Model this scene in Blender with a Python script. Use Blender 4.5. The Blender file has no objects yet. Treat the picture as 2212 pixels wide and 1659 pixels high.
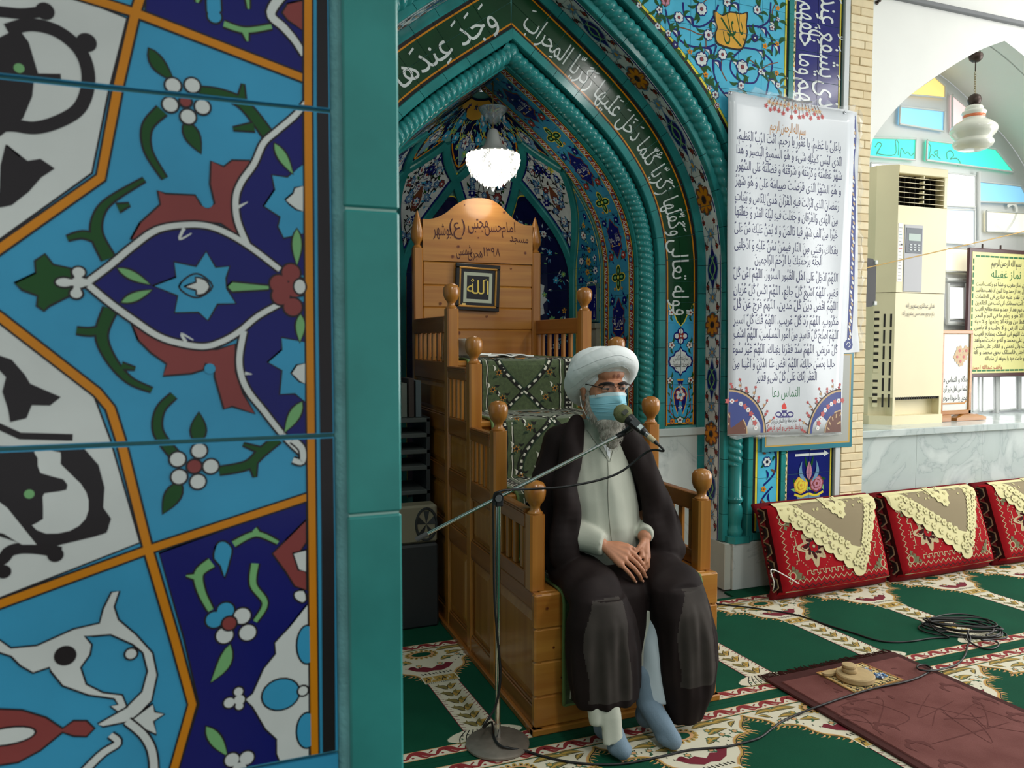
import bpy, bmesh, math, random
import numpy as np
from mathutils import Vector, Matrix
from mathutils.geometry import tessellate_polygon, delaunay_2d_cdt
SC = bpy.context.scene
COL = SC.collection
PI = math.pi
rnd = random.Random(7)

# ------------------------------------------------------------ camera
F_PX = 1665.0; YAW = math.radians(21.15); PIT = math.radians(-3.15); HC = 1.35
cam_d = bpy.data.cameras.new('camera'); cam = bpy.data.objects.new('camera', cam_d); COL.objects.link(cam)
cam.location = (0, 0, HC); cam.rotation_euler = (PI/2+PIT, 0, -YAW)
cam_d.sensor_fit = 'HORIZONTAL'; cam_d.sensor_width = 36.0; cam_d.lens = 36.0*F_PX/2212.0; cam_d.clip_start = 0.02
cam_d.dof.use_dof = True; cam_d.dof.focus_distance = 2.75; cam_d.dof.aperture_fstop = 19.0
SC.camera = cam
# ------------------------------------------------------------ world, lights, exposure
w = bpy.data.worlds.new('world'); SC.world = w; w.use_nodes = True
bg = w.node_tree.nodes['Background']; bg.inputs[0].default_value = (0.93, 0.97, 1.0, 1); bg.inputs[1].default_value = 0.50
def area(name, loc, rot, sx, sy, power, col=(1, 1, 1)):
    l = bpy.data.lights.new(name, 'AREA'); l.shape = 'RECTANGLE'; l.size = sx; l.size_y = sy; l.energy = power; l.color = col
    o = bpy.data.objects.new(name, l); o.location = loc; o.rotation_euler = rot; COL.objects.link(o); return o
area('hall_window_light', (7.6, 0.6, 2.0), (0, math.radians(90), 0), 2.6, 4.5, 250, (1.0, 0.99, 0.97))
for i, (x, y) in enumerate(((0.9, 0.7), (3.2, 0.7), (3.2, -1.6), (5.4, 0.7), (5.4, 2.2), (0.9, -1.6))):
    area('ceiling_lamp_light', (x, y, 3.68), (0, 0, 0), 0.25, 1.2, 26, (1.0, 0.98, 0.94))
vs = SC.view_settings
vs.view_transform = 'Standard'; vs.look = 'None'; vs.exposure = 0.0; vs.gamma = 1.0; vs.use_curve_mapping = False

# ------------------------------------------------------------ materials
def lin(c):
    return tuple(((v/255)/12.92 if v/255 <= 0.04045 else ((v/255+0.055)/1.055)**2.4) for v in c)
_M = {}
def mat(name, rgb, rough=0.5, metal=0.0, coat=0.0, var=0.0, vscale=6.0, bump=0.0, bscale=60.0, trans=0.0, emit=None, estr=0.0, alpha=1.0, ior=1.45, sheen=0.0, rgb2=None, stretch=None, spec=0.5):
    if name in _M: return _M[name]
    m = bpy.data.materials.new(name); m.use_nodes = True; nt = m.node_tree; b = nt.nodes['Principled BSDF']
    c = lin(rgb)
    b.inputs['Base Color'].default_value = (*c, 1); b.inputs['Roughness'].default_value = rough; b.inputs['Metallic'].default_value = metal
    b.inputs['Coat Weight'].default_value = coat; b.inputs['Coat Roughness'].default_value = 0.08
    b.inputs['IOR'].default_value = ior; b.inputs['Specular IOR Level'].default_value = spec
    if trans: b.inputs['Transmission Weight'].default_value = trans
    if sheen: b.inputs['Sheen Weight'].default_value = sheen
    if alpha < 1: b.inputs['Alpha'].default_value = alpha
    if emit is not None:
        b.inputs['Emission Color'].default_value = (*lin(emit), 1); b.inputs['Emission Strength'].default_value = estr
    if var or bump or rgb2:
        tc = nt.nodes.new('ShaderNodeTexCoord'); src = tc.outputs['Object']
        if stretch:
            mp = nt.nodes.new('ShaderNodeMapping'); mp.inputs['Scale'].default_value = stretch; nt.links.new(src, mp.inputs[0]); src = mp.outputs[0]
        if var or rgb2:
            n = nt.nodes.new('ShaderNodeTexNoise'); n.inputs['Scale'].default_value = vscale; n.inputs['Detail'].default_value = 4
            nt.links.new(src, n.inputs['Vector'])
            r = nt.nodes.new('ShaderNodeValToRGB'); r.color_ramp.elements[0].position = 0.3; r.color_ramp.elements[1].position = 0.7
            c2 = lin(rgb2) if rgb2 else tuple(v*(1+var) for v in c)
            c1 = c if rgb2 else tuple(v*(1-var) for v in c)
            r.color_ramp.elements[0].color = (*c1, 1); r.color_ramp.elements[1].color = (*[min(1, v) for v in c2], 1)
            nt.links.new(n.outputs[0], r.inputs[0]); nt.links.new(r.outputs[0], b.inputs['Base Color'])
        if bump:
            n2 = nt.nodes.new('ShaderNodeTexNoise'); n2.inputs['Scale'].default_value = bscale; n2.inputs['Detail'].default_value = 3
            nt.links.new(src, n2.inputs['Vector'])
            bp = nt.nodes.new('ShaderNodeBump'); bp.inputs['Strength'].default_value = bump; bp.inputs['Distance'].default_value = 0.004
            nt.links.new(n2.outputs[0], bp.inputs['Height']); nt.links.new(bp.outputs[0], b.inputs['Normal'])
    _M[name] = m; return m
def glaze(name, rgb, rough=0.16, var=0.12, vscale=9):
    return mat(name, rgb, rough, var=var, vscale=vscale, bump=0.05, bscale=25, spec=0.4)
TEAL = glaze('teal_glaze', (42, 128, 127), 0.15, 0.22, 7)
C = {  # painted glaze colours
 'white': glaze('white_glaze', (212, 218, 216)), 'black': glaze('black_glaze', (38, 34, 36)), 'navy': glaze('navy_glaze', (22, 26, 108)),
 'sky': glaze('sky_glaze', (60, 156, 198)), 'sky2': glaze('light_sky_glaze', (78, 178, 210)), 'orange': glaze('amber_glaze', (208, 132, 22)), 'gold': glaze('ochre_glaze', (214, 160, 62)),
 'red': glaze('maroon_glaze', (138, 66, 64)), 'dgreen': glaze('leaf_glaze', (26, 78, 30)), 'lgreen': glaze('mint_glaze', (120, 178, 118)),
 'band': glaze('bottle_green_glaze', (22, 62, 36)), 'yellow': glaze('yellow_glaze', (222, 205, 70)), 'brown': glaze('brown_glaze', (120, 72, 50)),
 'brick': glaze('brick_red_glaze', (150, 56, 46)), 'grayblue': glaze('slate_glaze', (110, 150, 180)), 'tealp': TEAL, 'pink': glaze('rose_glaze', (190, 130, 150)),
 'cream': glaze('cream_glaze', (232, 214, 160)),
}
GROUT = mat('grout', (150, 170, 165), 0.9, var=0.1, vscale=30)
TGROUT = mat('teal_grout', (90, 150, 145), 0.8, var=0.1, vscale=30)
PLASTER = mat('white_plaster', (236, 236, 232), 0.75, var=0.02, vscale=3, bump=0.05, bscale=14)
MARBLE = mat('pale_marble', (196, 206, 204), 0.22, rgb2=(224, 230, 228), vscale=4)
def marble_mat():
    m = bpy.data.materials.new('veined_marble'); m.use_nodes = True; nt = m.node_tree; b = nt.nodes['Principled BSDF']
    tc = nt.nodes.new('ShaderNodeTexCoord'); n = nt.nodes.new('ShaderNodeTexNoise'); n.inputs['Scale'].default_value = 2.2; n.inputs['Detail'].default_value = 8; n.inputs['Distortion'].default_value = 1.6
    nt.links.new(tc.outputs['Object'], n.inputs['Vector'])
    r = nt.nodes.new('ShaderNodeValToRGB'); e = r.color_ramp.elements
    e[0].position = 0.40; e[0].color = (*lin((188, 198, 196)), 1); e[1].position = 0.60; e[1].color = (*lin((202, 210, 208)), 1)
    x = e.new(0.495); x.color = (*lin((184, 194, 192)), 1); x = e.new(0.505); x.color = (*lin((166, 177, 177)), 1); x = e.new(0.515); x.color = (*lin((184, 193, 192)), 1)
    nt.links.new(n.outputs[0], r.inputs[0]); nt.links.new(r.outputs[0], b.inputs['Base Color']); b.inputs['Roughness'].default_value = 0.2
    return m
VMARBLE = marble_mat()
def wood_mat(name, a, b_, axis, rough=0.28, coat=0.35):
    m = bpy.data.materials.new(name); m.use_nodes = True; nt = m.node_tree; b = nt.nodes['Principled BSDF']
    tc = nt.nodes.new('ShaderNodeTexCoord'); mp = nt.nodes.new('ShaderNodeMapping')
    s = [26.0, 26.0, 26.0]; s[axis] = 1.6; mp.inputs['Scale'].default_value = s
    nt.links.new(tc.outputs['Object'], mp.inputs[0])
    n = nt.nodes.new('ShaderNodeTexNoise'); n.inputs['Scale'].default_value = 1.0; n.inputs['Detail'].default_value = 5; n.inputs['Distortion'].default_value = 0.4
    nt.links.new(mp.outputs[0], n.inputs['Vector'])
    r = nt.nodes.new('ShaderNodeValToRGB'); e = r.color_ramp.elements; e[0].position = 0.3; e[0].color = (*lin(a), 1); e[1].position = 0.72; e[1].color = (*lin(b_), 1)
    nt.links.new(n.outputs[0], r.inputs[0])
    # knots and slow tone drift
    n2 = nt.nodes.new('ShaderNodeTexNoise'); n2.inputs['Scale'].default_value = 3.0; nt.links.new(tc.outputs['Object'], n2.inputs['Vector'])
    mx = nt.nodes.new('ShaderNodeMix'); mx.data_type = 'RGBA'; mx.blend_type = 'MULTIPLY'; mx.inputs[0].default_value = 0.35
    nt.links.new(r.outputs[0], mx.inputs[6]); nt.links.new(n2.outputs[0], mx.inputs[7])
    nt.links.new(mx.outputs[2], b.inputs['Base Color']); b.inputs['Roughness'].default_value = rough; b.inputs['Coat Weight'].default_value = coat; b.inputs['Coat Roughness'].default_value = 0.12
    return m
WOOD_Z = wood_mat('pine_upright', (164, 100, 36), (192, 132, 56), 2)
WOOD_X = wood_mat('pine_across', (170, 105, 38), (200, 140, 60), 0)
WOOD_Y = wood_mat('pine_lengthwise', (140, 82, 30), (168, 106, 44), 1)  # darker than the other pine: the pulpit sides' shade is in this colour

# ------------------------------------------------------------ mesh builder
class MB:
    def __init__(s): s.v = []; s.f = []; s.m = []
    def add(s, V, Fc, mi=0):
        o = len(s.v); s.v += [tuple(p) for p in V]; s.f += [tuple(i+o for i in f) for f in Fc]; s.m += [mi]*len(Fc); return s
    def box(s, x0, x1, y0, y1, z0, z1, mi=0, b=0.0):
        if b <= 0:
            V = [(x, y, z) for x in (x0, x1) for y in (y0, y1) for z in (z0, z1)]
            return s.add(V, [(0, 1, 3, 2), (4, 6, 7, 5), (0, 4, 5, 1), (2, 3, 7, 6), (0, 2, 6, 4), (1, 5, 7, 3)], mi)
        b = min(b, (x1-x0)*0.45, (y1-y0)*0.45, (z1-z0)*0.45)
        X = (x0, x1); Y = (y0, y1); Z = (z0, z1); V = []; idx = {}
        for i in (0, 1):
            for j in (0, 1):
                for k in (0, 1):
                    for a in range(3):
                        p = [X[i], Y[j], Z[k]]; sg = (1-2*i, 1-2*j, 1-2*k)
                        for q in range(3):
                            if q != a: p[q] += sg[q]*b
                        idx[(i, j, k, a)] = len(V); V.append(p)
        Fc = []
        for a in range(3):
            o = [q for q in range(3) if q != a]
            for e in (0, 1):
                r = []
                for (p, q) in ((0, 0), (1, 0), (1, 1), (0, 1)):
                    ijk = [0, 0, 0]; ijk[a] = e; ijk[o[0]] = p; ijk[o[1]] = q; r.append(idx[(*ijk, a)])
                Fc.append(r)
            for p in (0, 1):
                for q in (0, 1):
                    A = [0, 0, 0]; A[o[0]] = p; A[o[1]] = q; B = list(A); B[a] = 1
                    Fc.append([idx[(*A, o[0])], idx[(*A, o[1])], idx[(*B, o[1])], idx[(*B, o[0])]])
        for i in (0, 1):
            for j in (0, 1):
                for k in (0, 1): Fc.append([idx[(i, j, k, 0)], idx[(i, j, k, 1)], idx[(i, j, k, 2)]])
        return s.add(V, Fc, mi)
    def lathe(s, prof, n=20, o=(0, 0, 0), M=None, mi=0):
        V = []; Fc = []; k = len(prof)
        for i in range(n):
            a = 2*PI*i/n
            for r, z in prof:
                p = Vector((r*math.cos(a), r*math.sin(a), z))
                if M: p = M @ p
                V.append(p+Vector(o))
        for i in range(n):
            j = (i+1) % n
            for q in range(k-1): Fc.append((i*k+q, j*k+q, j*k+q+1, i*k+q+1))
        if prof[0][0] > 1e-5: Fc.append([i*k for i in range(n)][::-1])
        if prof[-1][0] > 1e-5: Fc.append([i*k+k-1 for i in range(n)])
        return s.add(V, Fc, mi)
    def tube(s, P, r, n=8, closed=False, mi=0, cap=True):
        P = [Vector(p) for p in P]; k = len(P); V = []; Fc = []
        rr = r if isinstance(r, (list, tuple)) else [r]*k
        up = None
        for i in range(k):
            a = P[(i-1) % k] if (closed or i > 0) else P[i]; b = P[(i+1) % k] if (closed or i < k-1) else P[i]
            t = (b-a); t = t.normalized() if t.length > 1e-9 else Vector((0, 0, 1))
            if up is None: up = Vector((0, 0, 1)) if abs(t.z) < 0.9 else Vector((1, 0, 0))
            u = (up-t*up.dot(t)); u = u.normalized() if u.length > 1e-6 else t.orthogonal().normalized()
            w_ = t.cross(u); up = u
            for q in range(n):
                g = 2*PI*q/n; V.append(P[i]+(u*math.cos(g)+w_*math.sin(g))*rr[i])
        m = k if closed else k-1
        for i in range(m):
            j = (i+1) % k
            for q in range(n): Fc.append((i*n+q, i*n+(q+1) % n, j*n+(q+1) % n, j*n+q))
        if cap and not closed: Fc.append(list(range(n))[::-1]); Fc.append([(k-1)*n+q for q in range(n)])
        return s.add(V, Fc, mi)
    def grid(s, fn, nu, nv, mi=0, cu=False, cv=False):
        V = [fn(i/(nu if cu else nu-1), j/(nv if cv else nv-1)) for i in range(nu) for j in range(nv)]
        Fc = [(i*nv+j, ((i+1) % nu)*nv+j, ((i+1) % nu)*nv+(j+1) % nv, i*nv+(j+1) % nv) for i in range(nu if cu else nu-1) for j in range(nv if cv else nv-1)]
        return s.add(V, Fc, mi)
    def prism(s, poly, fn, h0, h1, mi=0):
        """poly [(u,v)], fn(u,v,h) -> point; solid between h0 and h1 (h1 is the face)"""
        n = len(poly); V = [fn(u, v, h1) for u, v in poly]+[fn(u, v, h0) for u, v in poly]
        T = tessellate_polygon([[Vector((u, v, 0)) for u, v in poly]])
        Fc = [tuple(t) for t in T]+[tuple(n+i for i in t[::-1]) for t in T]+[(i, (i+1) % n, n+(i+1) % n, n+i) for i in range(n)]
        return s.add(V, Fc, mi)
    def ell(s, c, r, n=16, m=10, M=None, mi=0):
        c = Vector(c)
        def fn(a, b):
            th = 2*PI*a; ph = PI*b
            p = Vector((r[0]*math.sin(ph)*math.cos(th), r[1]*math.sin(ph)*math.sin(th), r[2]*math.cos(ph)))
            return c+(M @ p if M else p)
        return s.grid(fn, n, m, mi, cu=True)
    def xf(s, M):
        s.v = [tuple(M @ Vector(p)) for p in s.v]; return s
def obj(name, mb, mats, parent=None, smooth=None, recalc=True, loc=None):
    me = bpy.data.meshes.new(name); me.from_pydata(mb.v, [], mb.f)
    for m in (mats if isinstance(mats, (list, tuple)) else [mats]): me.materials.append(m)
    if any(mb.m): me.polygons.foreach_set('material_index', mb.m)
    if recalc:
        bm = bmesh.new(); bm.from_mesh(me); bmesh.ops.recalc_face_normals(bm, faces=bm.faces); bm.to_mesh(me); bm.free()
    if smooth:
        me.polygons.foreach_set('use_smooth', [True]*len(me.polygons))
        if smooth is not True: me.set_sharp_from_angle(angle=math.radians(smooth))
    me.update()
    o = bpy.data.objects.new(name, me); COL.objects.link(o)
    if parent: o.parent = parent
    if loc: o.location = loc
    return o
def tag(o, label=None, cat=None, group=None, kind=None):
    if label: o['label'] = label
    if cat: o['category'] = cat
    if group: o['group'] = group
    if kind: o['kind'] = kind
    return o
def empty(name, loc=(0, 0, 0), rot=(0, 0, 0)):
    o = bpy.data.objects.new(name, None); o.location = loc; o.rotation_euler = rot; o.empty_display_size = 0.05; COL.objects.link(o); return o
def thing(name, label, cat, loc=(0, 0, 0), rot=(0, 0, 0), group=None): return tag(empty(name, loc, rot), label, cat, group)
def struct(o, label=None): return tag(o, label, None, None, 'structure')
# pixel of the photograph -> point on a plane of the room (used only to read off real sizes)
_cy, _sy, _cp, _sp = math.cos(YAW), math.sin(YAW), math.cos(PIT), math.sin(PIT)
_FW = (_sy*_cp, _cy*_cp, _sp); _RT = (_cy, -_sy, 0); _UP = (-_sy*_sp, -_cy*_sp, _cp)
def ray(px, py):
    a = (px-1106)/F_PX; b = (829.5-py)/F_PX
    return [_FW[i]+a*_RT[i]+b*_UP[i] for i in range(3)]
def onY(px, py, Y): r = ray(px, py); t = Y/r[1]; return Vector((r[0]*t, Y, HC+r[2]*t))
def onX(px, py, X): r = ray(px, py); t = X/r[0]; return Vector((X, r[1]*t, HC+r[2]*t))
def onZ(px, py, Z): r = ray(px, py); t = (Z-HC)/r[2]; return Vector((r[0]*t, r[1]*t, Z))
def cr(P, n=6, closed=False):
    """Catmull-Rom through the points"""
    P = [Vector(p) for p in P]; k = len(P); out = []
    for i in range(k if closed else k-1):
        p0 = P[(i-1) % k] if (closed or i > 0) else P[i]; p1 = P[i]; p2 = P[(i+1) % k]; p3 = P[(i+2) % k] if (closed or i < k-2) else P[(i+1) % k]
        for j in range(n):
            t = j/n; out.append(0.5*((2*p1)+(p2-p0)*t+(2*p0-5*p1+4*p2-p3)*t*t+(3*p1-p0-3*p2+p3)*t**3))
    if not closed: out.append(P[-1])
    return out

# ------------------------------------------------------------ Arabic script
_F = {}
def _mkforms():
    seq = "\u0621 1,\u0622 2,\u0623 2,\u0624 2,\u0625 2,\u0626 4,\u0627 2,\u0628 4,\u0629 2,\u062a 4,\u062b 4,\u062c 4,\u062d 4,\u062e 4,\u062f 2,\u0630 2,\u0631 2,\u0632 2,\u0633 4,\u0634 4,\u0635 4,\u0636 4,\u0637 4,\u0638 4,\u0639 4,\u063a 4,\u0641 4,\u0642 4,\u0643 4,\u0644 4,\u0645 4,\u0646 4,\u0647 4,\u0648 2,\u0649 2,\u064a 4"
    c = 0xFE80
    for it in seq.split(','):
        ch, n = it.split(' '); _F[ch] = [c+i for i in range(int(n))]; c += int(n)
    for ch, b0, n in (('\u067e', 0xFB56, 4), ('\u0686', 0xFB7A, 4), ('\u06a9', 0xFB8E, 4), ('\u06af', 0xFB92, 4), ('\u06cc', 0xFBFC, 4), ('\u0698', 0xFB8A, 2)):
        _F[ch] = [b0+i for i in range(n)]
_mkforms()
_MK = set(chr(i) for i in range(0x64b, 0x653)) | {'\u0670'}
_LA = {'\u0627': 0xFEFB, '\u0622': 0xFEF5, '\u0623': 0xFEF7, '\u0625': 0xFEF9}
def shape_ar(s):
    L = []
    for ch in s:
        if ch in _MK and L: L[-1][1] += ch
        else: L.append([ch, ''])
    M = []; i = 0
    while i < len(L):
        if L[i][0] == '\u0644' and i+1 < len(L) and L[i+1][0] in _LA: M.append([L[i][0]+L[i+1][0], L[i][1]+L[i+1][1]]); i += 2
        else: M.append(L[i]); i += 1
    dual = lambda c: len(c) == 1 and len(_F.get(c, ())) == 4
    joins = lambda c: len(c) == 2 or len(_F.get(c, ())) >= 2
    out = []
    for i, (c, m) in enumerate(M):
        pv = i > 0 and dual(M[i-1][0]) and joins(c); nx = i+1 < len(M) and dual(c) and joins(M[i+1][0])
        if len(c) == 2: g = chr(_LA[c[1]]+(1 if pv else 0))
        elif c in _F:
            f = _F[c]; k = (3 if pv else 2) if nx else (1 if pv else 0); g = chr(f[min(k, len(f)-1)])
        else: g = {'(': ')', ')': '('}.get(c, c)
        out.append((g, m))
    vis = out[::-1]; r = []; k = 0; dg = lambda c: '\u06f0' <= c <= '\u06f9' or c == '/'
    while k < len(vis):
        if dg(vis[k][0]):
            j = k
            while j < len(vis) and dg(vis[j][0]): j += 1
            r += vis[k:j][::-1]; k = j
        else: r.append(vis[k]); k += 1
    return ''.join(m+g for g, m in r)
_TX = {}
def text2d(s, bold=0.0, res=3):
    """flat triangles of a line of script: (verts Nx2 array, faces), x from 0 to width, height in em"""
    key = (s, bold, res)
    if key in _TX: return _TX[key]
    cu = bpy.data.curves.new('t', 'FONT'); cu.body = shape_ar(s); cu.size = 1.0; cu.resolution_u = res; cu.dimensions = '2D'; cu.fill_mode = 'NONE'; cu.offset = bold
    ob = bpy.data.objects.new('t', cu); COL.objects.link(ob)
    dgp = bpy.context.evaluated_depsgraph_get(); ev = ob.evaluated_get(dgp); me = ev.to_mesh()
    V = np.zeros(len(me.vertices)*3); me.vertices.foreach_get('co', V); V = V.reshape(-1, 3)[:, :2].copy()
    E = np.zeros(len(me.edges)*2, dtype=int); me.edges.foreach_get('vertices', E); E = E.reshape(-1, 2)
    ev.to_mesh_clear(); bpy.data.objects.remove(ob); bpy.data.curves.remove(cu)
    nxt = {}
    for a, b in E: nxt.setdefault(int(a), []).append(int(b)); nxt.setdefault(int(b), []).append(int(a))
    seen = set(); seg = []
    for v0 in range(len(V)):
        if v0 in seen or v0 not in nxt: continue
        lp = [v0]; seen.add(v0); cur = v0
        while True:
            q = [x for x in nxt[cur] if x not in seen]
            if not q: break
            cur = q[0]; seen.add(cur); lp.append(cur)
        seg += [(lp[i], lp[(i+1) % len(lp)]) for i in range(len(lp))]
    r = delaunay_2d_cdt([Vector(p) for p in V], [tuple(map(int, e)) for e in E], [], 1, 1e-5)
    vv = np.array([(p.x, p.y) for p in r[0]]); ff = np.array([f for f in r[2] if len(f) == 3], dtype=int)
    cen = vv[ff].mean(axis=1); S = np.array(seg); A = V[S[:, 0]]; B = V[S[:, 1]]
    wn = np.zeros(len(cen), dtype=int)
    for i in range(0, len(A)):
        ay, by = A[i, 1], B[i, 1]
        if ay == by: continue
        up_ = (ay <= cen[:, 1]) != (by <= cen[:, 1])
        if not up_.any(): continue
        x = A[i, 0]+(cen[:, 1]-ay)/(by-ay)*(B[i, 0]-A[i, 0])
        wn += np.where(up_ & (x > cen[:, 0]), 1 if by > ay else -1, 0)
    ff = ff[wn != 0]
    vv[:, 0] -= V[:, 0].min()
    _TX[key] = (vv, ff); return _TX[key]

# ------------------------------------------------------------ flat painted ornament in (u, v)
class Orn:
    def __init__(s): s.T = []; s.cols = []
    def _c(s, c):
        if c not in s.cols: s.cols.append(c)
        return s.cols.index(c)
    def poly(s, P, c, l=1):
        P = [(p[0], p[1]) for p in P]
        if len(P) < 3: return
        T = tessellate_polygon([[Vector((a, b, 0)) for a, b in P]])
        s.T.append((np.array(P), [tuple(t) for t in T], s._c(c), l))
    def tris(s, V, Fc, c, l=1): s.T.append((np.array(V), [tuple(f) for f in Fc], s._c(c), l))
    def ell(s, c, rx, ry, col, l=1, rot=0, n=12):
        ca, sa = math.cos(rot), math.sin(rot)
        s.poly([(c[0]+rx*math.cos(t)*ca-ry*math.sin(t)*sa, c[1]+rx*math.cos(t)*sa+ry*math.sin(t)*ca) for t in [2*PI*i/n for i in range(n)]], col, l)
    def stroke(s, P, w, c, l=1, w1=None, sm=0):
        P = [Vector((p[0], p[1])) for p in P]
        if sm: P = cr(P, sm)
        k = len(P); L = []; R = []
        for i in range(k):
            t = P[min(i+1, k-1)]-P[max(i-1, 0)]
            t = t.normalized() if t.length > 1e-9 else Vector((1, 0))
            nrm = Vector((-t.y, t.x)); f = i/(k-1) if k > 1 else 0
            ww = w(f) if callable(w) else (w+(w1-w)*f if w1 is not None else w)
            L.append(P[i]+nrm*ww/2); R.append(P[i]-nrm*ww/2)
        V = L+R; Fc = []
        for i in range(k-1): Fc += [(i, i+1, k+i+1), (i, k+i+1, k+i)]
        s.tris([(p.x, p.y) for p in V], Fc, c, l)
    def leaf(s, a, b, wd, c, l=1, bend=0.0, out=None, ow=0.0):
        a = Vector(a[:2]); b = Vector(b[:2]); d = b-a; nrm = Vector((-d.y, d.x)); n = 7
        def pts(wm, ext):
            A = []; B = []
            for i in range(n+1):
                t = i/n; c0 = a+d*(t*(1+2*ext)-ext)+nrm*bend*math.sin(PI*t); h = wm*math.sin(PI*t**0.8)/d.length if d.length else 0
                A.append(c0+nrm*h/2); B.append(c0-nrm*h/2)
            return A+B[::-1][1:-1]
        if out: s.poly(pts(wd+2*ow, ow/max(d.length, 1e-6)), out, l)
        s.poly(pts(wd, 0), c, l+1 if out else l)
    def flower(s, c, r, n, pet, cen, out=None, rot=0, l=1, pr=0.42, ow=0.15, round_=True):
        if out:
            for i in range(n):
                a = rot+2*PI*i/n; s.ell((c[0]+r*0.6*math.cos(a), c[1]+r*0.6*math.sin(a)), r*(0.45+ow), r*(pr+ow), out, l, a, 9)
        for i in range(n):
            a = rot+2*PI*i/n; s.ell((c[0]+r*0.6*math.cos(a), c[1]+r*0.6*math.sin(a)), r*0.42, r*pr*0.85, pet, l+1, a, 9)
        if out: s.ell(c, r*0.36, r*0.36, out, l+2, 0, 10)
        s.ell(c, r*0.28, r*0.28, cen, l+3, 0, 10)
    def star(s, c, r, n, col, l=1, rot=0, k=0.6):
        s.poly([(c[0]+(r if i % 2 == 0 else r*k)*math.cos(rot+PI*i/n), c[1]+(r if i % 2 == 0 else r*k)*math.sin(rot+PI*i/n)) for i in range(2*n)], col, l)
    def text(s, t, c, hgt, col, l=3, rot=0.0, bold=0.01, width=None, fn=None, res=3, just='c', vmid=0.28):
        """line of script of em height hgt centred on c; width stretches it"""
        V, Fc = text2d(t, bold, res); V = V.copy(); wd = V[:, 0].max(); sx = hgt if width is None else width/wd
        x = V[:, 0]*sx-(wd*sx/2 if just == 'c' else (wd*sx if just == 'r' else 0)); y = (V[:, 1]-vmid)*hgt
        ca, sa = math.cos(rot), math.sin(rot); P = np.stack([c[0]+x*ca-y*sa, c[1]+x*sa+y*ca], axis=1)
        if fn: P = np.array([fn(p[0], p[1]) for p in P])
        s.tris(P, Fc, col, l)
        return wd*sx
    def build(s, name, fn, parent, eps=0.0005, h0=0.0004, ul=(), vl=(), gap=0.002, clip=None, mats=None, kind=None, cuts=None):
        if not s.T: return None
        V = []; Fc = []; M = []; o = 0
        dj = 0.9*eps/len(s.T)
        for q, (P, T, ci, l) in enumerate(s.T):
            V += [(p[0], p[1], h0+l*eps+q*dj) for p in P]; Fc += [tuple(i+o for i in t) for t in T]; M += [ci]*len(T); o += len(P)
        if ul or vl or clip or cuts:
            me = bpy.data.meshes.new('x'); me.from_pydata(V, [], Fc); me.polygons.foreach_set('material_index', M)
            bm = bmesh.new(); bm.from_mesh(me); bpy.data.meshes.remove(me)
            for ax, LL in ((0, ul), (1, vl)):
                for u in LL:
                    for q in (u-gap/2, u+gap/2):
                        co = [0, 0, 0]; no = [0, 0, 0]; co[ax] = q; no[ax] = 1
                        bmesh.ops.bisect_plane(bm, geom=bm.verts[:]+bm.edges[:]+bm.faces[:], plane_co=co, plane_no=no, dist=1e-6)
                    kill = [f for f in bm.faces if abs(f.calc_center_median()[ax]-u) < gap/2]
                    bmesh.ops.delete(bm, geom=kill, context='FACES')
            for ax, LL in enumerate(cuts or ()):
                for q in LL:
                    co = [0, 0, 0]; no = [0, 0, 0]; co[ax] = q; no[ax] = 1
                    bmesh.ops.bisect_plane(bm, geom=bm.verts[:]+bm.edges[:]+bm.faces[:], plane_co=co, plane_no=no, dist=1e-6)
            if clip:
                for co, no in clip:
                    bmesh.ops.bisect_plane(bm, geom=bm.verts[:]+bm.edges[:]+bm.faces[:], plane_co=co, plane_no=no, dist=1e-6, clear_outer=True)
            bm.verts.index_update(); V = [tuple(v.co) for v in bm.verts]; Fc = [tuple(v.index for v in f.verts) for f in bm.faces]; M = [f.material_index for f in bm.faces]; bm.free()
            if not Fc: return None
        mb = MB(); mb.v = [tuple(fn(*p)) for p in V]; mb.f = Fc; mb.m = M
        ms = [(mats or C)[c] for c in s.cols]
        ob = obj(name, mb, ms, parent, recalc=False)
        if kind: ob['kind'] = kind
        return ob
def clip_poly(P, ax, val, keep_less):
    out = []; n = len(P)
    for i in range(n):
        a = P[i]; b = P[(i+1) % n]; ia = (a[ax] <= val) == keep_less or a[ax] == val; ib = (b[ax] <= val) == keep_less or b[ax] == val
        if ia: out.append(a)
        if ia != ib:
            t = (val-a[ax])/(b[ax]-a[ax]); out.append((a[0]+(b[0]-a[0])*t, a[1]+(b[1]-a[1])*t))
    return out
def area2(P): return 0.5*sum(P[i][0]*P[(i+1) % len(P)][1]-P[(i+1) % len(P)][0]*P[i][1] for i in range(len(P)))
def tiles(name, poly, us, vs_, gap, fn, m, parent, thick=0.004, sub=1, jit=0.0):
    """cut a region of a surface into single tiles along the grid lines us, vs_"""
    g = gap/2
    for i in range(len(us)-1):
        col = clip_poly(clip_poly(poly, 0, us[i]+g, False), 0, us[i+1]-g, True)
        if len(col) < 3: continue
        for j in range(len(vs_)-1):
            P = clip_poly(clip_poly(col, 1, vs_[j]+g, False), 1, vs_[j+1]-g, True)
            if len(P) < 3 or abs(area2(P)) < 1.2e-4: continue
            if area2(P) < 0: P = P[::-1]
            Q = []
            for a in range(len(P)):
                p = P[a]; q = P[(a+1) % len(P)]
                if abs(p[0]-q[0])+abs(p[1]-q[1]) < 1e-6: continue
                for k in range(sub): Q.append((p[0]+(q[0]-p[0])*k/sub, p[1]+(q[1]-p[1])*k/sub))
            if len(Q) < 3: continue
            dh = rnd.uniform(-jit, jit)
            mb = MB().prism(Q, fn, -thick, dh)
            obj(name, mb, m[rnd.randrange(len(m))] if isinstance(m, list) else m, parent, recalc=False)
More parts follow.
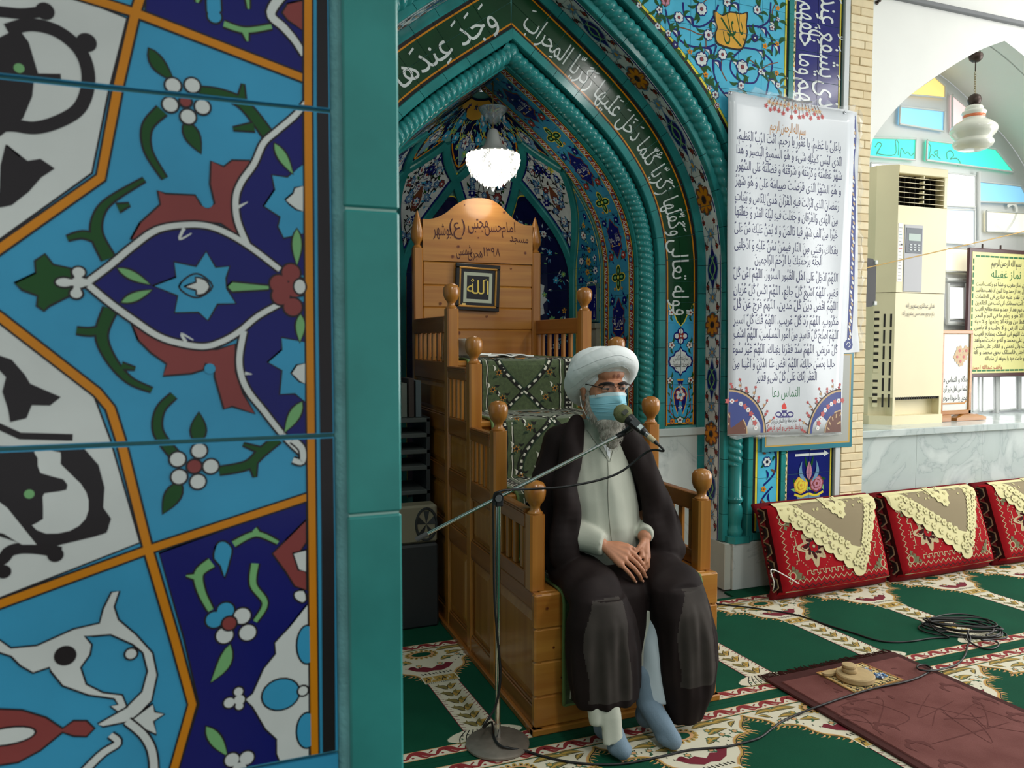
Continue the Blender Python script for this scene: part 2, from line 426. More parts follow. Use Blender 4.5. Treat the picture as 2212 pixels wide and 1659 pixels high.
def frange(a, b, d):
    n = max(1, round((b-a)/d)); return [a+(b-a)*i/n for i in range(n+1)]
# ============================================================ the arch of the prayer niche
XC = 1.405; ZB = 0.26; Y1 = 3.42; Y2 = 3.64; YN = 4.10
_half = cr([(0, 2.895), (0.157, 2.782), (0.312, 2.668), (0.46, 2.550), (0.595, 2.425), (0.69, 2.315), (0.765, 2.205), (0.825, 2.085), (0.866, 1.955), (0.888, 1.82), (0.893, 1.70), (0.895, 1.5), (0.897, 1.0), (0.898, ZB)], 12)[::-1]
def _resample(P, d):
    L = [0]
    for i in range(1, len(P)): L.append(L[-1]+(P[i]-P[i-1]).length)
    n = round(L[-1]/d); out = []; j = 0
    for i in range(n+1):
        s_ = L[-1]*i/n
        while j < len(L)-2 and L[j+1] < s_: j += 1
        f = (s_-L[j])/max(1e-9, L[j+1]-L[j]); out.append(P[j]+(P[j+1]-P[j])*f)
    return out, L[-1]
AP, AL = _resample(_half, 0.02); AD = AL/(len(AP)-1)
AN = []
for i in range(len(AP)):
    t_ = (AP[min(i+1, len(AP)-1)]-AP[max(i-1, 0)]).normalized(); AN.append(Vector((t_.y, -t_.x)))
AN[-1] = Vector((0, 1/AN[-2].y))
def arch(t, o):
    m = t > AL
    if m: t = 2*AL-t
    f = max(0.0, min(len(AP)-1.000001, t/AD)); i = int(f); f -= i
    p = AP[i].lerp(AP[i+1], f); n = AN[i].lerp(AN[i+1], f)
    x = p.x+n.x*o; z = p.y+n.y*o
    return (XC-x if m else XC+x, z)
def t_at_z(z): return z-ZB   # straight jamb
def front(Y): return lambda u, v, h: (lambda a: (a[0], Y-h, a[1]))(arch(u, v))       # (t, o) on a face looking to the hall
def soffit(o): return lambda u, v, h: (lambda a: (a[0], v, a[1]))(arch(u, o-h))        # (t, y) on an inner face
def sweep(mb, path, t0, t1, n=None, closed=False, mi=0):
    n = n or max(2, int(abs(t1-t0)/0.03)+1); k = len(path)
    V = []
    for i in range(n+1):
        t = t0+(t1-t0)*i/n
        for o, y in path:
            a = arch(t, o); V.append((a[0], y, a[1]))
    Fc = []
    for i in range(n):
        for j in range(k if closed else k-1): Fc.append((i*k+j, i*k+(j+1) % k, (i+1)*k+(j+1) % k, (i+1)*k+j))
    if closed: Fc.append(list(range(k))[::-1]); Fc.append([n*k+j for j in range(k)])
    return mb.add(V, Fc, mi)
TM = 2*AL
wall_arch = struct(empty('wall_mihrab'), 'recessed pointed tiled arch of the prayer niche with turquoise mouldings')
sw = MB()
for a, b in ((0, AL), (AL, TM)):
    sweep(sw, [(-0.126, YN+0.01), (-0.126, 3.725), (-0.04, 3.725), (-0.04, Y2+0.004), (0.264, Y2+0.004), (0.264, 3.50), (0.392, 3.50), (0.392, Y1+0.004), (0.46, Y1+0.004)], a, b, 90)
obj('arch_backing', sw, TGROUT, wall_arch, recalc=False)
def teal_run(name, o0, o1, y0, y1, parent, step=0.15, t0=0.0, t1=TM, c=0.004):
    cuts = frange(t0, AL, step)+frange(AL, t1, step)[1:]
    for i in range(len(cuts)-1):
        mb = MB(); sweep(mb, [(o0, y1), (o0, y0+c), (o0+c, y0), (o1-c, y0), (o1, y0+c), (o1, y1)], cuts[i]+0.0012, cuts[i+1]-0.0012, closed=True)
        obj(name, mb, TEAL, parent, recalc=True)
T_GREEN0 = t_at_z(0.885)
teal_run('moulding_tile', -0.045, 0.0, 3.622, 3.66, wall_arch, t0=T_GREEN0-0.02, t1=TM-T_GREEN0)
teal_run('moulding_tile', -0.134, -0.112, 3.695, 3.73, wall_arch, t0=0.6, t1=TM-0.6)
teal_run('moulding_tile', 0.212, 0.262, 3.625, 3.66, wall_arch, t0=0.0, t1=TM-0.9)
teal_run('moulding_tile', 0.262, 0.30, 3.455, 3.49, wall_arch, t1=TM-0.9)
teal_run('moulding_tile', 0.385, 0.422, 3.405, 3.45, wall_arch, t1=TM-0.9)
# twisted rope mouldings
def rope(o, y, r, t0, t1, parent, pitch=0.0365, lobes=2):
    mb = MB(); n = int((t1-t0)/0.0046); k = 18; V = []
    for i in range(n+1):
        t = t0+(t1-t0)*i/n; a = arch(t, o); b = arch(min(t+0.004, t1) if t < t1 else t, o); a0 = arch(max(t-0.004, t0), o)
        tx = Vector((b[0]-a0[0], b[1]-a0[1])).normalized(); nx = Vector((tx.y, -tx.x))
        for q in range(k):
            th = 2*PI*q/k; ph = th*lobes/2*1.0+PI*(t/pitch)
            rr = r*(0.82+0.19*abs(math.cos(ph))**0.7)
            V.append((a[0]+nx.x*rr*math.cos(th), y+rr*math.sin(th), a[1]+nx.y*rr*math.cos(th)))
    Fc = [(i*k+q, i*k+(q+1) % k, (i+1)*k+(q+1) % k, (i+1)*k+q) for i in range(n) for q in range(k)]
    mb.add(V, Fc); return obj('twisted_rope_moulding', mb, TEAL, parent, smooth=50)
rope(-0.086, 3.682, 0.043, 0.55, AL, wall_arch)
rope(-0.086, 3.682, 0.043, AL, TM-0.55, wall_arch)
rope(0.338, 3.462, 0.047, 0.42, AL, wall_arch, 0.039)
rope(0.338, 3.462, 0.047, AL, TM-0.9, wall_arch, 0.039)
# colonnette under the outer rope
cx, cy_ = XC+0.898+0.338, 3.452
obj('colonnette_base', MB().lathe([(0.04, 0.29), (0.043, 0.30), (0.046, 0.32), (0.034, 0.345), (0.036, 0.36), (0.043, 0.40), (0.043, 0.44), (0.034, 0.47), (0.044, 0.485), (0.046, 0.495), (0.036, 0.51), (0.035, 0.69)], 20, (cx, cy_, 0)), TEAL, wall_arch, smooth=40)
obj('colonnette_plinth', MB().prism([(2.585, 3.54), (2.585, 3.43), (2.61, 3.40), (2.70, 3.40), (2.735, 3.42), (2.735, 3.54)], lambda u, v, h: (u, v, h), 0.255, 0.292), TEAL, wall_arch)

# ---- green inscription band
band = struct(empty('wall_inscription_band'), 'bottle green tile band with white calligraphy around the niche arch')
GW = 0.212
gu = frange(T_GREEN0, AL, 0.112)+frange(AL, TM-T_GREEN0, 0.112)[1:]
gv = [0.0, GW/2, GW]
tb = T_GREEN0; tg = t_at_z(1.565)        # bottom panel, then the green field
LB = glaze('panel_sky_glaze', (62, 150, 190))
def rect(u0, u1, v0, v1): return [(u0, v0), (u1, v0), (u1, v1), (u0, v1)]
fg = front(Y2)
tiles('tile', rect(gu[0], AL, 0, GW), [u for u in gu if u <= AL+1e-6], gv, 0.0022, fg, C['band'], band, sub=3)
tiles('tile', rect(AL, gu[-1], 0, GW), [u for u in gu if u >= AL-1e-6], gv, 0.0022, fg, C['band'], band, sub=3)
O = Orn()
for a, b in ((tb, AL), (AL, TM-tb)):
    n = int((b-a)/0.03)
    def run(v0, v1, col, l):
        P = [(a+(b-a)*i/n, 0) for i in range(n+1)]
        V = [(p[0], v0) for p in P]+[(p[0], v1) for p in P]; k = n+1
        O.tris(V, [f for i in range(n) for f in ((i, i+1, k+i+1), (i, k+i+1, k+i))], col, l)
    run(0, 0.016, 'black', 1); run(GW-0.016, GW, 'black', 1); run(0.016, 0.024, 'orange', 1); run(GW-0.024, GW-0.016, 'orange', 1)
# lower painted panel (sky ground) with pointed end of the green field
cusp = [(tg-0.005, 0.024), (tg-0.02, 0.034), (tg-0.055, 0.046), (tg-0.07, 0.066), (tg-0.105, 0.082), (tg-0.13, GW/2), (tg-0.105, GW-0.082), (tg-0.07, GW-0.066), (tg-0.055, GW-0.046), (tg-0.02, GW-0.034), (tg-0.005, GW-0.024)]
for mir in (0, 1):
    mu = (lambda p: (TM-p[0], p[1])) if mir else (lambda p: p)
    O.poly([mu(p) for p in [(tb+0.012, 0.024)]+cusp+[(tb+0.012, GW-0.024)]], 'sky', 1)
    O.stroke([mu(p) for p in cusp], 0.006, 'yellow', 2)
    if mir: continue
    O.stroke([(tb+0.012, 0.016), (tb+0.012, GW-0.016)], 0.009, 'orange', 2)
    for d, yy in ((-0.055, 0.045), (-0.055, GW-0.045), (-0.235, 0.048), (-0.235, GW-0.048), (-0.43, 0.04), (-0.43, GW-0.04)):
        c = (tg+d, yy); O.flower(c, 0.019, 5, 'white', 'brick', 'black', rnd.random(), 2)
        for sg in (-1, 1): O.leaf((c[0]+0.012*sg, c[1]), (c[0]+0.05*sg, c[1]+0.012), 0.013, 'dgreen', 2, 0.2)
    O.flower((tg-0.185, GW/2), 0.04, 4, 'white', 'brick', 'navy', 0, 2); O.flower((tg-0.185, GW/2), 0.022, 4, 'brick', 'white', None, PI/4, 6)
    # white cartouche with the maker's name
    cc = tg-0.325
    car = [(0.075, 0), (0.055, 0.012), (0.05, 0.03), (0.03, 0.04), (0.022, 0.062), (0, 0.07), (-0.022, 0.062), (-0.03, 0.04), (-0.05, 0.03), (-0.055, 0.012), (-0.075, 0)]
    for k, col, l in ((1.16, 'navy', 3), (1.0, 'white', 4)):
        Q = [(cc+a*k, GW/2+b*k) for a, b in car]+[(cc+a*k, GW/2-b*k) for a, b in car[1:-1][::-1]]
        O.poly(Q, col, l)
    O.text('سازنده کاشی', (cc+0.016, GW/2), 0.040, 'black', 5, PI/2*0-0, 0.012, fn=lambda x, y: (cc+0.016+(y-GW/2)*1, GW/2+(x-cc-0.016)) if True else None) if False else None
    for s_, du, wd in (('سازنده کاشی', 0.018, 0.098), ('توحید اصفهان', -0.018, 0.105)):
        V, Fc = text2d(s_, 0.02); k = wd/V[:, 0].max()
        O.tris(np.stack([cc+du+(V[:, 1]-0.28)*0.045, GW/2-wd/2+V[:, 0]*k], axis=1), Fc, 'black', 5)
    # vase panel
    v0 = tb+0.12
    vase = [(0.0, 0.0), (-0.006, 0.008), (-0.055, 0.012), (-0.07, 0.016), (-0.02, 0.034), (0.03, 0.042), (0.06, 0.030), (0.07, 0.012), (0.095, 0.014), (0.108, 0.02)]
    P1 = [(v0+a+0.02, GW/2+b) for a, b in vase]; P2 = [(v0+a+0.02, GW/2-b) for a, b in vase[::-1]]
    for k, col, l in ((1.12, 'gold', 2), (1, 'navy', 3)):
        O.poly([(v0+0.04+(p[0]-v0-0.04)*k, GW/2+(p[1]-GW/2)*k) for p in P1+P2], col, l)
    O.flower((v0+0.05, GW/2), 0.03, 5, 'white', 'sky', 'brick', 0.3, 4); O.flower((v0-0.02, GW/2), 0.014, 4, 'white', 'brick', None, 0, 4); O.flower((v0+0.095, GW/2), 0.016, 4, 'white', 'sky', None, 0, 4)
    for sg in (-1, 1):
        O.stroke([(v0-0.09, GW/2+sg*0.01), (v0-0.04, GW/2+sg*0.065), (v0+0.03, GW/2+sg*0.06), (v0+0.11, GW/2+sg*0.05)], 0.005, 'brick', 2, sm=6)
        O.stroke([(v0-0.07, GW/2), (v0-0.08, GW/2+sg*0.035), (v0-0.03, GW/2+sg*0.05)], 0.006, 'dgreen', 2, sm=5)
        for q in range(7):
            b0 = (v0-0.085+q*0.032, GW/2+sg*(0.058+0.012*math.sin(q*2))); O.leaf(b0, (b0[0]+0.022, b0[1]+sg*0.014), 0.010, 'dgreen', 3, 0.2)
        O.flower((v0-0.095, GW/2+sg*0.05), 0.016, 6, 'orange', 'brick', 'navy', 0, 2)
    O.flower((v0-0.09, GW/2), 0.02, 5, 'white', 'brick', 'dgreen', 0, 3)
# calligraphy running up the right limb, over the point and down the left limb
def arc_text(s_, ta, tb_, em, omid, bold, l=3, col='white'):
    V, Fc = text2d(s_, bold); k = (tb_-ta)/V[:, 0].max()
    O.tris(np.stack([tb_-V[:, 0]*k, omid+(V[:, 1]-0.30)*em], axis=1), Fc, col, l)
arc_text('قوله تعالی', tg-0.07, tg+0.33, 0.150, GW/2-0.012, 0.036)
arc_text('وَکَفَّلَها زَکَریّا کُلَّما دَخَلَ', tg+0.35, tg+1.00, 0.150, GW/2-0.008, 0.034)
arc_text('عَلَیها زَکَریَّا المِحرابَ', tg+1.02, AL-0.03, 0.155, GW/2-0.008, 0.034)
arc_text('وَجَدَ عِندَها رِزقاً', AL+0.05, AL+0.92, 0.170, GW/2-0.008, 0.036)
arc_text('قالَ یا مَریَمُ اَنّی لَکِ هذا', AL+0.96, TM-tg, 0.150, GW/2-0.008, 0.034)
C2 = dict(C); 
O.build('painted_inscription', fg, band, ul=gu[1:-1], vl=[GW/2], gap=0.0024, eps=0.0004)

# ---- white floral soffit of the outer arch
flo = struct(empty('wall_outer_soffit'), 'white tile soffit band with orange rosettes and blue medallions')
OS = 0.260; y0, y1 = 3.49, 3.632; ym = (y0+y1)/2; hw = (y1-y0)/2
fs = soffit(OS); su = frange(0, AL, 0.125)+frange(AL, TM-0.9, 0.125)[1:]
for a, b in ((0, AL), (AL, TM-0.9)): tiles('tile', rect(a, b, y0, y1), [u for u in su if a-1e-6 <= u <= b+1e-6], [y0, y1], 0.002, fs, C['white'], flo, sub=3)
O = Orn()
for a, b in ((0, AL), (AL, TM-0.9)):
    n = 70
    for v0, v1, col in ((y0, y0+0.008, 'navy'), (y1-0.008, y1, 'navy')):
        V = [(a+(b-a)*i/n, v0) for i in range(n+1)]+[(a+(b-a)*i/n, v1) for i in range(n+1)]; k = n+1
        O.tris(V, [f for i in range(n) for f in ((i, i+1, k+i+1), (i, k+i+1, k+i))], col, 1)
per = 0.60; tt = t_at_z(0.84)-per
while tt < TM-1.0:
    for c, kind in ((tt, 0), (tt+per/4, 2), (tt+per/2, 1), (tt+3*per/4, 2)):
        if c < 0.1 or c > TM-1.0: continue
        if kind == 0:
            O.ell((c, ym), 0.075, 0.052, 'grayblue', 1, 0, 14); O.ell((c, ym), 0.068, 0.046, 'dgreen', 2, 0, 14); O.flower((c, ym), 0.058, 8, 'orange', 'black', 'brown', 0, 3, 0.26)
        elif kind == 1:
            for k, col, l in ((1.0, 'grayblue', 1), (0.88, 'navy', 2), (0.5, 'lgreen', 3), (0.34, 'navy', 4)):
                O.poly([(c+x*k, ym+y*k) for x, y in ((0.125, 0), (0.07, 0.018), (0.05, 0.04), (0, 0.05), (-0.05, 0.04), (-0.07, 0.018), (-0.125, 0), (-0.07, -0.018), (-0.05, -0.04), (0, -0.05), (0.05, -0.04), (0.07, -0.018))], col, l)
            O.stroke([(c-0.06, ym-0.02), (c, ym+0.028), (c+0.06, ym-0.02)], 0.005, 'lgreen', 5, sm=5); O.stroke([(c-0.06, ym+0.02), (c, ym-0.028), (c+0.06, ym+0.02)], 0.005, 'lgreen', 5, sm=5)
        else:
            O.star((c, ym), 0.036, 8, 'grayblue', 1, 0.2); O.ell((c, ym), 0.012, 0.008, 'gold', 2)
            for sg in (-1, 1):
                for d in (-0.055, 0.055):
                    p = (c+d, ym+sg*0.045); O.flower(p, 0.013, 5, 'brick', 'black', 'black', 0, 1)
                    O.leaf(p, (p[0]+0.035*(1 if d > 0 else -1), p[1]-sg*0.012), 0.011, 'black', 1, 0.25); O.leaf(p, (p[0]-0.03*(1 if d > 0 else -1), p[1]+sg*0.004), 0.010, 'black', 1, 0.3)
                    O.stroke([p, (c+d*0.4, ym+sg*0.03), (c, ym)], 0.003, 'brown', 1, sm=4)
    tt += per
O.build('painted_flowers', fs, flo, ul=su[1:-1], gap=0.0022, h0=0.0016, cuts=(frange(0.6, TM-0.9, 0.03), ()))

# ---- inner soffit: red scroll borders, sky ground, navy name cartouches
inn = struct(empty('wall_inner_soffit'), 'inner soffit band with navy name cartouches between red scroll borders')
OI = -0.130; y0, y1 = 3.733, 4.092; bw = 0.062; fi = soffit(OI)
iu = frange(t_at_z(0.6), AL, 0.13)+frange(AL, TM-t_at_z(0.6), 0.13)[1:]
SKY3 = glaze('niche_sky_glaze', (58, 140, 178))
for a, b in ((iu[0], AL), (AL, iu[-1])): tiles('tile', rect(a, b, y0, y1), [u for u in iu if a-1e-6 <= u <= b+1e-6], [y0, y0+bw, (y0+y1)/2, y1-bw, y1], 0.002, fi, SKY3, inn, sub=3)
O = Orn()
for a, b in ((iu[0], AL), (AL, iu[-1])):
    n = 80; k = n+1
    for v0, v1, col, l in ((y0, y0+bw, 'brick', 1), (y1-bw, y1, 'brick', 1), (y0, y0+0.007, 'black', 2), (y0+0.007, y0+0.012, 'yellow', 2), (y0+bw-0.006, y0+bw, 'yellow', 2), (y1-bw, y1-bw+0.006, 'yellow', 2), (y1-0.012, y1-0.007, 'yellow', 2), (y1-0.007, y1, 'black', 2)):
        V = [(a+(b-a)*i/n, v0) for i in range(k)]+[(a+(b-a)*i/n, v1) for i in range(k)]
        O.tris(V, [f for i in range(n) for f in ((i, i+1, k+i+1), (i, k+i+1, k+i))], col, l)
    for vc in (y0+bw/2+0.003, y1-bw/2-0.003):
        t = a+0.02; q = 0
        while t < b-0.03:
            if q % 3 == 2: O.flower((t, vc), 0.015, 6, 'grayblue', 'white', 'navy', 0, 3)
            else:
                O.stroke([(t-0.022, vc-0.016), (t-0.008, vc+0.014), (t+0.008, vc-0.014), (t+0.022, vc+0.016)], 0.0055, 'white', 3, sm=4); O.stroke([(t-0.012, vc+0.018), (t+0.014, vc+0.004)], 0.004, 'white', 3)
            t += 0.046; q += 1
ym = (y0+y1)/2; names = ['محمد مصطفی', 'علی مرتضی', 'حسن مجتبی', 'سید الشهدا', 'زین العابدین', 'محمد باقر', 'جعفر صادق', 'موسی کاظم', 'علی رضا', 'محمد تقی', 'علی النقی']
per = 0.50; tt = t_at_z(1.47)-2*per; q = 10
car = [(0.125, 0), (0.095, 0.022), (0.075, 0.034), (0.06, 0.062), (0.02, 0.058), (0, 0.072), (-0.02, 0.058), (-0.06, 0.062), (-0.075, 0.034), (-0.095, 0.022), (-0.125, 0)]
while tt < iu[-1]-0.1:
    c = tt
    if iu[0]+0.13 < c < iu[-1]-0.13 and abs(c-AL) > 0.12:
        for k, col, l in ((1.1, 'brown', 1), (1, 'navy', 2)): O.poly([(c+a*k, ym+b*k) for a, b in car]+[(c+a*k, ym-b*k) for a, b in car[1:-1][::-1]], col, l)
        V, Fc = text2d(names[q % len(names)], 0.02); kx = 0.115/V[:, 0].max()
        up = c < AL
        X = (ym-0.0575+V[:, 0]*kx) if True else 0
        sgn = 1 if up else -1
        O.tris(np.stack([c+sgn*(V[:, 1]-0.28)*0.075, ym+sgn*(V[:, 0]*kx-0.0575)], axis=1), Fc, 'white', 4)
        O.text('و', (c+0.055, ym+0.02), 0.03, 'white', 4); O.stroke([(c-0.05, ym-0.02), (c-0.05, ym+0.03)], 0.004, 'white', 4)
    c2 = tt+per/2
    if iu[0]+0.1 < c2 < iu[-1]-0.1 and abs(c2-AL) > 0.1:
        for i in range(4):
            a = i*PI/2; O.ell((c2+0.037*math.cos(a), ym+0.037*math.sin(a)), 0.043, 0.026, 'yellow', 1, a, 10); O.ell((c2+0.037*math.cos(a), ym+0.037*math.sin(a)), 0.034, 0.02, 'band', 2, a, 10); O.ell((c2+0.037*math.cos(a), ym+0.037*math.sin(a)), 0.016, 0.009, 'lgreen', 3, a, 8)
        O.ell((c2, ym), 0.012, 0.012, 'yellow', 4)
    for d, pc, cc_ in ((0.135, 'brick', 'white'), (-0.135, 'navy', 'white')):
        for sg in (-1, 1):
            p = (tt+per/2+d, ym+sg*0.07)
            if iu[0]+0.05 < p[0] < iu[-1]-0.05: 
                O.flower(p, 0.026, 7, pc, cc_, None, 0, 2)
                for g in range(4): O.leaf((p[0]+0.03*math.cos(g*1.6), p[1]+0.03*math.sin(g*1.6)), (p[0]+0.062*math.cos(g*1.6+0.5), p[1]+0.045*math.sin(g*1.6+0.5)), 0.010, ('navy', 'dgreen')[g % 2], 1, 0.2)
                O.flower((p[0]+0.07, p[1]-sg*0.03), 0.011, 5, 'gold', 'brown', None, 0, 2)
    tt += per; q = (q-1) % 11
O.build('painted_scrollwork', fi, inn, ul=iu[1:-1], vl=[ym], gap=0.0022, h0=0.0016, cuts=(frange(iu[0], iu[-1], 0.03), ()))

# ============================================================ apse behind the arch
niche = struct(empty('wall_niche'), 'domed apse of the prayer niche with turquoise ribs and floral panels')
def inner_w(z):   # half width of the apse at height z
    zz = ZB
    best = None
    lo, hi = 0.0, AL
    for _ in range(24):
        mid = (lo+hi)/2
        if arch(mid, OI)[1] < z: lo = mid
        else: hi = mid
    return max(0.012, arch(lo, OI)[0]-XC)
_IW = [inner_w(i*0.02) for i in range(160)]
def iw(z):
    f = max(0, min(158.99, z/0.02)); i = int(f); return _IW[i]+(_IW[i+1]-_IW[i])*(f-i)
ZTOP = arch(AL, OI)[1]
def dome(u, v, h):      # u azimuth in degrees (0 right, 90 back), v height
    a = iw(min(v, ZTOP-0.002)); ph = math.radians(u)
    e = 0.02; sl = (iw(v-e)-iw(min(v+e, ZTOP-0.002)))/(2*e); k = 1/math.sqrt(1+sl*sl)
    nr = -k*h; nz = -sl*k*h       # inward normal
    return (XC+(a+nr)*math.cos(ph), YN+(a+nr)*math.sin(ph)+0.0, v+nz)
mb = MB(); mb.grid(lambda a, b: dome(180*a, b*(ZTOP-0.006), -0.006), 49, 60)
obj('apse_shell', mb, TGROUT, niche, recalc=False, smooth=True)
ZS, ZX, ZP = 1.76, 2.34, 2.505     # springing, rib crossings, peaks of the crown
def rib_curve(p0, p1, bul):
    out = []
    for i in range(15):
        t = i/14; z = p0[1]+(p1[1]-p0[1])*t; u = p0[0]+(p1[0]-p0[0])*(t+bul*math.sin(PI*t)*-0.0 if not bul else t**bul); out.append((u, z))
    return out
def rib(P, wd, name='rib'):
    # flat raised fillet along a curve on the dome
    V = []; k = len(P)
    for i in range(k):
        a = Vector(dome(*P[max(i-1, 0)], 0)); b = Vector(dome(*P[min(i+1, k-1)], 0)); t = (b-a).normalized()
        c0 = Vector(dome(*P[i], 0)); c1 = Vector(dome(*P[i], 0.01)); n = (c1-c0).normalized(); s_ = t.cross(n).normalized()
        for du, h in ((-wd/2, -0.004), (-wd/2, 0.014), (-wd/2+0.006, 0.02), (wd/2-0.006, 0.02), (wd/2, 0.014), (wd/2, -0.004)): V.append(c0+s_*du+n*h)
    Fc = [(i*6+j, i*6+j+1, (i+1)*6+j+1, (i+1)*6+j) for i in range(k-1) for j in range(5)]+[(0, 1, 2, 3, 4, 5), tuple((k-1)*6+j for j in range(6))]
    return obj(name, MB().add(V, Fc), TEAL, niche)
def lower(phi_a, phi_c):   # curved arris from springing to crossing
    return [(phi_a+(phi_c-phi_a)*(i/14)**1.7, ZS+(ZX-ZS)*(i/14)) for i in range(15)]
cross = [0.0, 45.0, 90.0, 135.0, 180.0]; springs = [22.5, 67.5, 112.5, 157.5]
for s_ in springs:
    rib([(s_, 0.3+(ZS-0.3)*i/10) for i in range(11)], 0.045)
    for d in (-22.5, 22.5):
        rib(lower(s_, s_+d), 0.05)
        rib([(s_+d*(1-i/8), ZX+(ZP-ZX)*i/8) for i in range(9)], 0.05)
def strip_region(left, right, zs, shrink=0.03):
    L = []; R = []
    for z in zs:
        a = iw(z); g = math.degrees(shrink/max(a, 0.05)); l = left(z)+g; r = right(z)-g
        if r > l: L.append((l, z)); R.append((r, z))
    return L+R[::-1]
def arris(z): return max(0.0, min(1.0, (z-ZS)/(ZX-ZS)))**1.7*22.5
def crown(z): return max(0.0, min(1.0, (ZP-z)/(ZP-ZX)))*22.5
DARK = glaze('deep_navy_glaze', (18, 22, 66)); LSKY = glaze('niche_turquoise_glaze', (48, 128, 160))
def bloom(O, p, r, cols, n=6, l=2, ux=1.0):
    # flower on a surface whose u unit is degrees: ux = degrees per metre
    pet, cen, out = cols
    def T(x, y): return (p[0]+x*ux, p[1]+y)
    def el(cx, cy, rx, ry, rot, col, ll, m=8):
        ca, sa = math.cos(rot), math.sin(rot)
        O.poly([T(cx+rx*math.cos(t)*ca-ry*math.sin(t)*sa, cy+rx*math.cos(t)*sa+ry*math.sin(t)*ca) for t in [2*PI*i/m for i in range(m)]], col, ll)
    for i in range(n):
        a = 2*PI*i/n+0.3
        if out: el(r*0.6*math.cos(a), r*0.6*math.sin(a), r*0.55, r*0.42, a, out, l)
        el(r*0.6*math.cos(a), r*0.6*math.sin(a), r*0.38, r*0.28, a, pet, l+1)
    el(0, 0, r*0.28, r*0.28, 0, cen, l+2)
def vine(O, P, wd, col, l, ux):
    Q = cr([Vector((p[0]/ux, p[1])) for p in P], 5); k = len(Q); V = []
    for i in range(k):
        t = (Q[min(i+1, k-1)]-Q[max(i-1, 0)]); t = t.normalized() if t.length else Vector((1, 0)); n = Vector((-t.y, t.x))*wd/2
        V.append(Q[i]+n)
    for i in range(k):
        t = (Q[min(i+1, k-1)]-Q[max(i-1, 0)]); t = t.normalized() if t.length else Vector((1, 0)); n = Vector((-t.y, t.x))*wd/2
        V.append(Q[i]-n)
    O.tris([(p.x*ux, p.y) for p in V], [f for i in range(k-1) for f in ((i, i+1, k+i+1), (i, k+i+1, k+i))], col, l)
def lf(O, p, ang, ln, wd, col, l, ux):
    d = Vector((math.cos(ang), math.sin(ang))); n = Vector((-d.y, d.x))
    P = [Vector((0, 0)), d*ln*0.35+n*wd/2, d*ln, d*ln*0.35-n*wd/2]
    O.poly([(p[0]+q.x*ux, p[1]+q.y) for q in P], col, l)
def inside(poly, p):
    c = False; n = len(poly); j = n-1
    for i in range(n):
        if (poly[i][1] > p[1]) != (poly[j][1] > p[1]) and p[0] < (poly[j][0]-poly[i][0])*(p[1]-poly[i][1])/(poly[j][1]-poly[i][1])+poly[i][0]: c = not c
        j = i
    return c
def scatter(O, reg, n, ux, fl, leafc, seed, rr=(0.018, 0.03), vinec=None, lw=0.010):
    r = random.Random(seed); us = [p[0] for p in reg]; zs = [p[1] for p in reg]; pts = []
    tries = 0
    while len(pts) < n and tries < n*40:
        tries += 1; p = (r.uniform(min(us), max(us)), r.uniform(min(zs), max(zs)))
        if not all(inside(reg, (p[0]+dx*ux*0.035, p[1]+dz*0.035)) for dx, dz in ((1, 0), (-1, 0), (0, 1), (0, -1))): continue
        if any(math.hypot((p[0]-q[0])/ux, p[1]-q[1]) < 0.062 for q in pts): continue
        pts.append(p)
    for i, p in enumerate(pts):
        if vinec and i:
            q = min(pts[:i], key=lambda q: math.hypot((p[0]-q[0])/ux, p[1]-q[1])); m = ((p[0]+q[0])/2+ux*0.015*r.choice((-1, 1)), (p[1]+q[1])/2+0.012)
            if math.hypot((p[0]-q[0])/ux, p[1]-q[1]) < 0.16: vine(O, [p, m, q], 0.0045, vinec, 1, ux)
        bloom(O, p, r.uniform(*rr), fl[r.randrange(len(fl))], r.choice((5, 6, 7)), 2, ux)
        for k in range(5):
            a = r.uniform(0, 2*PI); d = r.uniform(0.03, 0.042); q = (p[0]+math.cos(a)*d*ux, p[1]+math.sin(a)*d)
            if inside(reg, (q[0]+math.cos(a)*0.03*ux, q[1]+math.sin(a)*0.03)): lf(O, q, a+r.uniform(-0.8, 0.8), r.uniform(0.022, 0.036), lw, leafc[r.randrange(len(leafc))], 1, ux)
ux0 = math.degrees(1/0.765)
WF = [('white', 'brick', 'navy'), ('red', 'white', 'black'), ('grayblue', 'white', 'navy'), ('navy', 'white', None)]
NF = [('white', 'red', None), ('sky', 'white', None), ('gold', 'brown', None), ('grayblue', 'navy', 'white'), ('lgreen', 'yellow', None)]
LF = [('white', 'navy', 'navy'), ('navy', 'white', None), ('gold', 'brown', None), ('white', 'brick', 'black')]
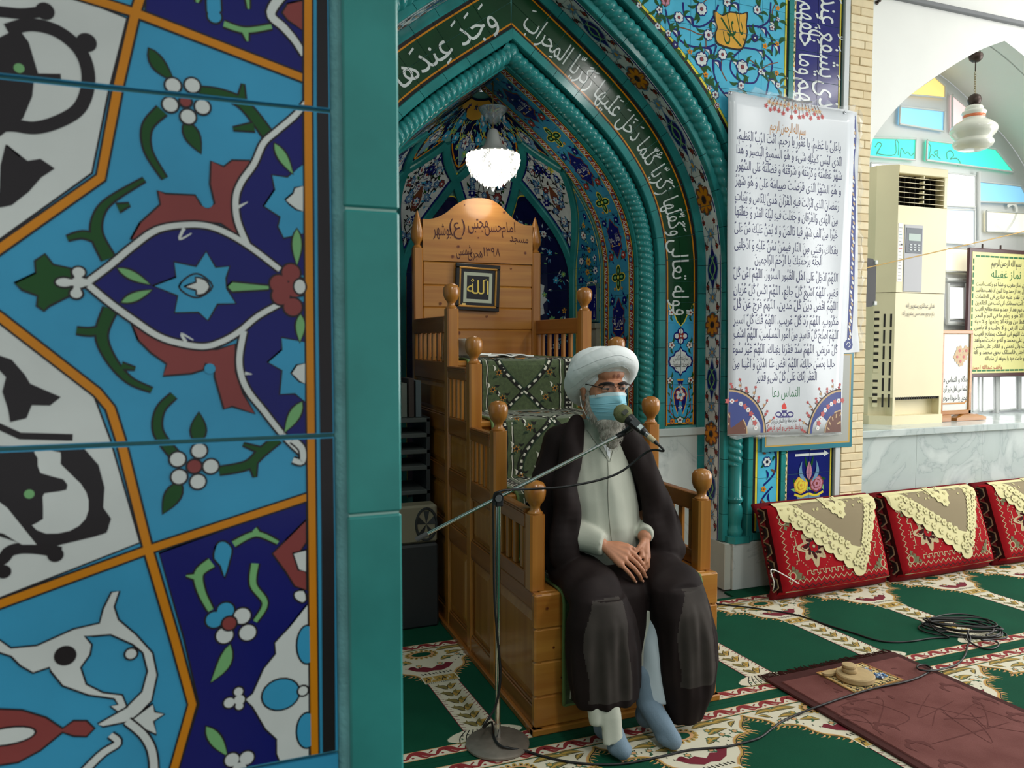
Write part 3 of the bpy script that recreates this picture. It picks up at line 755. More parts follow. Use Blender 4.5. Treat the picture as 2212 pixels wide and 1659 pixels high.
# pentagonal white panels
zz = [ZS-0.0+0.02*i for i in range(200) if ZS+0.02*i <= ZP]
for n_, s_ in enumerate(springs):
    reg = strip_region(lambda z: s_-(arris(z) if z <= ZX else crown(z)), lambda z: s_+(arris(z) if z <= ZX else crown(z)), zz, 0.033)
    if len(reg) < 4: continue
    us = frange(s_-22.5, s_+22.5, 9.0); vz = frange(ZS, ZP, 0.1)
    tiles('tile', reg, us, vz, 0.0, lambda u, v, h: dome(u, v, h-0.001), C['navy'], niche) if False else None
    tiles('tile', reg, us, vz, 0.002, dome, C['white'], niche)
    O = Orn(); ux = math.degrees(1/0.6)
    n = len(reg)
    for i in range(n): O.stroke([(reg[i][0], reg[i][1]), (reg[(i+1) % n][0], reg[(i+1) % n][1])], 0.0, 'navy', 1) if False else None
    vine(O, reg+[reg[0]], 0.012, 'navy', 1, ux)
    O.poly([(s_+x*ux, ZX-0.14+y) for x, y in ((0, 0.10), (0.028, 0.04), (0.03, 0), (0.014, -0.04), (0, -0.055), (-0.014, -0.04), (-0.03, 0), (-0.028, 0.04))], 'brown', 2); bloom(O, (s_, ZX-0.13), 0.022, ('white', 'sky', 'navy'), 6, 3, ux)
    for sg in (-1, 1):
        for P in ([(0, -0.20), (0.06, -0.12), (0.05, -0.02), (0.0, 0.03)], [(0, -0.20), (0.03, -0.26), (0, -0.32), (-0.02, -0.40)], [(0, 0.03), (0.07, 0.0), (0.11, 0.04), (0.08, 0.10)], [(0, 0.03), (0.02, 0.10), (0.06, 0.13)], [(0.05, -0.05), (0.11, -0.04), (0.13, -0.02)]):
            vine(O, [(s_+sg*x*ux, ZX+z) for x, z in P], 0.006, 'black', 2, ux)
        for x, z in ((0.06, -0.10), (0.085, 0.03), (0.03, 0.10), (0.0, -0.25), (0.10, -0.03), (0.02, -0.33), (0.05, 0.13), (0.035, 0.03)):
            bloom(O, (s_+sg*x*ux, ZX+z), 0.019, WF[(int(x*100)) % 4], 6, 3, ux)
            for g in range(4): lf(O, (s_+sg*(x+0.015)*ux, ZX+z), g*1.5+0.4, 0.034, 0.011, ('black', 'sky', 'black', 'dgreen')[g], 2, ux)
    bloom(O, (s_, ZX+0.04), 0.03, ('navy', 'grayblue', 'black'), 6, 4, ux)
    scatter(O, reg, 34, math.degrees(1/0.55), WF, ['black', 'black', 'sky', 'dgreen'], 50+n_, (0.016, 0.026), 'black', 0.014)
    O.build('painted_flowers', dome, niche, h0=0.0024, cuts=(frange(0, 180, 4.5), frange(1.7, ZTOP, 0.04)), vl=vz[1:-1], gap=0.0022, clip=[((0, ZS+0.03, 0), (0, -1, 0))])
# dark arched panels below
zd = [0.35+0.05*i for i in range(200) if 0.35+0.05*i <= ZX]+[ZX]
for n_, c_ in enumerate((45.0, 90.0, 135.0)):
    reg = strip_region(lambda z: c_-22.5+arris(z), lambda z: c_+22.5-arris(z), zd, 0.03)
    us = frange(c_-22.5, c_+22.5, 7.5); vz = frange(0.35, ZX, 0.11)
    tiles('tile', reg, us, vz, 0.002, dome, DARK, niche)
    O = Orn(); ux = ux0
    vine(O, reg, 0.006, 'yellow', 1, ux)
    if n_ != 1:
        # white ogee ornament up the middle
        for zc in (0.75, 1.25, 1.62):
            O.poly([(c_+x*ux, zc+y) for x, y in ((0, 0.16), (0.03, 0.11), (0.08, 0.09), (0.07, 0.03), (0.1, 0.0), (0.07, -0.03), (0.08, -0.09), (0.03, -0.11), (0, -0.16), (-0.03, -0.11), (-0.08, -0.09), (-0.07, -0.03), (-0.1, 0), (-0.07, 0.03), (-0.08, 0.09), (-0.03, 0.11))], 'white', 2)
            O.poly([(c_+x*ux, zc+y) for x, y in ((0, 0.11), (0.05, 0.06), (0.04, 0), (0.05, -0.06), (0, -0.11), (-0.05, -0.06), (-0.04, 0), (-0.05, 0.06))], 'navy', 3)
            O.ell((c_, zc), 0.032*ux, 0.05, 'brown', 4); bloom(O, (c_, zc), 0.02, ('white', 'sky', None), 5, 5, ux)
        scatter(O, reg, 60, ux, NF, ['lgreen', 'grayblue', 'white', 'sky'], 11+n_, (0.016, 0.026), 'grayblue')
    O.build('painted_flowers', dome, niche, h0=0.0024, cuts=(frange(0, 180, 4.5), frange(1.7, ZTOP, 0.04)), vl=vz[1:-1], ul=us[1:-1], gap=0.0022)
# turquoise side panels
for n_, (a, b) in enumerate(((0.0, 22.5), (157.5, 180.0))):
    def lef(z): return a if n_ == 0 else max(a, b-22.5+0+0*z)
    zq = [0.3+0.05*i for i in range(200) if 0.3+0.05*i <= ZX]
    reg = strip_region(lambda z: 0.0 if n_ == 0 else 157.5+arris(z), lambda z: 22.5-arris(z) if n_ == 0 else 180.0, zq, 0.028)
    us = frange(a, b, 11.25); vz = frange(0.3, ZX, 0.11)
    tiles('tile', reg, us, vz, 0.002, dome, LSKY, niche)
    O = Orn(); vine(O, reg, 0.006, 'yellow', 1, ux0); scatter(O, reg, 60, ux0, LF, ['navy', 'dgreen', 'black', 'lgreen'], 31+n_, (0.017, 0.028), 'navy')
    O.build('painted_flowers', dome, niche, h0=0.0024, cuts=(frange(0, 180, 4.5), frange(1.7, ZTOP, 0.04)), vl=vz[1:-1], ul=us[1:-1], gap=0.0022)
# crown of the dome: dark shell with zigzag lower edge
segs = 90; L = []
def zig(u): 
    k = abs(((u+22.5) % 45.0)-22.5)/22.5     # 0 at peak springs, 1 at crossings ... measured from 22.5 offsets
    return ZP+(ZX-ZP)*(1-k)
reg = [(4+172*i/segs, zig(4+172*i/segs)+0.045) for i in range(segs+1)]+[(176, ZTOP-0.035), (4, ZTOP-0.035)]
uz = frange(4, 176, 10.75); vz = frange(ZX, ZTOP-0.03, 0.1)
tiles('tile', reg, uz, vz, 0.002, dome, DARK, niche)
O = Orn(); ux = math.degrees(1/0.42)
vine(O, [(u, z+0.012) for u, z in reg[:segs+1:2]], 0.008, 'orange', 1, ux)
for c_ in (45.0, 90.0, 135.0, 12.0, 168.0):
    O.poly([(c_+x*ux*0.72, ZX+0.11+y*0.8) for x, y in ((0, -0.06), (0.03, 0.0), (0.05, 0.04), (0.09, 0.06), (0.085, 0.10), (0.05, 0.13), (0.03, 0.11), (0, 0.15), (-0.03, 0.11), (-0.05, 0.13), (-0.085, 0.10), (-0.09, 0.06), (-0.05, 0.04), (-0.03, 0.0))], 'yellow', 1)
    O.poly([(c_+x*0.65*ux, ZX+0.111+y*0.73) for x, y in ((0, -0.06), (0.03, 0.0), (0.05, 0.04), (0.09, 0.06), (0.085, 0.10), (0.05, 0.13), (0.03, 0.11), (0, 0.15), (-0.03, 0.11), (-0.05, 0.13), (-0.085, 0.10), (-0.09, 0.06), (-0.05, 0.04), (-0.03, 0.0))], 'grayblue', 2)
    bloom(O, (c_, ZX+0.18), 0.032, ('white', 'red', 'navy'), 6, 4, ux); bloom(O, (c_, ZX+0.02), 0.02, ('yellow', 'lgreen', None), 5, 3, ux)
for c_ in (22.5, 67.5, 112.5, 157.5): 
    bloom(O, (c_, ZP+0.10), 0.04, ('sky', 'white', None), 8, 3, math.degrees(1/0.32)); bloom(O, (c_, ZP+0.06), 0.02, ('lgreen', 'yellow', None), 5, 3, ux)
for i, c_ in enumerate((30, 60, 75, 105, 120, 150)):
    bloom(O, (c_, ZP+0.03), 0.028, ('sky', 'white', None), 8, 3, math.degrees(1/0.35)); vine(O, [(c_-6, ZX+0.2), (c_, ZX+0.26), (c_+5, ZX+0.33)], 0.005, 'yellow', 2, ux)
scatter(O, reg, 90, ux, NF, ['lgreen', 'sky', 'sky', 'lgreen'], 77, (0.014, 0.022), 'yellow')
O.poly([(20, ZTOP-0.04), (20, ZTOP-0.07), (45, ZTOP-0.085), (60, ZTOP-0.075), (75, ZTOP-0.11), (90, ZTOP-0.12), (105, ZTOP-0.11), (120, ZTOP-0.075), (135, ZTOP-0.085), (160, ZTOP-0.07), (160, ZTOP-0.04)], 'gold', 5)
for c_ in (60, 90, 120): bloom(O, (c_, ZTOP-0.065), 0.014, ('navy', 'dgreen', None), 5, 6, math.degrees(1/0.12))
O.build('painted_flowers', dome, niche, h0=0.0024, cuts=(frange(0, 180, 4.5), frange(1.7, ZTOP, 0.04)), vl=vz[1:-1], gap=0.0022)
# small plaque and marble block on the right side of the apse
pl = thing('wall_plaque', 'small navy tile plaque with white handwriting on the niche side wall', 'plaque')
fd = lambda u, v, h: dome(u, v, h)
obj('plate', MB().prism(rect(3.5, 12.5, 1.47, 1.70), fd, 0.002, 0.018), glaze('plaque_frame', (70, 110, 110)), pl)
O = Orn(); O.poly(rect(4.3, 11.7, 1.483, 1.687), 'navy', 1)
for P in ([(4.3, 1.483), (11.7, 1.483), (11.7, 1.687), (4.3, 1.687), (4.3, 1.483)],): vine(O, P, 0.003, 'cream', 2, ux0)
for s_, zc, em, wd in (('محراب نمازی', 1.63, 0.07, 6.4), ('نور محمد', 1.575, 0.06, 5.6), ('۷۸/۸/۸', 1.515, 0.06, 5.6)):
    V, Fc = text2d(s_, 0.015); kx = wd/V[:, 0].max(); O.tris(np.stack([8.0+wd/2-V[:, 0]*kx, zc+(V[:, 1]-0.28)*em], axis=1), Fc, 'white', 3)
O.build('inscription', lambda u, v, h: dome(u, v, h+0.018), pl)
mbk = thing('stone_shelf', 'grey marble ledge block under the plaque in the niche', 'ledge')
obj('block', MB().prism(rect(2.5, 13.5, 0.9, 1.455), fd, 0.0015, 0.03), mat('grey_marble', (116, 120, 108), 0.35, rgb2=(150, 150, 136), vscale=9), mbk)
obj('cap', MB().prism(rect(2.2, 14, 1.43, 1.462), fd, 0.0015, 0.042), mat('grey_marble', (0, 0, 0)), mbk)
# marble dado inside the arch, under the green band
dado = struct(empty('wall_dado'), 'grey marble dado under the green inscription band')
for sg in (1, -1):
    x0 = XC+sg*0.855; x1 = XC+sg*1.16
    a, b = min(x0, x1), max(x0, x1)
    obj('slab', MB().box(a, b, Y2-0.012, Y2+0.05, 0.0, 0.83, b=0.002), VMARBLE, dado); obj('slab_cap', MB().box(a, b, Y2-0.022, Y2+0.05, 0.83, 0.872, b=0.003), VMARBLE, dado)
    xj = XC+sg*0.77
    obj('slab', MB().box(min(xj, XC+sg*0.86), max(xj, XC+sg*0.86), 3.70, YN, 0.0, 0.86, b=0.002), VMARBLE, dado)

# ============================================================ outer wall plane
wf = struct(empty('wall_front'), 'tiled wall around the niche arch with sky blue spandrel and navy script column')
XR = 3.50; ZC = 3.75
pts = [(XR, 0), (XR, ZC), (-1.4, ZC), (-1.4, 0)]
Lp = [arch(TM-TM*i/120, 0.44) for i in range(121)]
poly = pts+[(Lp[0][0], 0)]+Lp+[(Lp[-1][0], 0)]
obj('wall_body', MB().prism(poly, lambda u, v, h: (u, Y1+0.004-h, v), -0.25, 0.0), TGROUT, wf, recalc=False)
fw_ = lambda u, v, h: (u, Y1-h, v)
SPX = 2.893; zbt = 0.305
arcp = [arch(i*AL/70, 0.462) for i in range(71)]
reg = [(SPX, zbt), (SPX, ZC-0.05), (XC, ZC-0.05)]+[p for p in arcp[::-1] if p[1] > zbt]+[(arcp[0][0], zbt)]
su = frange(XC, SPX, 0.149); sv = frange(zbt, ZC-0.05, 0.149)
tiles('tile', reg, su, sv, 0.0022, fw_, C['sky2'], wf)
regL = [(2*XC-p[0], p[1]) for p in reg][::-1]
tiles('tile', regL, [2*XC-u for u in su[::-1]], sv, 0.0022, fw_, C['sky2'], wf)
# black and yellow edge lines of the spandrel as tile strips
def line_run(o0, o1, m, name, step=0.15):
    cuts = frange(0.05, AL, step)
    for i in range(len(cuts)-1):
        mb = MB(); sweep(mb, [(o0, Y1+0.004), (o0, Y1-0.0005), (o1, Y1-0.0005), (o1, Y1+0.004)], cuts[i]+0.001, cuts[i+1]-0.001, closed=True); obj(name, mb, m, wf)
line_run(0.424, 0.446, C['black'], 'edge_tile'); line_run(0.447, 0.459, C['yellow'], 'edge_tile')
def vstrip(x0, x1, m, name, z0=0.28, z1=3.70, step=0.30, h=0.0):
    for a, b in zip(frange(z0, z1, step)[:-1], frange(z0, z1, step)[1:]): obj(name, MB().box(x0, x1, Y1-h, Y1+0.006, a+0.001, b-0.001), m, wf)
vstrip(2.896, 2.906, C['yellow'], 'edge_tile'); vstrip(2.907, 2.916, C['black'], 'edge_tile'); vstrip(2.918, 2.948, TEAL, 'moulding_tile', step=0.15, h=0.008)
vstrip(2.950, 2.966, C['cream'], 'edge_tile'); vstrip(3.270, 3.279, C['yellow'], 'edge_tile'); vstrip(3.280, 3.287, C['black'], 'edge_tile')
obj('bottom_moulding', MB().box(2.74, 2.918, Y1-0.006, Y1+0.006, 0.262, 0.30, b=0.002), TEAL, wf)
# spandrel painting
O = Orn()
cg = (onY(1577, 65, Y1).x, onY(1577, 65, Y1).z)
def inreg(p, m=0.03): return all(inside(reg, (p[0]+dx*m, p[1]+dz*m)) for dx, dz in ((1, 0), (-1, 0), (0, 1), (0, -1)))
def px(x, y): q = onY(x, y, Y1); return (q.x, q.z)
gold = cr([px(*p) for p in ((1545, 25), (1560, 35), (1577, 28), (1600, 32), (1612, 30), (1610, 55), (1612, 70), (1606, 95), (1598, 105), (1580, 103), (1568, 100), (1550, 92), (1546, 75), (1550, 60), (1545, 42))], 3, True)
gc = (sum(p.x for p in gold)/len(gold), sum(p.y for p in gold)/len(gold))
O.poly([(gc[0]+(p.x-gc[0])*1.1, gc[1]+(p.y-gc[1])*1.1) for p in gold], 'black', 3); O.poly([tuple(p) for p in gold], 'gold', 4)
O.text('یا علی', (gc[0]+0.01, gc[1]+0.015), 0.17, 'dgreen', 5, 0.25, 0.012, width=0.13); O.stroke([(gc[0]-0.06, gc[1]+0.05), (gc[0]+0.0, gc[1]-0.02), (gc[0]+0.07, gc[1]-0.08)], 0.010, 'dgreen', 5, sm=5)
vines = [[(1437, 20), (1450, 62), (1480, 95), (1520, 103), (1546, 96)], [(1475, 5), (1480, 35), (1505, 58), (1535, 45), (1552, 10)], [(1548, 98), (1540, 130), (1545, 170), (1562, 200), (1580, 215)], [(1600, 108), (1580, 130), (1580, 155), (1600, 175), (1630, 178), (1640, 150), (1625, 140)], [(1604, 103), (1635, 108), (1660, 125), (1668, 140), (1662, 170), (1655, 205)], [(1612, 57), (1640, 58), (1660, 72), (1668, 95), (1666, 120)], [(1665, 5), (1660, 45), (1636, 60)], [(1575, 25), (1580, 5), (1590, -30)], [(1437, 15), (1420, -20), (1400, -50)]]
for vv in vines:
    P = [px(*p) for p in vv]; O.stroke(P, 0.010, 'navy', 1, sm=6)
    for a in (1, len(P)-2):
        O.leaf(P[a], (P[a][0]+0.05, P[a][1]-0.05), 0.03, 'navy', 2, 0.25); O.leaf((P[a][0]+0.008, P[a][1]-0.008), (P[a][0]+0.035, P[a][1]-0.034), 0.012, 'white', 3, 0.25)
stems = [[(1465, 58), (1490, 65), (1515, 75), (1548, 70)], [(1524, 75), (1525, 100), (1522, 120), (1545, 125), (1560, 118)], [(1510, 140), (1520, 155), (1524, 160)], [(1560, 125), (1558, 150), (1570, 175)], [(1603, 145), (1620, 130), (1640, 150)], [(1645, 150), (1660, 140), (1680, 135)], [(1660, 175), (1675, 165), (1682, 160)], [(1420, 25), (1425, 40), (1430, 45)], [(1670, 45), (1668, 25), (1675, 8)], [(1520, 5), (1530, -5)]]
for vv in stems: O.stroke([px(*p) for p in vv], 0.006, 'brown', 1, sm=5)
fl = [((1515, 20), 15, 8, 'w'), ((1466, 38), 13, 7, 'w'), ((1424, 22), 9, 5, 'w'), ((1420, 57), 8, 5, 'w'), ((1443, 72), 8, 5, 'w'), ((1458, 97), 9, 5, 'n'), ((1530, 76), 13, 7, 'w'), ((1515, 128), 17, 8, 'w'), ((1560, 118), 13, 7, 'w'), ((1603, 145), 17, 8, 'w'), ((1643, 155), 8, 6, 'w'), ((1630, 82), 10, 6, 'n'), ((1667, 60), 8, 5, 'w'), ((1635, 22), 11, 6, 'w'), ((1680, 42), 6, 4, 'w'), ((1570, 5), 11, 6, 'w'), ((1490, 112), 8, 5, 'o'), ((1524, 162), 8, 5, 'o'), ((1652, 100), 8, 5, 'o'), ((1678, 95), 7, 5, 'o'), ((1677, 158), 7, 5, 'o'), ((1680, 18), 7, 5, 'o'), ((1437, 2), 12, 7, 'p'), ((1545, 205), 10, 6, 'w'), ((1532, 190), 7, 5, 'w'), ((1380, 12), 7, 5, 'w'), ((1548, 228), 7, 5, 'r'), ((1680, 185), 8, 5, 'w'), ((1600, 185), 10, 6, 'w')]
for (p, r, n, k) in fl:
    c = px(*p); rr = r*0.0020
    cols = {'w': ('white', 'red', 'navy'), 'n': ('navy', 'white', 'black'), 'o': ('orange', 'brown', None), 'p': ('pink', 'red', 'brown'), 'r': ('red', 'white', 'white')}[k]
    O.flower(c, rr, n, *cols, rnd.random(), 4)
    for g in range(4):
        a = rnd.uniform(0, 6.28); O.leaf((c[0]+rr*1.1*math.cos(a), c[1]+rr*1.1*math.sin(a)), (c[0]+(rr+0.055)*math.cos(a+0.4), c[1]+(rr+0.055)*math.sin(a+0.4)), 0.017, 'dgreen', 2, 0.2)
# lower strip of scrolling vine between column and script
for i in range(8):
    z = 0.42+i*0.27; xm = 2.835; sg = 1 if i % 2 else -1
    O.stroke([(xm-sg*0.03, z-0.13), (xm+sg*0.045, z-0.06), (xm+sg*0.045, z+0.05), (xm-sg*0.03, z+0.13)], 0.011, 'navy', 1, sm=6)
    O.flower((xm-sg*0.01, z), 0.026, 6, 'white', 'black', 'navy', 0, 4); O.flower((xm+sg*0.03, z+0.12), 0.017, 5, 'orange', 'brown', None, 0, 4)
    for g in range(6):
        a = g*1.05; O.leaf((xm+0.03*math.cos(a), z+0.05*math.sin(a)), (xm+0.055*math.cos(a+0.3), z+0.105*math.sin(a+0.3)), 0.014, ('dgreen', 'navy', 'brown')[g % 3], 2, 0.2)
O.build('painted_arabesque', fw_, wf, ul=su[1:-1], vl=sv[1:-1], gap=0.0024)
# bead pattern on the cream edge strip
O = Orn()
for i in range(44):
    z = 0.36+i*0.075; O.star((2.958, z), 0.009, 4, 'orange' if i % 3 == 0 else 'dgreen', 1); O.stroke([(2.953, z+0.02), (2.962, z+0.037), (2.953, z+0.055)], 0.003, 'black', 1, sm=3)
O.build('painted_beads', fw_, wf)
# navy script column
nav = struct(empty('wall_script_column'), 'navy tile column with two lines of white script and a painted flower basket')
NX0, NX1 = 2.968, 3.268; NZ0 = 0.30
nu = frange(NX0, NX1, 0.15); nz = frange(NZ0, 3.70, 0.155)
tiles('tile', rect(NX0, NX1, NZ0, 3.70), nu, nz, 0.0024, fw_, C['navy'], nav)
O = Orn()
def up_text(s_, z0, z1, xm, em, bold):
    V, Fc = text2d(s_, bold); k = (z1-z0)/V[:, 0].max(); O.tris(np.stack([xm+(V[:, 1]-0.3)*em, z1-V[:, 0]*k], axis=1), Fc, 'white', 3)
up_text('اللّه لا اله الا هو الحی القیوم', 0.74, 1.85, NX0+0.215, 0.20, 0.032); up_text('لا تاخذه سنة و لا نوم له ما', 0.78, 1.85, NX0+0.08, 0.19, 0.030)
up_text('وَالاَرضِ مَن ذَا الَّذی', 1.90, 2.78, NX0+0.225, 0.21, 0.034); up_text('یَعلَمُ ما بَینَ اَیدیهِم', 1.90, 2.78, NX0+0.08, 0.20, 0.032)
up_text('یَشفَعُ عِندَهُ اِلّا بِاِذنِه', 2.80, 3.66, NX0+0.225, 0.21, 0.034); up_text('وَما خَلفَهُم وَلا یُحیطون', 2.80, 3.66, NX0+0.08, 0.20, 0.032)
O.stroke([(NX0+0.05, 0.715), (NX0+0.27, 0.715)], 0.014, 'white', 3); O.poly([(NX0+0.255, 0.70), (NX0+0.29, 0.715), (NX0+0.255, 0.735)], 'white', 4)
bx, bz = NX0+0.15, 0.43    # flower basket
O.poly([(bx-0.085, bz+0.06), (bx-0.055, bz+0.05), (bx, bz+0.06), (bx+0.055, bz+0.05), (bx+0.09, bz+0.062), (bx+0.055, bz-0.02), (bx+0.045, bz-0.09), (bx-0.045, bz-0.09), (bx-0.055, bz-0.02)], 'grayblue', 1)
O.stroke([(bx-0.1, bz+0.065), (bx-0.05, bz+0.05), (bx, bz+0.062), (bx+0.05, bz+0.05), (bx+0.105, bz+0.068)], 0.013, 'yellow', 3, sm=4)
for i in range(5): O.ell((bx-0.05+i*0.025, bz+0.01), 0.012, 0.022, 'orange', 2, 0.5); 
O.poly([(bx-0.047, bz-0.04), (bx+0.047, bz-0.04), (bx+0.042, bz-0.09), (bx-0.042, bz-0.09)], 'pink', 2)
for i in range(6): O.stroke([(bx-0.04+i*0.016, bz-0.042), (bx-0.036+i*0.0145, bz-0.088)], 0.004, 'brown', 3)
for c, col, cen in (((bx-0.055, bz+0.115), 'yellow', 'gold'), ((bx+0.055, bz+0.118), 'pink', 'red')):
    for g in range(6): O.leaf((c[0], c[1]), (c[0]+0.075*math.cos(g*1.05+0.3), c[1]+0.065*math.sin(g*1.05+0.3)), 0.026, ('dgreen', 'lgreen')[g % 2], 1, 0.2)
    O.flower(c, 0.042, 7, col, cen, cen, 0.2, 3, 0.5); O.flower(c, 0.024, 5, col, cen, cen, 0.6, 7, 0.5)
for sg in (-1, 1): O.leaf((bx+sg*0.02, bz+0.13), (bx+sg*0.05, bz+0.25), 0.025, 'grayblue', 3, -0.2*sg, 'navy', 0.003); O.leaf((bx+sg*0.012, bz+0.2), (bx+sg*0.03, bz+0.28), 0.014, 'dgreen', 2)
O.leaf((bx, bz+0.14), (bx, bz+0.25), 0.04, 'pink', 4, 0, 'navy', 0.003)
O.text('هنری کاشی ...', (bx, 0.355), 0.045, 'white', 2, 0, 0.01) if False else None
for i in range(5): O.ell((bx-0.12+i*0.022, 0.345), 0.006, 0.006, 'white', 2); O.stroke([(bx+0.05+i*0.018, 0.34), (bx+0.056+i*0.018, 0.36)], 0.004, 'white', 2)
O.build('painted_script', fw_, nav, ul=nu[1:-1], vl=nz[1:-1], gap=0.0024)
# aluminium channel and brick pier edge
obj('cover_channel', MB().box(3.292, 3.330, Y1-0.016, Y1+0.004, 0.34, 3.70, b=0.003), mat('grey_channel', (200, 204, 206), 0.4, spec=0.5), wf)
BR = [mat('cream_brick_%d' % i, c, 0.7, var=0.06, vscale=20, bump=0.15, bscale=60) for i, c in enumerate(((226, 208, 170), (218, 198, 158), (232, 216, 180)))]
pier = struct(empty('wall_brick_pier'), 'narrow strip of cream facing bricks beside the script column')
obj('mortar', MB().box(3.334, 3.498, Y1-0.010, Y1+0.1, 0.255, 3.72), mat('mortar', (180, 160, 124), 0.9), pier)
z = 0.255; i = 0
while z < 3.70:
    h = 0.0455; xs = [3.333, 3.497] if i % 2 else [3.333, 3.415+rnd.uniform(-0.02, 0.04), 3.497]
    for a, b in zip(xs[:-1], xs[1:]): obj('brick', MB().box(a+0.001, b-0.001, Y1-0.016+rnd.uniform(-0.002, 0.002), Y1+0.05, z+0.002, z+h-0.002, b=0.003), BR[rnd.randrange(3)], pier)
    z += h; i += 1
# marble plinth under the column
pn = struct(empty('wall_plinth'), 'grey marble plinth under the tiled wall')
obj('slab', MB().box(2.602, 3.50, 3.408, 3.50, 0.0, 0.256, b=0.003), VMARBLE, pn)
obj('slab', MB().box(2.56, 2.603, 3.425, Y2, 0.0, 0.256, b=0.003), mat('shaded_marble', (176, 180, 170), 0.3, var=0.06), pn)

# ============================================================ plaster wall with arched window bay
YW = 3.45
wr = struct(empty('wall_right'), 'white plaster wall with a pointed window bay')
XA = 4.602
wa = cr([(0, 3.208), (0.20, 3.128), (0.462, 2.985), (0.788, 2.775), (0.994, 2.575), (1.07, 2.46), (1.10, 2.34), (1.102, 2.1), (1.102, 0.83)], 7)
aw = [(XA-p.x, p.y) for p in wa][::-1]+[(XA+p.x, p.y) for p in wa][1:]
poly = [(3.50, 0.83), (3.50, ZC), (9.0, ZC), (9.0, 0.0), (5.71, 0.0), (5.71, 0.83)]
full = [(aw[0][0], 0.8)]+aw+[(aw[-1][0], 0.8)]
P = [(3.497, 0.8), (3.497, ZC), (9.0, ZC), (9.0, 0.8)]+full[::-1]
P = [(3.497, ZC), (9.0, ZC), (9.0, 0.8)]+[(aw[-1][0], 0.8)]+aw[::-1]+[(aw[0][0], 0.8), (3.497, 0.8)]
obj('wall_face', MB().prism(P, lambda u, v, h: (u, YW-h, v), -0.10, 0.0), PLASTER, wr)
YB = 3.97
V = []; k = len(aw)
for (x, z) in aw: V += [(x, YW+0.09, z), (x, YB, z)]
obj('bay_reveal', MB().add(V, [(2*i, 2*i+1, 2*i+3, 2*i+2) for i in range(k-1)]), PLASTER, wr, smooth=35)
tr = struct(obj('trim_1', MB().box(3.50, 9.0, YW-0.03, YW+0.01, 3.312, 3.336, b=0.003), mat('grey_cornice', (120, 122, 126), 0.6)), 'thin grey cornice line on the white wall')
# marble shelf and dado under the window
dd = struct(empty('wall_window_dado'), 'veined white marble dado and deep window sill')
xs = [3.499, 3.97, 4.53, 5.10, 5.70, 6.4, 7.2, 8.1, 9.0]
for a, b in zip(xs[:-1], xs[1:]): obj('slab', MB().box(a+0.0008, b-0.0008, YW+0.002+rnd.uniform(0, 0.001), YW+0.06, 0.0, 0.786), VMARBLE, dd)
for a, b in ((3.499, 4.90), (4.902, 6.3), (6.302, 9.0)): obj('sill_slab', MB().box(a, b, YW-0.02, YB, 0.786, 0.829, b=0.004), VMARBLE, dd)
# ceiling and floor
struct(obj('ceiling', MB().box(-4, 9, -5, 5.2, ZC, ZC+0.1), PLASTER), 'white ceiling')
struct(obj('wall_light_block', MB().box(-2.5, -2.4, -5, 5.2, -0.012, ZC), PLASTER), 'added unseen plaster wall that blocks light from the left')  # added out of view to keep light off the left side
struct(obj('floor', MB().box(-4, 9, -5, 5.2, -0.12, -0.012), mat('screed', (120, 118, 112), 0.8)), 'floor under the carpet')
# ============================================================ near tiled pier at the left
YP = 0.49
pr = struct(empty('wall_left'), 'near pier face of large painted tiles with amber strapwork and a turquoise edge')
ex = onY(861, 900, YP).x; tx0 = onY(745, 900, YP).x; tx1 = onY(721, 900, YP).x
zl = [onY(715, 240, YP).z, onY(722, 940, YP).z, onY(735, 1624, YP).z]; dz = zl[0]-zl[1]
rows = [zl[0]+2*dz, zl[0]+dz]+zl+[zl[2]-dz, zl[2]-2*dz]
obj('pier_body', MB().box(-1.6, ex-0.004, YP+0.0035, YP+0.62, 0.0, 3.75), TGROUT, pr)
fp = lambda u, v, h: (u, YP-h, v)
def G(x, y, k=0): q = onY(x/2.514, (y+1257*k)/2.514, YP); return (q.x, q.z)
def GP(L, k=0): return [G(x, y, k) for x, y in L]
U = abs(G(100, 1000)[0]-G(0, 1000)[0])/100      # one trace unit in metres
O = Orn()
LNW = 13*U
def shp(L, k, col, l, sm=0, out=True, lw=1.0):
    P = GP(L, k)
    if sm: P = [tuple(p) for p in cr(P, sm, True)]
    O.poly(P, col, l)
    if out: O.stroke(P+[P[0], P[1]], LNW*lw, 'black', l)
def strk(L, k, w, col, l, w1=None, sm=5, out=True):
    P = [tuple(p) for p in cr(GP(L, k), sm)] if sm else GP(L, k)
    W = (lambda f: (w+(w1-w)*f)*U) if w1 is not None else (lambda f: w*U)
    if out: O.stroke(P, lambda f: W(f)+2.0*LNW, 'black', l)
    O.stroke(P, W, col, l+1)
def lens(a, b, k, w, col, l, bend=0.0): O.leaf(G(*a, k), G(*b, k), w*U, col, l, bend, 'black', LNW)
def dsc(c, k, r, col, l, out=True, ry=None):
    q = G(*c, k)
    if out: O.ell(q, r*U+LNW, (ry or r)*U+LNW, 'black', l, 0, 20)
    O.ell(q, r*U, (ry or r)*U, col, l+1, 0, 20)
LX = -700
# white fields and navy fields
shp([(LX, -900), (300, -60), (690, 100), (590, 500), (500, 940), (0, 1300), (LX, 1780)], 0, 'white', 1)
shp([(LX, 40), (0, 500), (510, 890), (600, 1130), (760, 1690), (0, 1990), (LX, 2260)], 1, 'white', 1)
shp([(800, -900), (1650, -900), (1650, 415), (790, 75)], 0, 'navy', 1)
shp([(865, 490), (1665, 200), (1690, 1900), (900, 1900), (1080, 1310), (1000, 960)], 2, 'navy', 1)
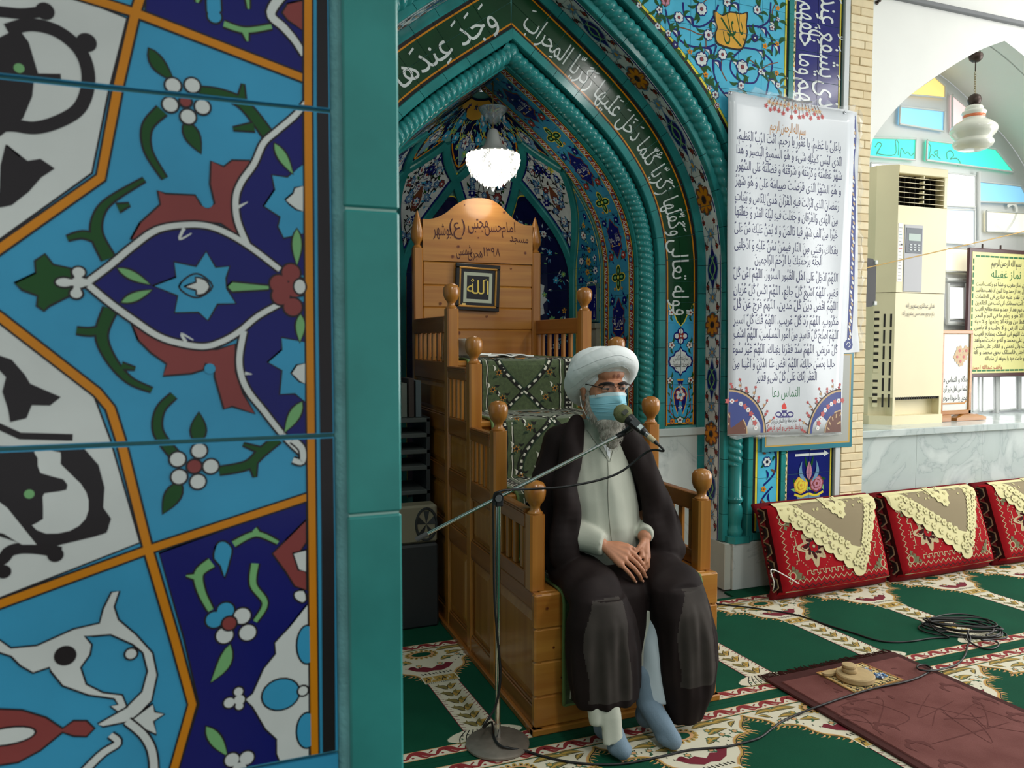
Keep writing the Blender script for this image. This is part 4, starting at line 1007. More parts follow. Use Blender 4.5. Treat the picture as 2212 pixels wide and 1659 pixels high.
# amber straps
for L, k in (([(-200, -230), (380, -40), (735, 70)], 0), ([(775, -400), (772, -40), (735, 70)], 0), ([(735, 70), (640, 480), (548, 965), (0, 1350), (LX, 1850)], 0), ([(735, 70), (1680, 437)], 0), ([(LX, -30), (0, 465), (530, 875), (600, 960), (655, 1130), (805, 1727)], 1), ([(805, 470), (1700, 175)], 2), ([(805, 470), (0, 765), (LX, 1020)], 2), ([(805, 470), (950, 960), (1045, 1310), (850, 2000)], 2)):
    strk(L, k, 52, 'orange', 3, sm=0)
strk([(1672, -900), (1672, 600), (1680, 1650), (1695, 2900), (1708, 4080), (1716, 5000)], 0, 52, 'orange', 6, sm=0)
O.stroke(GP([(1756, -900), (1756, 600), (1764, 1650), (1780, 2900), (1787, 4080), (1796, 5000)]), 92*U, 'black', 5)
# central medallion
upv = [(480, 1530), (600, 1440), (720, 1340), (850, 1250), (1000, 1222), (1130, 1228), (1250, 1275), (1370, 1350), (1520, 1465)]
lov = [(480, 1547), (600, 1647), (730, 1740), (850, 1820), (960, 1860), (1100, 1882), (1200, 1857), (1300, 1800), (1400, 1717), (1520, 1650)]
shp(upv+lov[::-1], 0, 'navy', 3, out=False)
uv = [(1345, 1335), (1290, 1200), (1280, 1080), (1310, 990), (1380, 890), (1430, 780), (1500, 715), (1600, 630), (1660, 560)]
shp([(1665, 600), (1665, 1500), (1520, 1465)]+uv[:8], 0, 'navy', 3, out=False)
lv = [(1325, 540), (1300, 680), (1310, 780), (1350, 870), (1430, 970), (1500, 1060), (1560, 1130), (1650, 1215)]
shp([(1670, 1200), (1670, 380), (1520, 390)]+lv[:7], 1, 'navy', 3, out=False)
shp([(710, 1300), (760, 1210), (870, 1110), (855, 1035), (900, 1052), (1060, 1060), (1090, 1110), (1130, 1130), (1165, 1105), (1140, 1000), (1145, 875), (1215, 905), (1260, 870), (1355, 872), (1350, 910), (1290, 1000), (1268, 1080), (1275, 1180), (1310, 1290), (1200, 1215), (1050, 1200), (900, 1235), (800, 1290)], 0, 'red', 3)
shp([(712, 495), (750, 590), (820, 660), (905, 720), (885, 785), (1040, 772), (1105, 752), (1115, 718), (1165, 730), (1165, 790), (1215, 965), (1260, 950), (1385, 990), (1320, 880), (1280, 760), (1278, 610), (1180, 640), (1080, 640), (960, 615), (840, 560)], 1, 'red', 3)
dsc((1125, 1100), 0, 38, 'sky', 5, False); dsc((1140, 745), 1, 36, 'sky', 5, False)
for L, k in ((upv, 0), (lov, 0), (uv, 0), (lv, 1)): strk(L, k, 40, 'white', 5, 36)
strk([(1000, 1240), (975, 1300), (1040, 1268)], 0, 22, 'white', 6, 8, 4, False); strk([(1010, 600), (985, 555), (1050, 590)], 1, 22, 'white', 6, 8, 4, False)
strk([(1285, 1130), (1345, 1098)], 0, 24, 'white', 6, 6, 0, False); strk([(1330, 770), (1368, 775)], 1, 24, 'white', 6, 6, 0, False); strk([(1590, 1130), (1640, 1180), (1640, 1250), (1590, 1240)], 1, 46, 'white', 6, 36)
shp([(830, 295), (955, 248), (945, 165), (1065, 190), (1120, 108), (1172, 195), (1248, 188), (1228, 255), (1232, 310), (1282, 392), (1182, 395), (1130, 485), (1078, 440), (948, 442), (965, 350)], 1, 'sky', 5)
shp([(972, 300), (1030, 240), (1090, 235), (1155, 298), (1090, 355), (1030, 350)], 1, 'sky', 6, 3)
shp([(1000, 300), (1065, 275), (1060, 250), (1110, 260), (1140, 300), (1110, 340), (1065, 345), (1065, 320)], 1, 'white', 7, 2)
for a, b, k, w in (((640, 200), (815, 288), 1, 52), ((660, 385), (825, 318), 1, 52), ((1490, 780), (1590, 945), 0, 62), ((1612, 1245), (1612, 1440), 0, 62), ((1632, 450), (1628, 600), 1, 60), ((1640, 925), (1545, 1090), 1, 75)): lens(a, b, k, w, 'lgreen', 6)
shp([(1232, 300), (1260, 272), (1460, 292), (1460, 318), (1260, 330)], 1, 'lgreen', 6)
for c in ((1580, 225), (1515, 285), (1525, 350), (1590, 410), (1620, 300)): dsc(c, 1, 62, 'red', 6)
for c in ((1580, 225), (1515, 285), (1525, 350), (1590, 410), (1600, 310)): dsc(c, 1, 60, 'red', 7, False)
dsc((1628, 300), 1, 38, 'white', 8, True, 50)
shp([(1430, 1120), (1490, 1030), (1475, 950), (1560, 962), (1650, 890), (1650, 1270), (1540, 1295), (1508, 1232), (1520, 1180)], 0, 'sky', 5); shp([(1548, 1085), (1590, 1050), (1600, 1020), (1650, 1010), (1650, 1150), (1610, 1140), (1570, 1110)], 0, 'white', 6)
shp([(1452, 710), (1530, 642), (1528, 575), (1660, 600), (1660, 930), (1600, 882), (1518, 885), (1530, 755)], 1, 'sky', 5); shp([(1580, 770), (1610, 725), (1660, 715), (1660, 830), (1625, 815), (1600, 790)], 1, 'white', 6)
# trefoil tip
shp([(80, 280), (195, 225), (190, 160), (245, 122), (290, 180), (385, 200), (395, 280), (380, 350), (270, 405), (240, 432), (200, 405), (205, 350), (120, 318)], 1, 'dgreen', 4)
for c, rx, ry in (((428, 222), 36, 32), ((415, 337), 34, 30), ((350, 277), 48, 28), ((430, 277), 46, 34)): dsc(c, 1, rx, 'white', 6, True, ry)
for c, rx, ry in (((425, 240), 22, 32), ((418, 320), 22, 30), ((380, 277), 48, 20), ((455, 277), 46, 24)): dsc(c, 1, rx, 'white', 7, False, ry)
# green foliage
strk([(590, 1405), (525, 1270), (540, 1160), (610, 1080), (785, 975)], 0, 78, 'dgreen', 2, 18); strk([(540, 1300), (450, 1275), (365, 1295)], 0, 55, 'dgreen', 2, 22); strk([(640, 1130), (705, 1110)], 0, 50, 'dgreen', 2, 10, 0)
strk([(600, 420), (552, 560), (600, 690), (700, 805), (825, 862)], 1, 78, 'dgreen', 2, 22); strk([(575, 530), (490, 545), (415, 538)], 1, 50, 'dgreen', 2, 36); strk([(660, 730), (735, 745)], 1, 40, 'dgreen', 2, 8, 0)
lens((810, 265), (945, 440), 0, 78, 'dgreen', 2, -0.06); strk([(880, 600), (800, 690), (805, 820), (895, 970)], 0, 70, 'dgreen', 2, 24); lens((1005, 660), (1090, 830), 0, 88, 'dgreen', 2)
strk([(1080, 490), (1200, 510), (1330, 575), (1460, 740)], 0, 40, 'dgreen', 2, 74); strk([(1310, 560), (1320, 455)], 0, 62, 'dgreen', 2, 6, 0); strk([(1380, 690), (1265, 700)], 0, 56, 'dgreen', 2, 12, 0)
for c in ((940, 465), (1045, 465), (925, 570), (1022, 635), (1100, 582)): dsc(c, 0, 46, 'white', 5)
dsc((1008, 552), 0, 34, 'red', 6)
strk([(950, 1215), (860, 1090), (870, 970), (945, 890)], 1, 60, 'dgreen', 2, 40); lens((1075, 1150), (1080, 985), 1, 92, 'dgreen', 2); lens((980, 1360), (885, 1530), 1, 96, 'dgreen', 2)
strk([(1190, 1300), (1340, 1270), (1420, 1200), (1510, 1125)], 1, 50, 'dgreen', 2, 60); strk([(1370, 1240), (1385, 1335)], 1, 66, 'dgreen', 2, 10, 0); strk([(1420, 1190), (1320, 1155)], 1, 40, 'dgreen', 2, 10, 0)
for c in ((965, 1237), (1082, 1190), (1145, 1275), (1075, 1358), (973, 1332)): dsc(c, 1, 48, 'white', 5)
dsc((1055, 1275), 1, 44, 'red', 6)
# top navy field
dsc((1165, 90), 0, 42, 'sky', 3); shp([(1110, -200), (1190, -200), (1205, 60), (1150, 120), (1120, 60)], 0, 'sky', 3); strk([(1215, 130), (1330, 165), (1475, 145)], 0, 38, 'lgreen', 3, 30); strk([(1330, 165), (1345, 225)], 0, 50, 'lgreen', 3, 10, 0)
strk([(1330, -150), (1350, 50)], 0, 60, 'lgreen', 3, 12, 0); strk([(1090, -60), (1070, 15)], 0, 60, 'lgreen', 3, 16, 0)
shp([(1560, 20), (1650, 0), (1650, 170), (1560, 110), (1530, 70)], 0, 'red', 4); strk([(1560, -60), (1470, 70), (1540, 150), (1600, 220), (1650, 300)], 0, 62, 'white', 4, 40)
# lower navy field
shp([(1660, 310), (1550, 420), (1478, 492), (1550, 590), (1600, 670), (1665, 690), (1665, 600), (1610, 510), (1665, 430)], 2, 'red', 3); shp([(1590, 490), (1665, 470), (1665, 590), (1620, 580)], 2, 'white', 4)
shp([(1165, 470), (1185, 430), (1225, 425), (1262, 465), (1250, 530), (1220, 625), (1195, 560), (1160, 520)], 2, 'sky', 3, 2)
strk([(1268, 440), (1390, 385), (1510, 432)], 2, 44, 'lgreen', 3, 24); strk([(1380, 360), (1420, 395)], 2, 40, 'lgreen', 3, 10, 0)
strk([(1150, 540), (1080, 600), (1095, 700), (1145, 800)], 2, 70, 'lgreen', 3, 36); strk([(1080, 620), (1010, 612)], 2, 50, 'lgreen', 3, 8, 0); strk([(1385, 545), (1375, 660), (1440, 760), (1385, 860)], 2, 50, 'lgreen', 3, 30)
for c, col in (((1165, 850), 'sky'), ((1225, 800), 'sky'), ((1315, 830), 'white'), ((1345, 920), 'white'), ((1220, 935), 'white')): dsc(c, 2, 56, col, 4)
dsc((1245, 870), 2, 46, 'red', 6); lens((1250, 985), (1145, 1190), 2, 84, 'lgreen', 3, 0.08)
shp([(1665, 770), (1570, 890), (1490, 975), (1495, 1035), (1430, 1115), (1370, 1250), (1330, 1285), (1370, 1325), (1440, 1445), (1500, 1500), (1500, 1580), (1560, 1720), (1680, 1760), (1680, 760)], 2, 'white', 3)
shp([(1650, 690), (1600, 700), (1600, 735), (1640, 760), (1665, 740)], 2, 'white', 4, 2)
dsc((1525, 1255), 2, 128, 'sky', 5, True, 112); dsc((1668, 985), 2, 70, 'sky', 5, True, 140); dsc((1668, 1450), 2, 72, 'sky', 5, True, 130); dsc((1645, 1235), 2, 34, 'white', 7)
for c, r in (((1295, 1240), 30), ((1300, 1318), 26), ((1245, 1300), 36), ((1300, 1285), 36)): dsc(c, 2, r, 'white', 5)
lens((1120, 1430), (1235, 1590), 2, 78, 'lgreen', 3)
for c in ((1260, 1610), (1340, 1600), (1300, 1660)): dsc(c, 2, 48, 'white', 4)
# lower left scroll
shp([(LX, 1010), (0, 960), (60, 1003), (200, 990), (400, 900), (540, 868), (560, 790), (605, 700), (650, 695), (622, 780), (645, 850), (740, 930), (830, 1030), (855, 1150), (825, 1290), (720, 1400), (560, 1432), (530, 1415), (680, 1330), (770, 1240), (800, 1130), (775, 1030), (720, 985), (600, 932), (510, 940), (460, 938), (500, 985), (490, 1040), (440, 1110), (470, 1200), (560, 1245), (665, 1258), (692, 1325), (640, 1352), (598, 1320), (640, 1310), (620, 1280), (480, 1260), (340, 1210), (275, 1130), (270, 1110), (180, 1140), (110, 1100), (60, 1050), (0, 1030), (LX, 1100)], 2, 'white', 3)
dsc((355, 1045), 2, 54, 'black', 5); dsc((712, 1035), 2, 34, 'white', 5); shp([(700, 1405), (830, 1305), (842, 1350), (895, 1362), (835, 1402), (850, 1475)], 2, 'white', 4)
strk([(340, 1800), (540, 1590), (640, 1520), (600, 1475)], 2, 50, 'white', 4, 36); strk([(690, 1400), (790, 1490), (835, 1620), (830, 1900)], 2, 46, 'white', 4, 50)
shp([(LX, 1280), (0, 1335), (120, 1340), (250, 1380), (340, 1440), (400, 1398), (470, 1398), (515, 1440), (470, 1485), (400, 1482), (340, 1462), (220, 1560), (100, 1625), (LX, 1750)], 2, 'red', 3); dsc((40, 1482), 2, 155, 'white', 5, True, 52)
# black script strokes on the white fields
dsc((245, 62), 0, 54, 'black', 3, False); dsc((470, 232), 0, 60, 'black', 3, False)
O.stroke([tuple(p) for p in cr(GP([(LX, 20), (-60, 60), (120, 75), (240, 62)]), 5)], 66*U, 'black', 3)
O.stroke([tuple(p) for p in cr(GP([(40, 165), (160, 135), (300, 165), (415, 250), (470, 350), (478, 470), (430, 590), (320, 660), (190, 695), (60, 680), (-60, 690)]), 5)], 80*U, 'black', 3)
shp([(LX, 200), (0, 210), (100, 160), (150, 230), (180, 330), (205, 405), (330, 408), (330, 432), (180, 440), (170, 520), (120, 640), (0, 735), (LX, 740)], 0, 'black', 3)
dsc((105, 372), 0, 30, 'lgreen', 4, False)
shp([(35, 790), (110, 850), (150, 880), (220, 868), (292, 915), (220, 960), (150, 1040), (60, 1110), (0, 1122), (LX, 1150), (LX, 1050), (0, 1050), (10, 900)], 0, 'black', 3)
shp([(LX, 660), (0, 680), (60, 700), (130, 780), (160, 830), (250, 870), (325, 900), (270, 940), (170, 938), (140, 1010), (60, 1030), (50, 960), (20, 870), (40, 790), (0, 750), (LX, 740)], 1, 'black', 3)
O.stroke(GP([(LX, 1000), (0, 1060), (110, 1110), (395, 1118)], 1), 44*U, 'black', 3)
shp([(LX, 1160), (0, 1170), (440, 1165), (530, 1270), (562, 1390), (555, 1500), (598, 1560), (575, 1632), (510, 1652), (330, 1695), (240, 1725), (0, 1650), (LX, 1690)], 1, 'black', 3)
shp([(190, 1185), (330, 1200), (330, 1262), (440, 1370), (482, 1460), (465, 1560), (380, 1625), (250, 1640), (175, 1595), (235, 1560), (232, 1440), (265, 1418), (362, 1402), (345, 1345), (220, 1310), (205, 1230)], 1, 'white', 4, 2, False)
shp([(LX, 1500), (20, 1640), (120, 1700), (200, 1700), (40, 1500), (0, 1470)], 1, 'white', 4, 0, False)
dsc((160, 1425), 1, 30, 'lgreen', 4, False)
O.stroke([tuple(p) for p in cr(GP([(LX, 760), (-60, 560), (60, 475), (180, 462), (330, 485)], 2), 5)], 74*U, 'black', 3); dsc((302, 498), 2, 48, 'black', 3, False); dsc((540, 345), 2, 56, 'black', 3, False); dsc((20, 590), 2, 44, 'black', 3, False)
# cut the painting tile by tile
x0 = -0.145
for a, b in zip(rows[1:], rows[:-1]):
    t = obj('tile', MB().box(x0, tx1, YP, YP+0.008, a+0.0012, b-0.0012), C['sky'], pr)
    if a < 0.9 or a > 1.6: continue
    O.build('painted_ornament', fp, t, eps=0.00007, h0=0.0001, clip=[((x0, 0, 0), (-1, 0, 0)), ((tx1-0.0008, 0, 0), (1, 0, 0)), ((0, a+0.0018, 0), (0, -1, 0)), ((0, b-0.0018, 0), (0, 1, 0))])
z = rows[-1]
while z > 0.2: obj('tile', MB().box(x0, tx1, YP, YP+0.008, z-dz+0.0012, z-0.0012), C['sky'], pr); z -= dz
for k in range(-6, 9):
    for c in range(1, 6): 
        za = zl[1]+k*dz
        if 0.0 < za < 3.5: obj('tile', MB().box(x0-c*dz+0.0012, x0-(c-1)*dz-0.0012, YP, YP+0.008, za+0.0012, za+dz-0.0012), C['sky' if (c+k) % 2 else 'white'], pr)
# turquoise edge pieces
obj('edge_joint', MB().box(tx0+0.001, ex-0.0015, YP-0.0055, YP+0.03, 0.0, 3.74), mat('pale_teal_joint', (150, 190, 182), 0.7), pr)
zj = [onY(800, 456, YP).z, onY(805, 1106, YP).z]; h = zj[0]-zj[1]
NT = glaze('near_teal_glaze', (54, 136, 132), 0.2, 0.16, 14)
for k in range(-7, 13):
    a = zj[1]+k*h
    if a < 0.0 or a+h > 3.75: continue
    obj('edge_tile', MB().box(tx0, ex, YP-0.007, YP+0.03, a+0.0008, a+h-0.0008, b=0.0013), NT, pr)
obj('edge_fillet', MB().add([(tx1+0.0006, YP+0.002, 0.0), (tx0+0.002, YP-0.004, 0.0), (tx0+0.002, YP-0.004, 3.75), (tx1+0.0006, YP+0.002, 3.75)], [(0, 1, 2, 3)]), mat('filled_joint', (105, 165, 168), 0.6, var=0.15, vscale=40, bump=0.3, bscale=300), pr)
# ============================================================ wooden pulpit
PX0, PX1 = 1.0, 1.745
pul = thing('pulpit', 'stepped varnished pine pulpit with turned finials and tall carved backrest', 'pulpit', (0, 0, 0))
YS = [2.44, 2.81, 3.11, 3.44, 4.07]; TOPS = [0.871, 1.121, 1.373, 1.619]
TREAD = [0.489, 0.752, 1.012, 1.262]
def post(x, y, z0, zs, w=0.056):
    mb = MB(); h = w/2; c = 0.007
    oct_ = [(-h, -h+c), (-h+c, -h), (h-c, -h), (h, -h+c), (h, h-c), (h-c, h), (-h+c, h), (-h, h-c)]
    mb.prism([(x+a, y+b) for a, b in oct_], lambda u, v, k: (u, v, k), z0, zs)
    return obj('post', mb, WOOD_Z, pul)
def urn(x, y, z0, p, s=1.0):
    return obj('finial', MB().lathe([(0.026*s, z0-0.002), (0.0275*s, z0+0.006), (0.019*s, z0+0.014), (0.0165*s, z0+0.024), (0.021*s, z0+0.034), (0.031*s, z0+0.046), (0.0365*s, z0+0.062), (0.0385*s, z0+0.080), (0.037*s, z0+0.096), (0.029*s, z0+0.109), (0.014*s, z0+0.116), (0.0, z0+0.118)], 24, (x, y, 0)), WOOD_Z, p, smooth=50)
for sx in (PX0+0.03, PX1-0.03):
    for i, y in enumerate(YS[:4]):
        p = post(sx, y, 0.489 if i == 0 else 0.0, TOPS[i]-0.118); urn(sx, y, TOPS[i]-0.118, p)
    p = post(sx, YS[4], 0.0, 1.85, 0.052)
    obj('finial', MB().lathe([(0.024, 1.848), (0.026, 1.856), (0.017, 1.866), (0.019, 1.878), (0.030, 1.893), (0.034, 1.915), (0.032, 1.945), (0.022, 1.99), (0.009, 2.035), (0.0, 2.055)], 20, (sx, YS[4], 0)), WOOD_Z, p, smooth=50)
# side framing: rails, raised panels, balusters
cols = [
 (2.372, 2.782, [(0.09, 0.43)], (0.545, 0.700), 0.767, 2.47),
 (2.838, 3.082, [(0.09, 0.43), (0.505, 0.688)], (0.762, 0.935), 0.990, None),
 (3.138, 3.412, [(0.09, 0.43), (0.505, 0.688), (0.762, 0.930)], (1.004, 1.182), 1.238, None),
 (3.468, 4.044, [(0.09, 0.43), (0.505, 0.688), (0.762, 0.930), (1.004, 1.166)], (1.255, 1.392), 1.470, None)]
for side in (0, 1):
    fx = PX0 if side == 0 else PX1; sg = 1 if side == 0 else -1
    def B(name, y0, y1, z0, z1, d0, d1, m, b=0.003, parent=pul):
        a, c = fx+sg*d0, fx+sg*d1; return obj(name, MB().box(min(a, c), max(a, c), y0, y1, z0, z1, b=b), m, parent)
    for (ya, yb, pans, win, top, yw) in cols:
        edges = [0.022]+[v for p in pans for v in p]+[win[0]]
        for k in range(0, len(edges), 2): 
            if yw and edges[k+1] > 0.5: B('rail', ya, yb, edges[k], 0.4885, 0.004, 0.03, WOOD_Y); B('rail', yw, yb, 0.489, edges[k+1], 0.004, 0.03, WOOD_Y)
            else: B('rail', ya, yb, edges[k], edges[k+1], 0.004, 0.03, WOOD_Y)
        y0w = yw or ya
        B('rail', y0w, yb, win[1], top, 0.002, 0.034, WOOD_Y)
        for q in range(3): B('rail_bead', y0w, yb, top-0.003-q*0.0075-0.005, top-0.003-q*0.0075, -0.001, 0.002, WOOD_Y, 0.001)
        for (z0, z1) in pans:
            yA, yB_ = ya+0.02, yb-0.02
            pn_ = B('panel', ya+0.0, yb, z0, z1, 0.017, 0.024, WOOD_Z, 0.001)
            for (a, b, c, d) in ((ya, yb, z1-0.010, z1), (ya, yb, z0, z0+0.010)): B('panel_bead', a, b, c, d, 0.008, 0.02, WOOD_Y, 0.003, pn_)
            for (a, b) in ((ya, ya+0.010), (yb-0.010, yb)): B('panel_bead', a, b, z0, z1, 0.008, 0.02, WOOD_Z, 0.003, pn_)
            m_ = min(0.045, (z1-z0)*0.2, (yb-ya)*0.2)
            mb = MB(); a0, a1 = fx+sg*0.017, fx+sg*0.009
            V = [(a0, ya+0.016, z0+0.016), (a0, yb-0.016, z0+0.016), (a0, yb-0.016, z1-0.016), (a0, ya+0.016, z1-0.016), (a1, ya+m_, z0+m_), (a1, yb-m_, z0+m_), (a1, yb-m_, z1-m_), (a1, ya+m_, z1-m_)]
            obj('raised_field', mb.add(V, [(4, 5, 6, 7), (0, 1, 5, 4), (1, 2, 6, 5), (2, 3, 7, 6), (3, 0, 4, 7)]), WOOD_Z, pn_)
        n = 6 if yb-ya > 0.5 else (4 if yw is None else 4); L = yb-y0w
        for q in range(n):
            yc = y0w+L*(q+0.7)/(n+0.4); B('baluster', yc-0.013, yc+0.013, win[0], win[1], 0.010, 0.026, WOOD_Z, 0.003)
        B('stile', yb-0.018, yb, win[0], win[1], 0.004, 0.03, WOOD_Z); B('stile', y0w, y0w+0.014, win[0], win[1], 0.004, 0.03, WOOD_Z)
    B('base_strip', 2.362, 4.10, 0.0, 0.024, -0.010, 0.03, WOOD_Y)
# front block of four boards
zb = [0.024, 0.133, 0.253, 0.369, 0.489]
for a, b in zip(zb[:-1], zb[1:]): obj('front_board', MB().box(PX0, PX1, 2.37, 2.40, a, b, b=0.006), WOOD_X, pul)
obj('base_strip', MB().box(PX0-0.01, PX1+0.01, 2.360, 2.39, 0.0, 0.024, b=0.004), WOOD_X, pul)
# treads and risers
yr = [2.40, 2.80, 3.10, 3.43, 4.05]
for i in range(4):
    obj('tread', MB().box(PX0+0.03, PX1-0.03, yr[i]-(0.015 if i else 0.0), yr[i+1], TREAD[i]-0.028, TREAD[i]-0.001, b=0.006), WOOD_X, pul)
    if i: obj('riser', MB().box(PX0+0.03, PX1-0.03, yr[i], yr[i]+0.02, TREAD[i-1], TREAD[i]-0.028), WOOD_X, pul)
# backrest boards
def bk(x, y): q = onY(860+x/5.027, 400+y/5.027, 4.05); return (q.x, q.z)
jz = [1.262, 1.415, 1.535, 1.655, 1.782]
fb = lambda u, v, h: (u, 4.05-h, v)
for a, b in zip(jz[:-1], jz[1:]): obj('back_board', MB().box(1.056, 1.690, 4.05, 4.085, a, b, b=0.006), WOOD_X, pul)
topc = [bk(*p) for p in ((270, 365), (330, 370), (420, 350), (520, 300), (610, 225), (700, 170), (790, 145), (870, 140), (960, 148), (1050, 180), (1130, 245), (1210, 330), (1290, 395), (1370, 432), (1445, 440))]
topc = [tuple(p) for p in cr(topc, 3)]; topc[0] = (1.056, topc[0][1]); topc[-1] = (1.690, topc[-1][1])
tb_ = obj('back_board', MB().prism([(1.690, jz[-1]+0.002), ] + topc[::-1]+[(1.056, jz[-1]+0.002)], fb, -0.035, 0.003), WOOD_X, pul)
CW = {'ink': mat('carved_maroon', (66, 14, 8), 0.6), 'knot': mat('pine_knot', (128, 70, 30), 0.4), 'knot2': mat('dark_knot', (92, 44, 18), 0.4)}
fci = lambda u, v, h: (u, 4.0465-h, v)
for s_, c, em, wd, rot in (('مسجد', (1312, 588), 105, 190, -0.06), ('امام', (1195, 470), 130, 140, 0.05), ('حسن', (1030, 455), 160, 175, 0.05), ('مجتبی', (862, 410), 185, 200, 0.12), ('(ع)', (640, 450), 170, 155, 0.0), ('بوشهر', (475, 490), 160, 175, 0.05), ('۱۳۹۸', (1015, 735), 120, 170, 0), ('هجری', (835, 745), 125, 145, 0.04), ('شمسی', (712, 715), 135, 155, 0.12)):
    O = Orn(); O.text(s_, bk(*c), em*0.00060, 'ink', 1, rot, 0.016, width=wd*0.00058); O.build('carved_word', fci, tb_, mats=CW)
for c, r in (((1148, 297), 14), ((652, 668), 16), ((590, 775), 17), ((1378, 738), 15), ((770, 505), 14), ((868, 573), 9), ((720, 216), 7), ((460, 1285), 15), ((963, 1425), 12), ((1226, 908), 9), ((655, 1605), 20)):
    O = Orn(); p = bk(*c); O.ell(p, r*0.00056, r*0.00056, 'knot', 1); O.ell(p, r*0.0003, r*0.0003, 'knot2', 2); O.build('knot', fci, pul, mats=CW)
for x, z, r in ((1.045, 0.44, 0.006), (1.07, 0.30, 0.005), (1.10, 0.19, 0.004)):
    O = Orn(); O.ell((x, z), r, r, 'knot', 1); O.ell((x, z), r*0.6, r*0.6, 'knot2', 2); O.build('knot', lambda u, v, h: (u, 2.3695-h, v), pul, mats=CW)

# framed calligraphy hung on the backrest
fr = thing('picture_frame', 'square black and gold frame with golden calligraphy hung on the pulpit backrest', 'picture frame', (1.357, 4.03, 1.645), (0, 0.035, 0))
a = 0.128
for (x0, x1, z0, z1) in ((-a, a, a-0.024, a), (-a, a, -a, -a+0.024), (-a, -a+0.024, -a+0.024, a-0.024), (a-0.024, a, -a+0.024, a-0.024)):
    obj('frame_bar', MB().box(x0, x1, -0.008, 0.012, z0, z1, b=0.004), mat('black_frame', (26, 24, 22), 0.25), fr)
    e = 0.006
for (x0, x1, z0, z1) in ((-a+0.018, a-0.018, a-0.030, a-0.018), (-a+0.018, a-0.018, -a+0.018, -a+0.030), (-a+0.018, -a+0.030, -a+0.03, a-0.03), (a-0.030, a-0.018, -a+0.03, a-0.03)):
    obj('gilt_slip', MB().box(x0, x1, -0.010, 0.0, z0, z1, b=0.003), mat('gilt', (176, 128, 60), 0.3, metal=0.6), fr)
obj('mount', MB().box(-a+0.02, a-0.02, -0.003, 0.006, -a+0.02, a-0.02), mat('black_mount', (22, 22, 26), 0.3), fr)
CF = {'pale': mat('pale_liner', (176, 182, 160), 0.6), 'gold': mat('gold_ink', (216, 190, 90), 0.35, metal=0.3), 'dark': mat('black_mount', (0, 0, 0)), 'tag': mat('tag_gold', (210, 184, 110), 0.5)}
O = Orn(); b = 0.082
for P in (rect(-b, b, b-0.018, b), rect(-b, b, -b, -b+0.018), rect(-b, -b+0.018, -b, b), rect(b-0.018, b, -b, b)): O.poly(P, 'pale', 1)
O.text('الله', (0, -0.005), 0.105, 'gold', 1, 0, 0.02); O.stroke([(0.028, 0.040), (0.05, 0.047)], 0.005, 'gold', 1); O.stroke([(-0.04, 0.035), (-0.03, 0.045), (-0.025, 0.036), (-0.036, 0.03)], 0.004, 'gold', 1, sm=3)
O.poly(rect(-0.088, -0.068, -0.098, -0.088), 'tag', 1)
O.build('print', lambda u, v, h: (u, -0.0035-h, v), fr, mats=CF)

# open booklets on the top seat
PAGE = mat('white_page', (226, 228, 224), 0.7); COVER = mat('dark_cover', (60, 52, 48), 0.6)
def booklet(label, x, y, z, rz, w, d, lift, tilt):
    t = thing('notebook', label, 'notebook', (x, y, z), (0, 0, rz), 'open notebooks on the top seat')
    for s_ in (-1, 1):
        tl = tilt if s_ < 0 else lift
        mb = MB(); mb.grid(lambda a, b: (s_*w*a*math.cos(tl), -d/2+d*b, 0.004+w*a*math.sin(tl)+0.010*math.sin(PI*min(1, a*1.3))*(1-a*0.3)), 8, 3)
        V = list(mb.v); k = len(V); mb.v += [(p[0], p[1], p[2]-0.006) for p in V]
        n0 = len(mb.f); mb.f += [tuple(i+k for i in f[::-1]) for f in mb.f[:n0]]
        rim = [i*3 for i in range(8)]+[22, 23]+[i*3+2 for i in range(6, -1, -1)]+[1]
        mb.f += [(rim[i], rim[(i+1) % len(rim)], rim[(i+1) % len(rim)]+k, rim[i]+k) for i in range(len(rim))]; mb.m = [0]*len(mb.f)
        obj('page_block', mb, PAGE, t, recalc=True)
    for q in range(14): obj('binding_ring', MB().tube([(0.006*math.cos(g), -d/2+d*(q+0.5)/14, 0.006+0.006*math.sin(g)) for g in [2*PI*i/8 for i in range(8)]], 0.0012, 4, closed=True), mat('black_wire', (30, 30, 30), 0.4), t)
    return t
booklet('white notebook standing half open beside the left finial', 1.115, 3.47, 1.276, 0.35, 0.10, 0.12, 0.15, 1.0)
booklet('white spiral notebook lying flat and open across the top seat', 1.345, 3.56, 1.276, 0.03, 0.12, 0.14, 0.03, 0.05)

# stair runner
RUN = {'olive': mat('olive_pile', (70, 84, 52), 0.95, var=0.25, vscale=60, bump=0.5, bscale=400, sheen=0.3), 'edge': mat('green_binding', (96, 120, 70), 0.9), 'rwhite': mat('pile_white', (208, 206, 190), 0.95), 'rblack': mat('pile_black', (26, 26, 24), 0.95),
       'rorange': mat('pile_orange', (170, 116, 48), 0.95), 'rblue': mat('pile_blue', (86, 110, 130), 0.95), 'rgreen': mat('pile_dark_green', (36, 56, 40), 0.95)}
run_t = thing('stair_runner', 'olive green patterned carpet runner laid over the pulpit steps', 'carpet runner', (0, 0, 0))
prof = [(3.95, 1.2625), (3.445, 1.2625), (3.412, 1.258), (3.404, 1.235), (3.408, 1.03), (3.400, 1.016), (3.36, 1.0135), (3.115, 1.0135), (3.083, 1.009), (3.074, 0.985), (3.078, 0.770), (3.070, 0.757), (3.03, 0.7535), (2.815, 0.7535), (2.782, 0.748), (2.774, 0.725), (2.780, 0.51), (2.772, 0.494), (2.73, 0.4905), (2.40, 0.4905), (2.364, 0.486), (2.352, 0.46), (2.356, 0.30), (2.354, 0.10)]
PR = [Vector(p) for p in prof]; RL = [0.0]
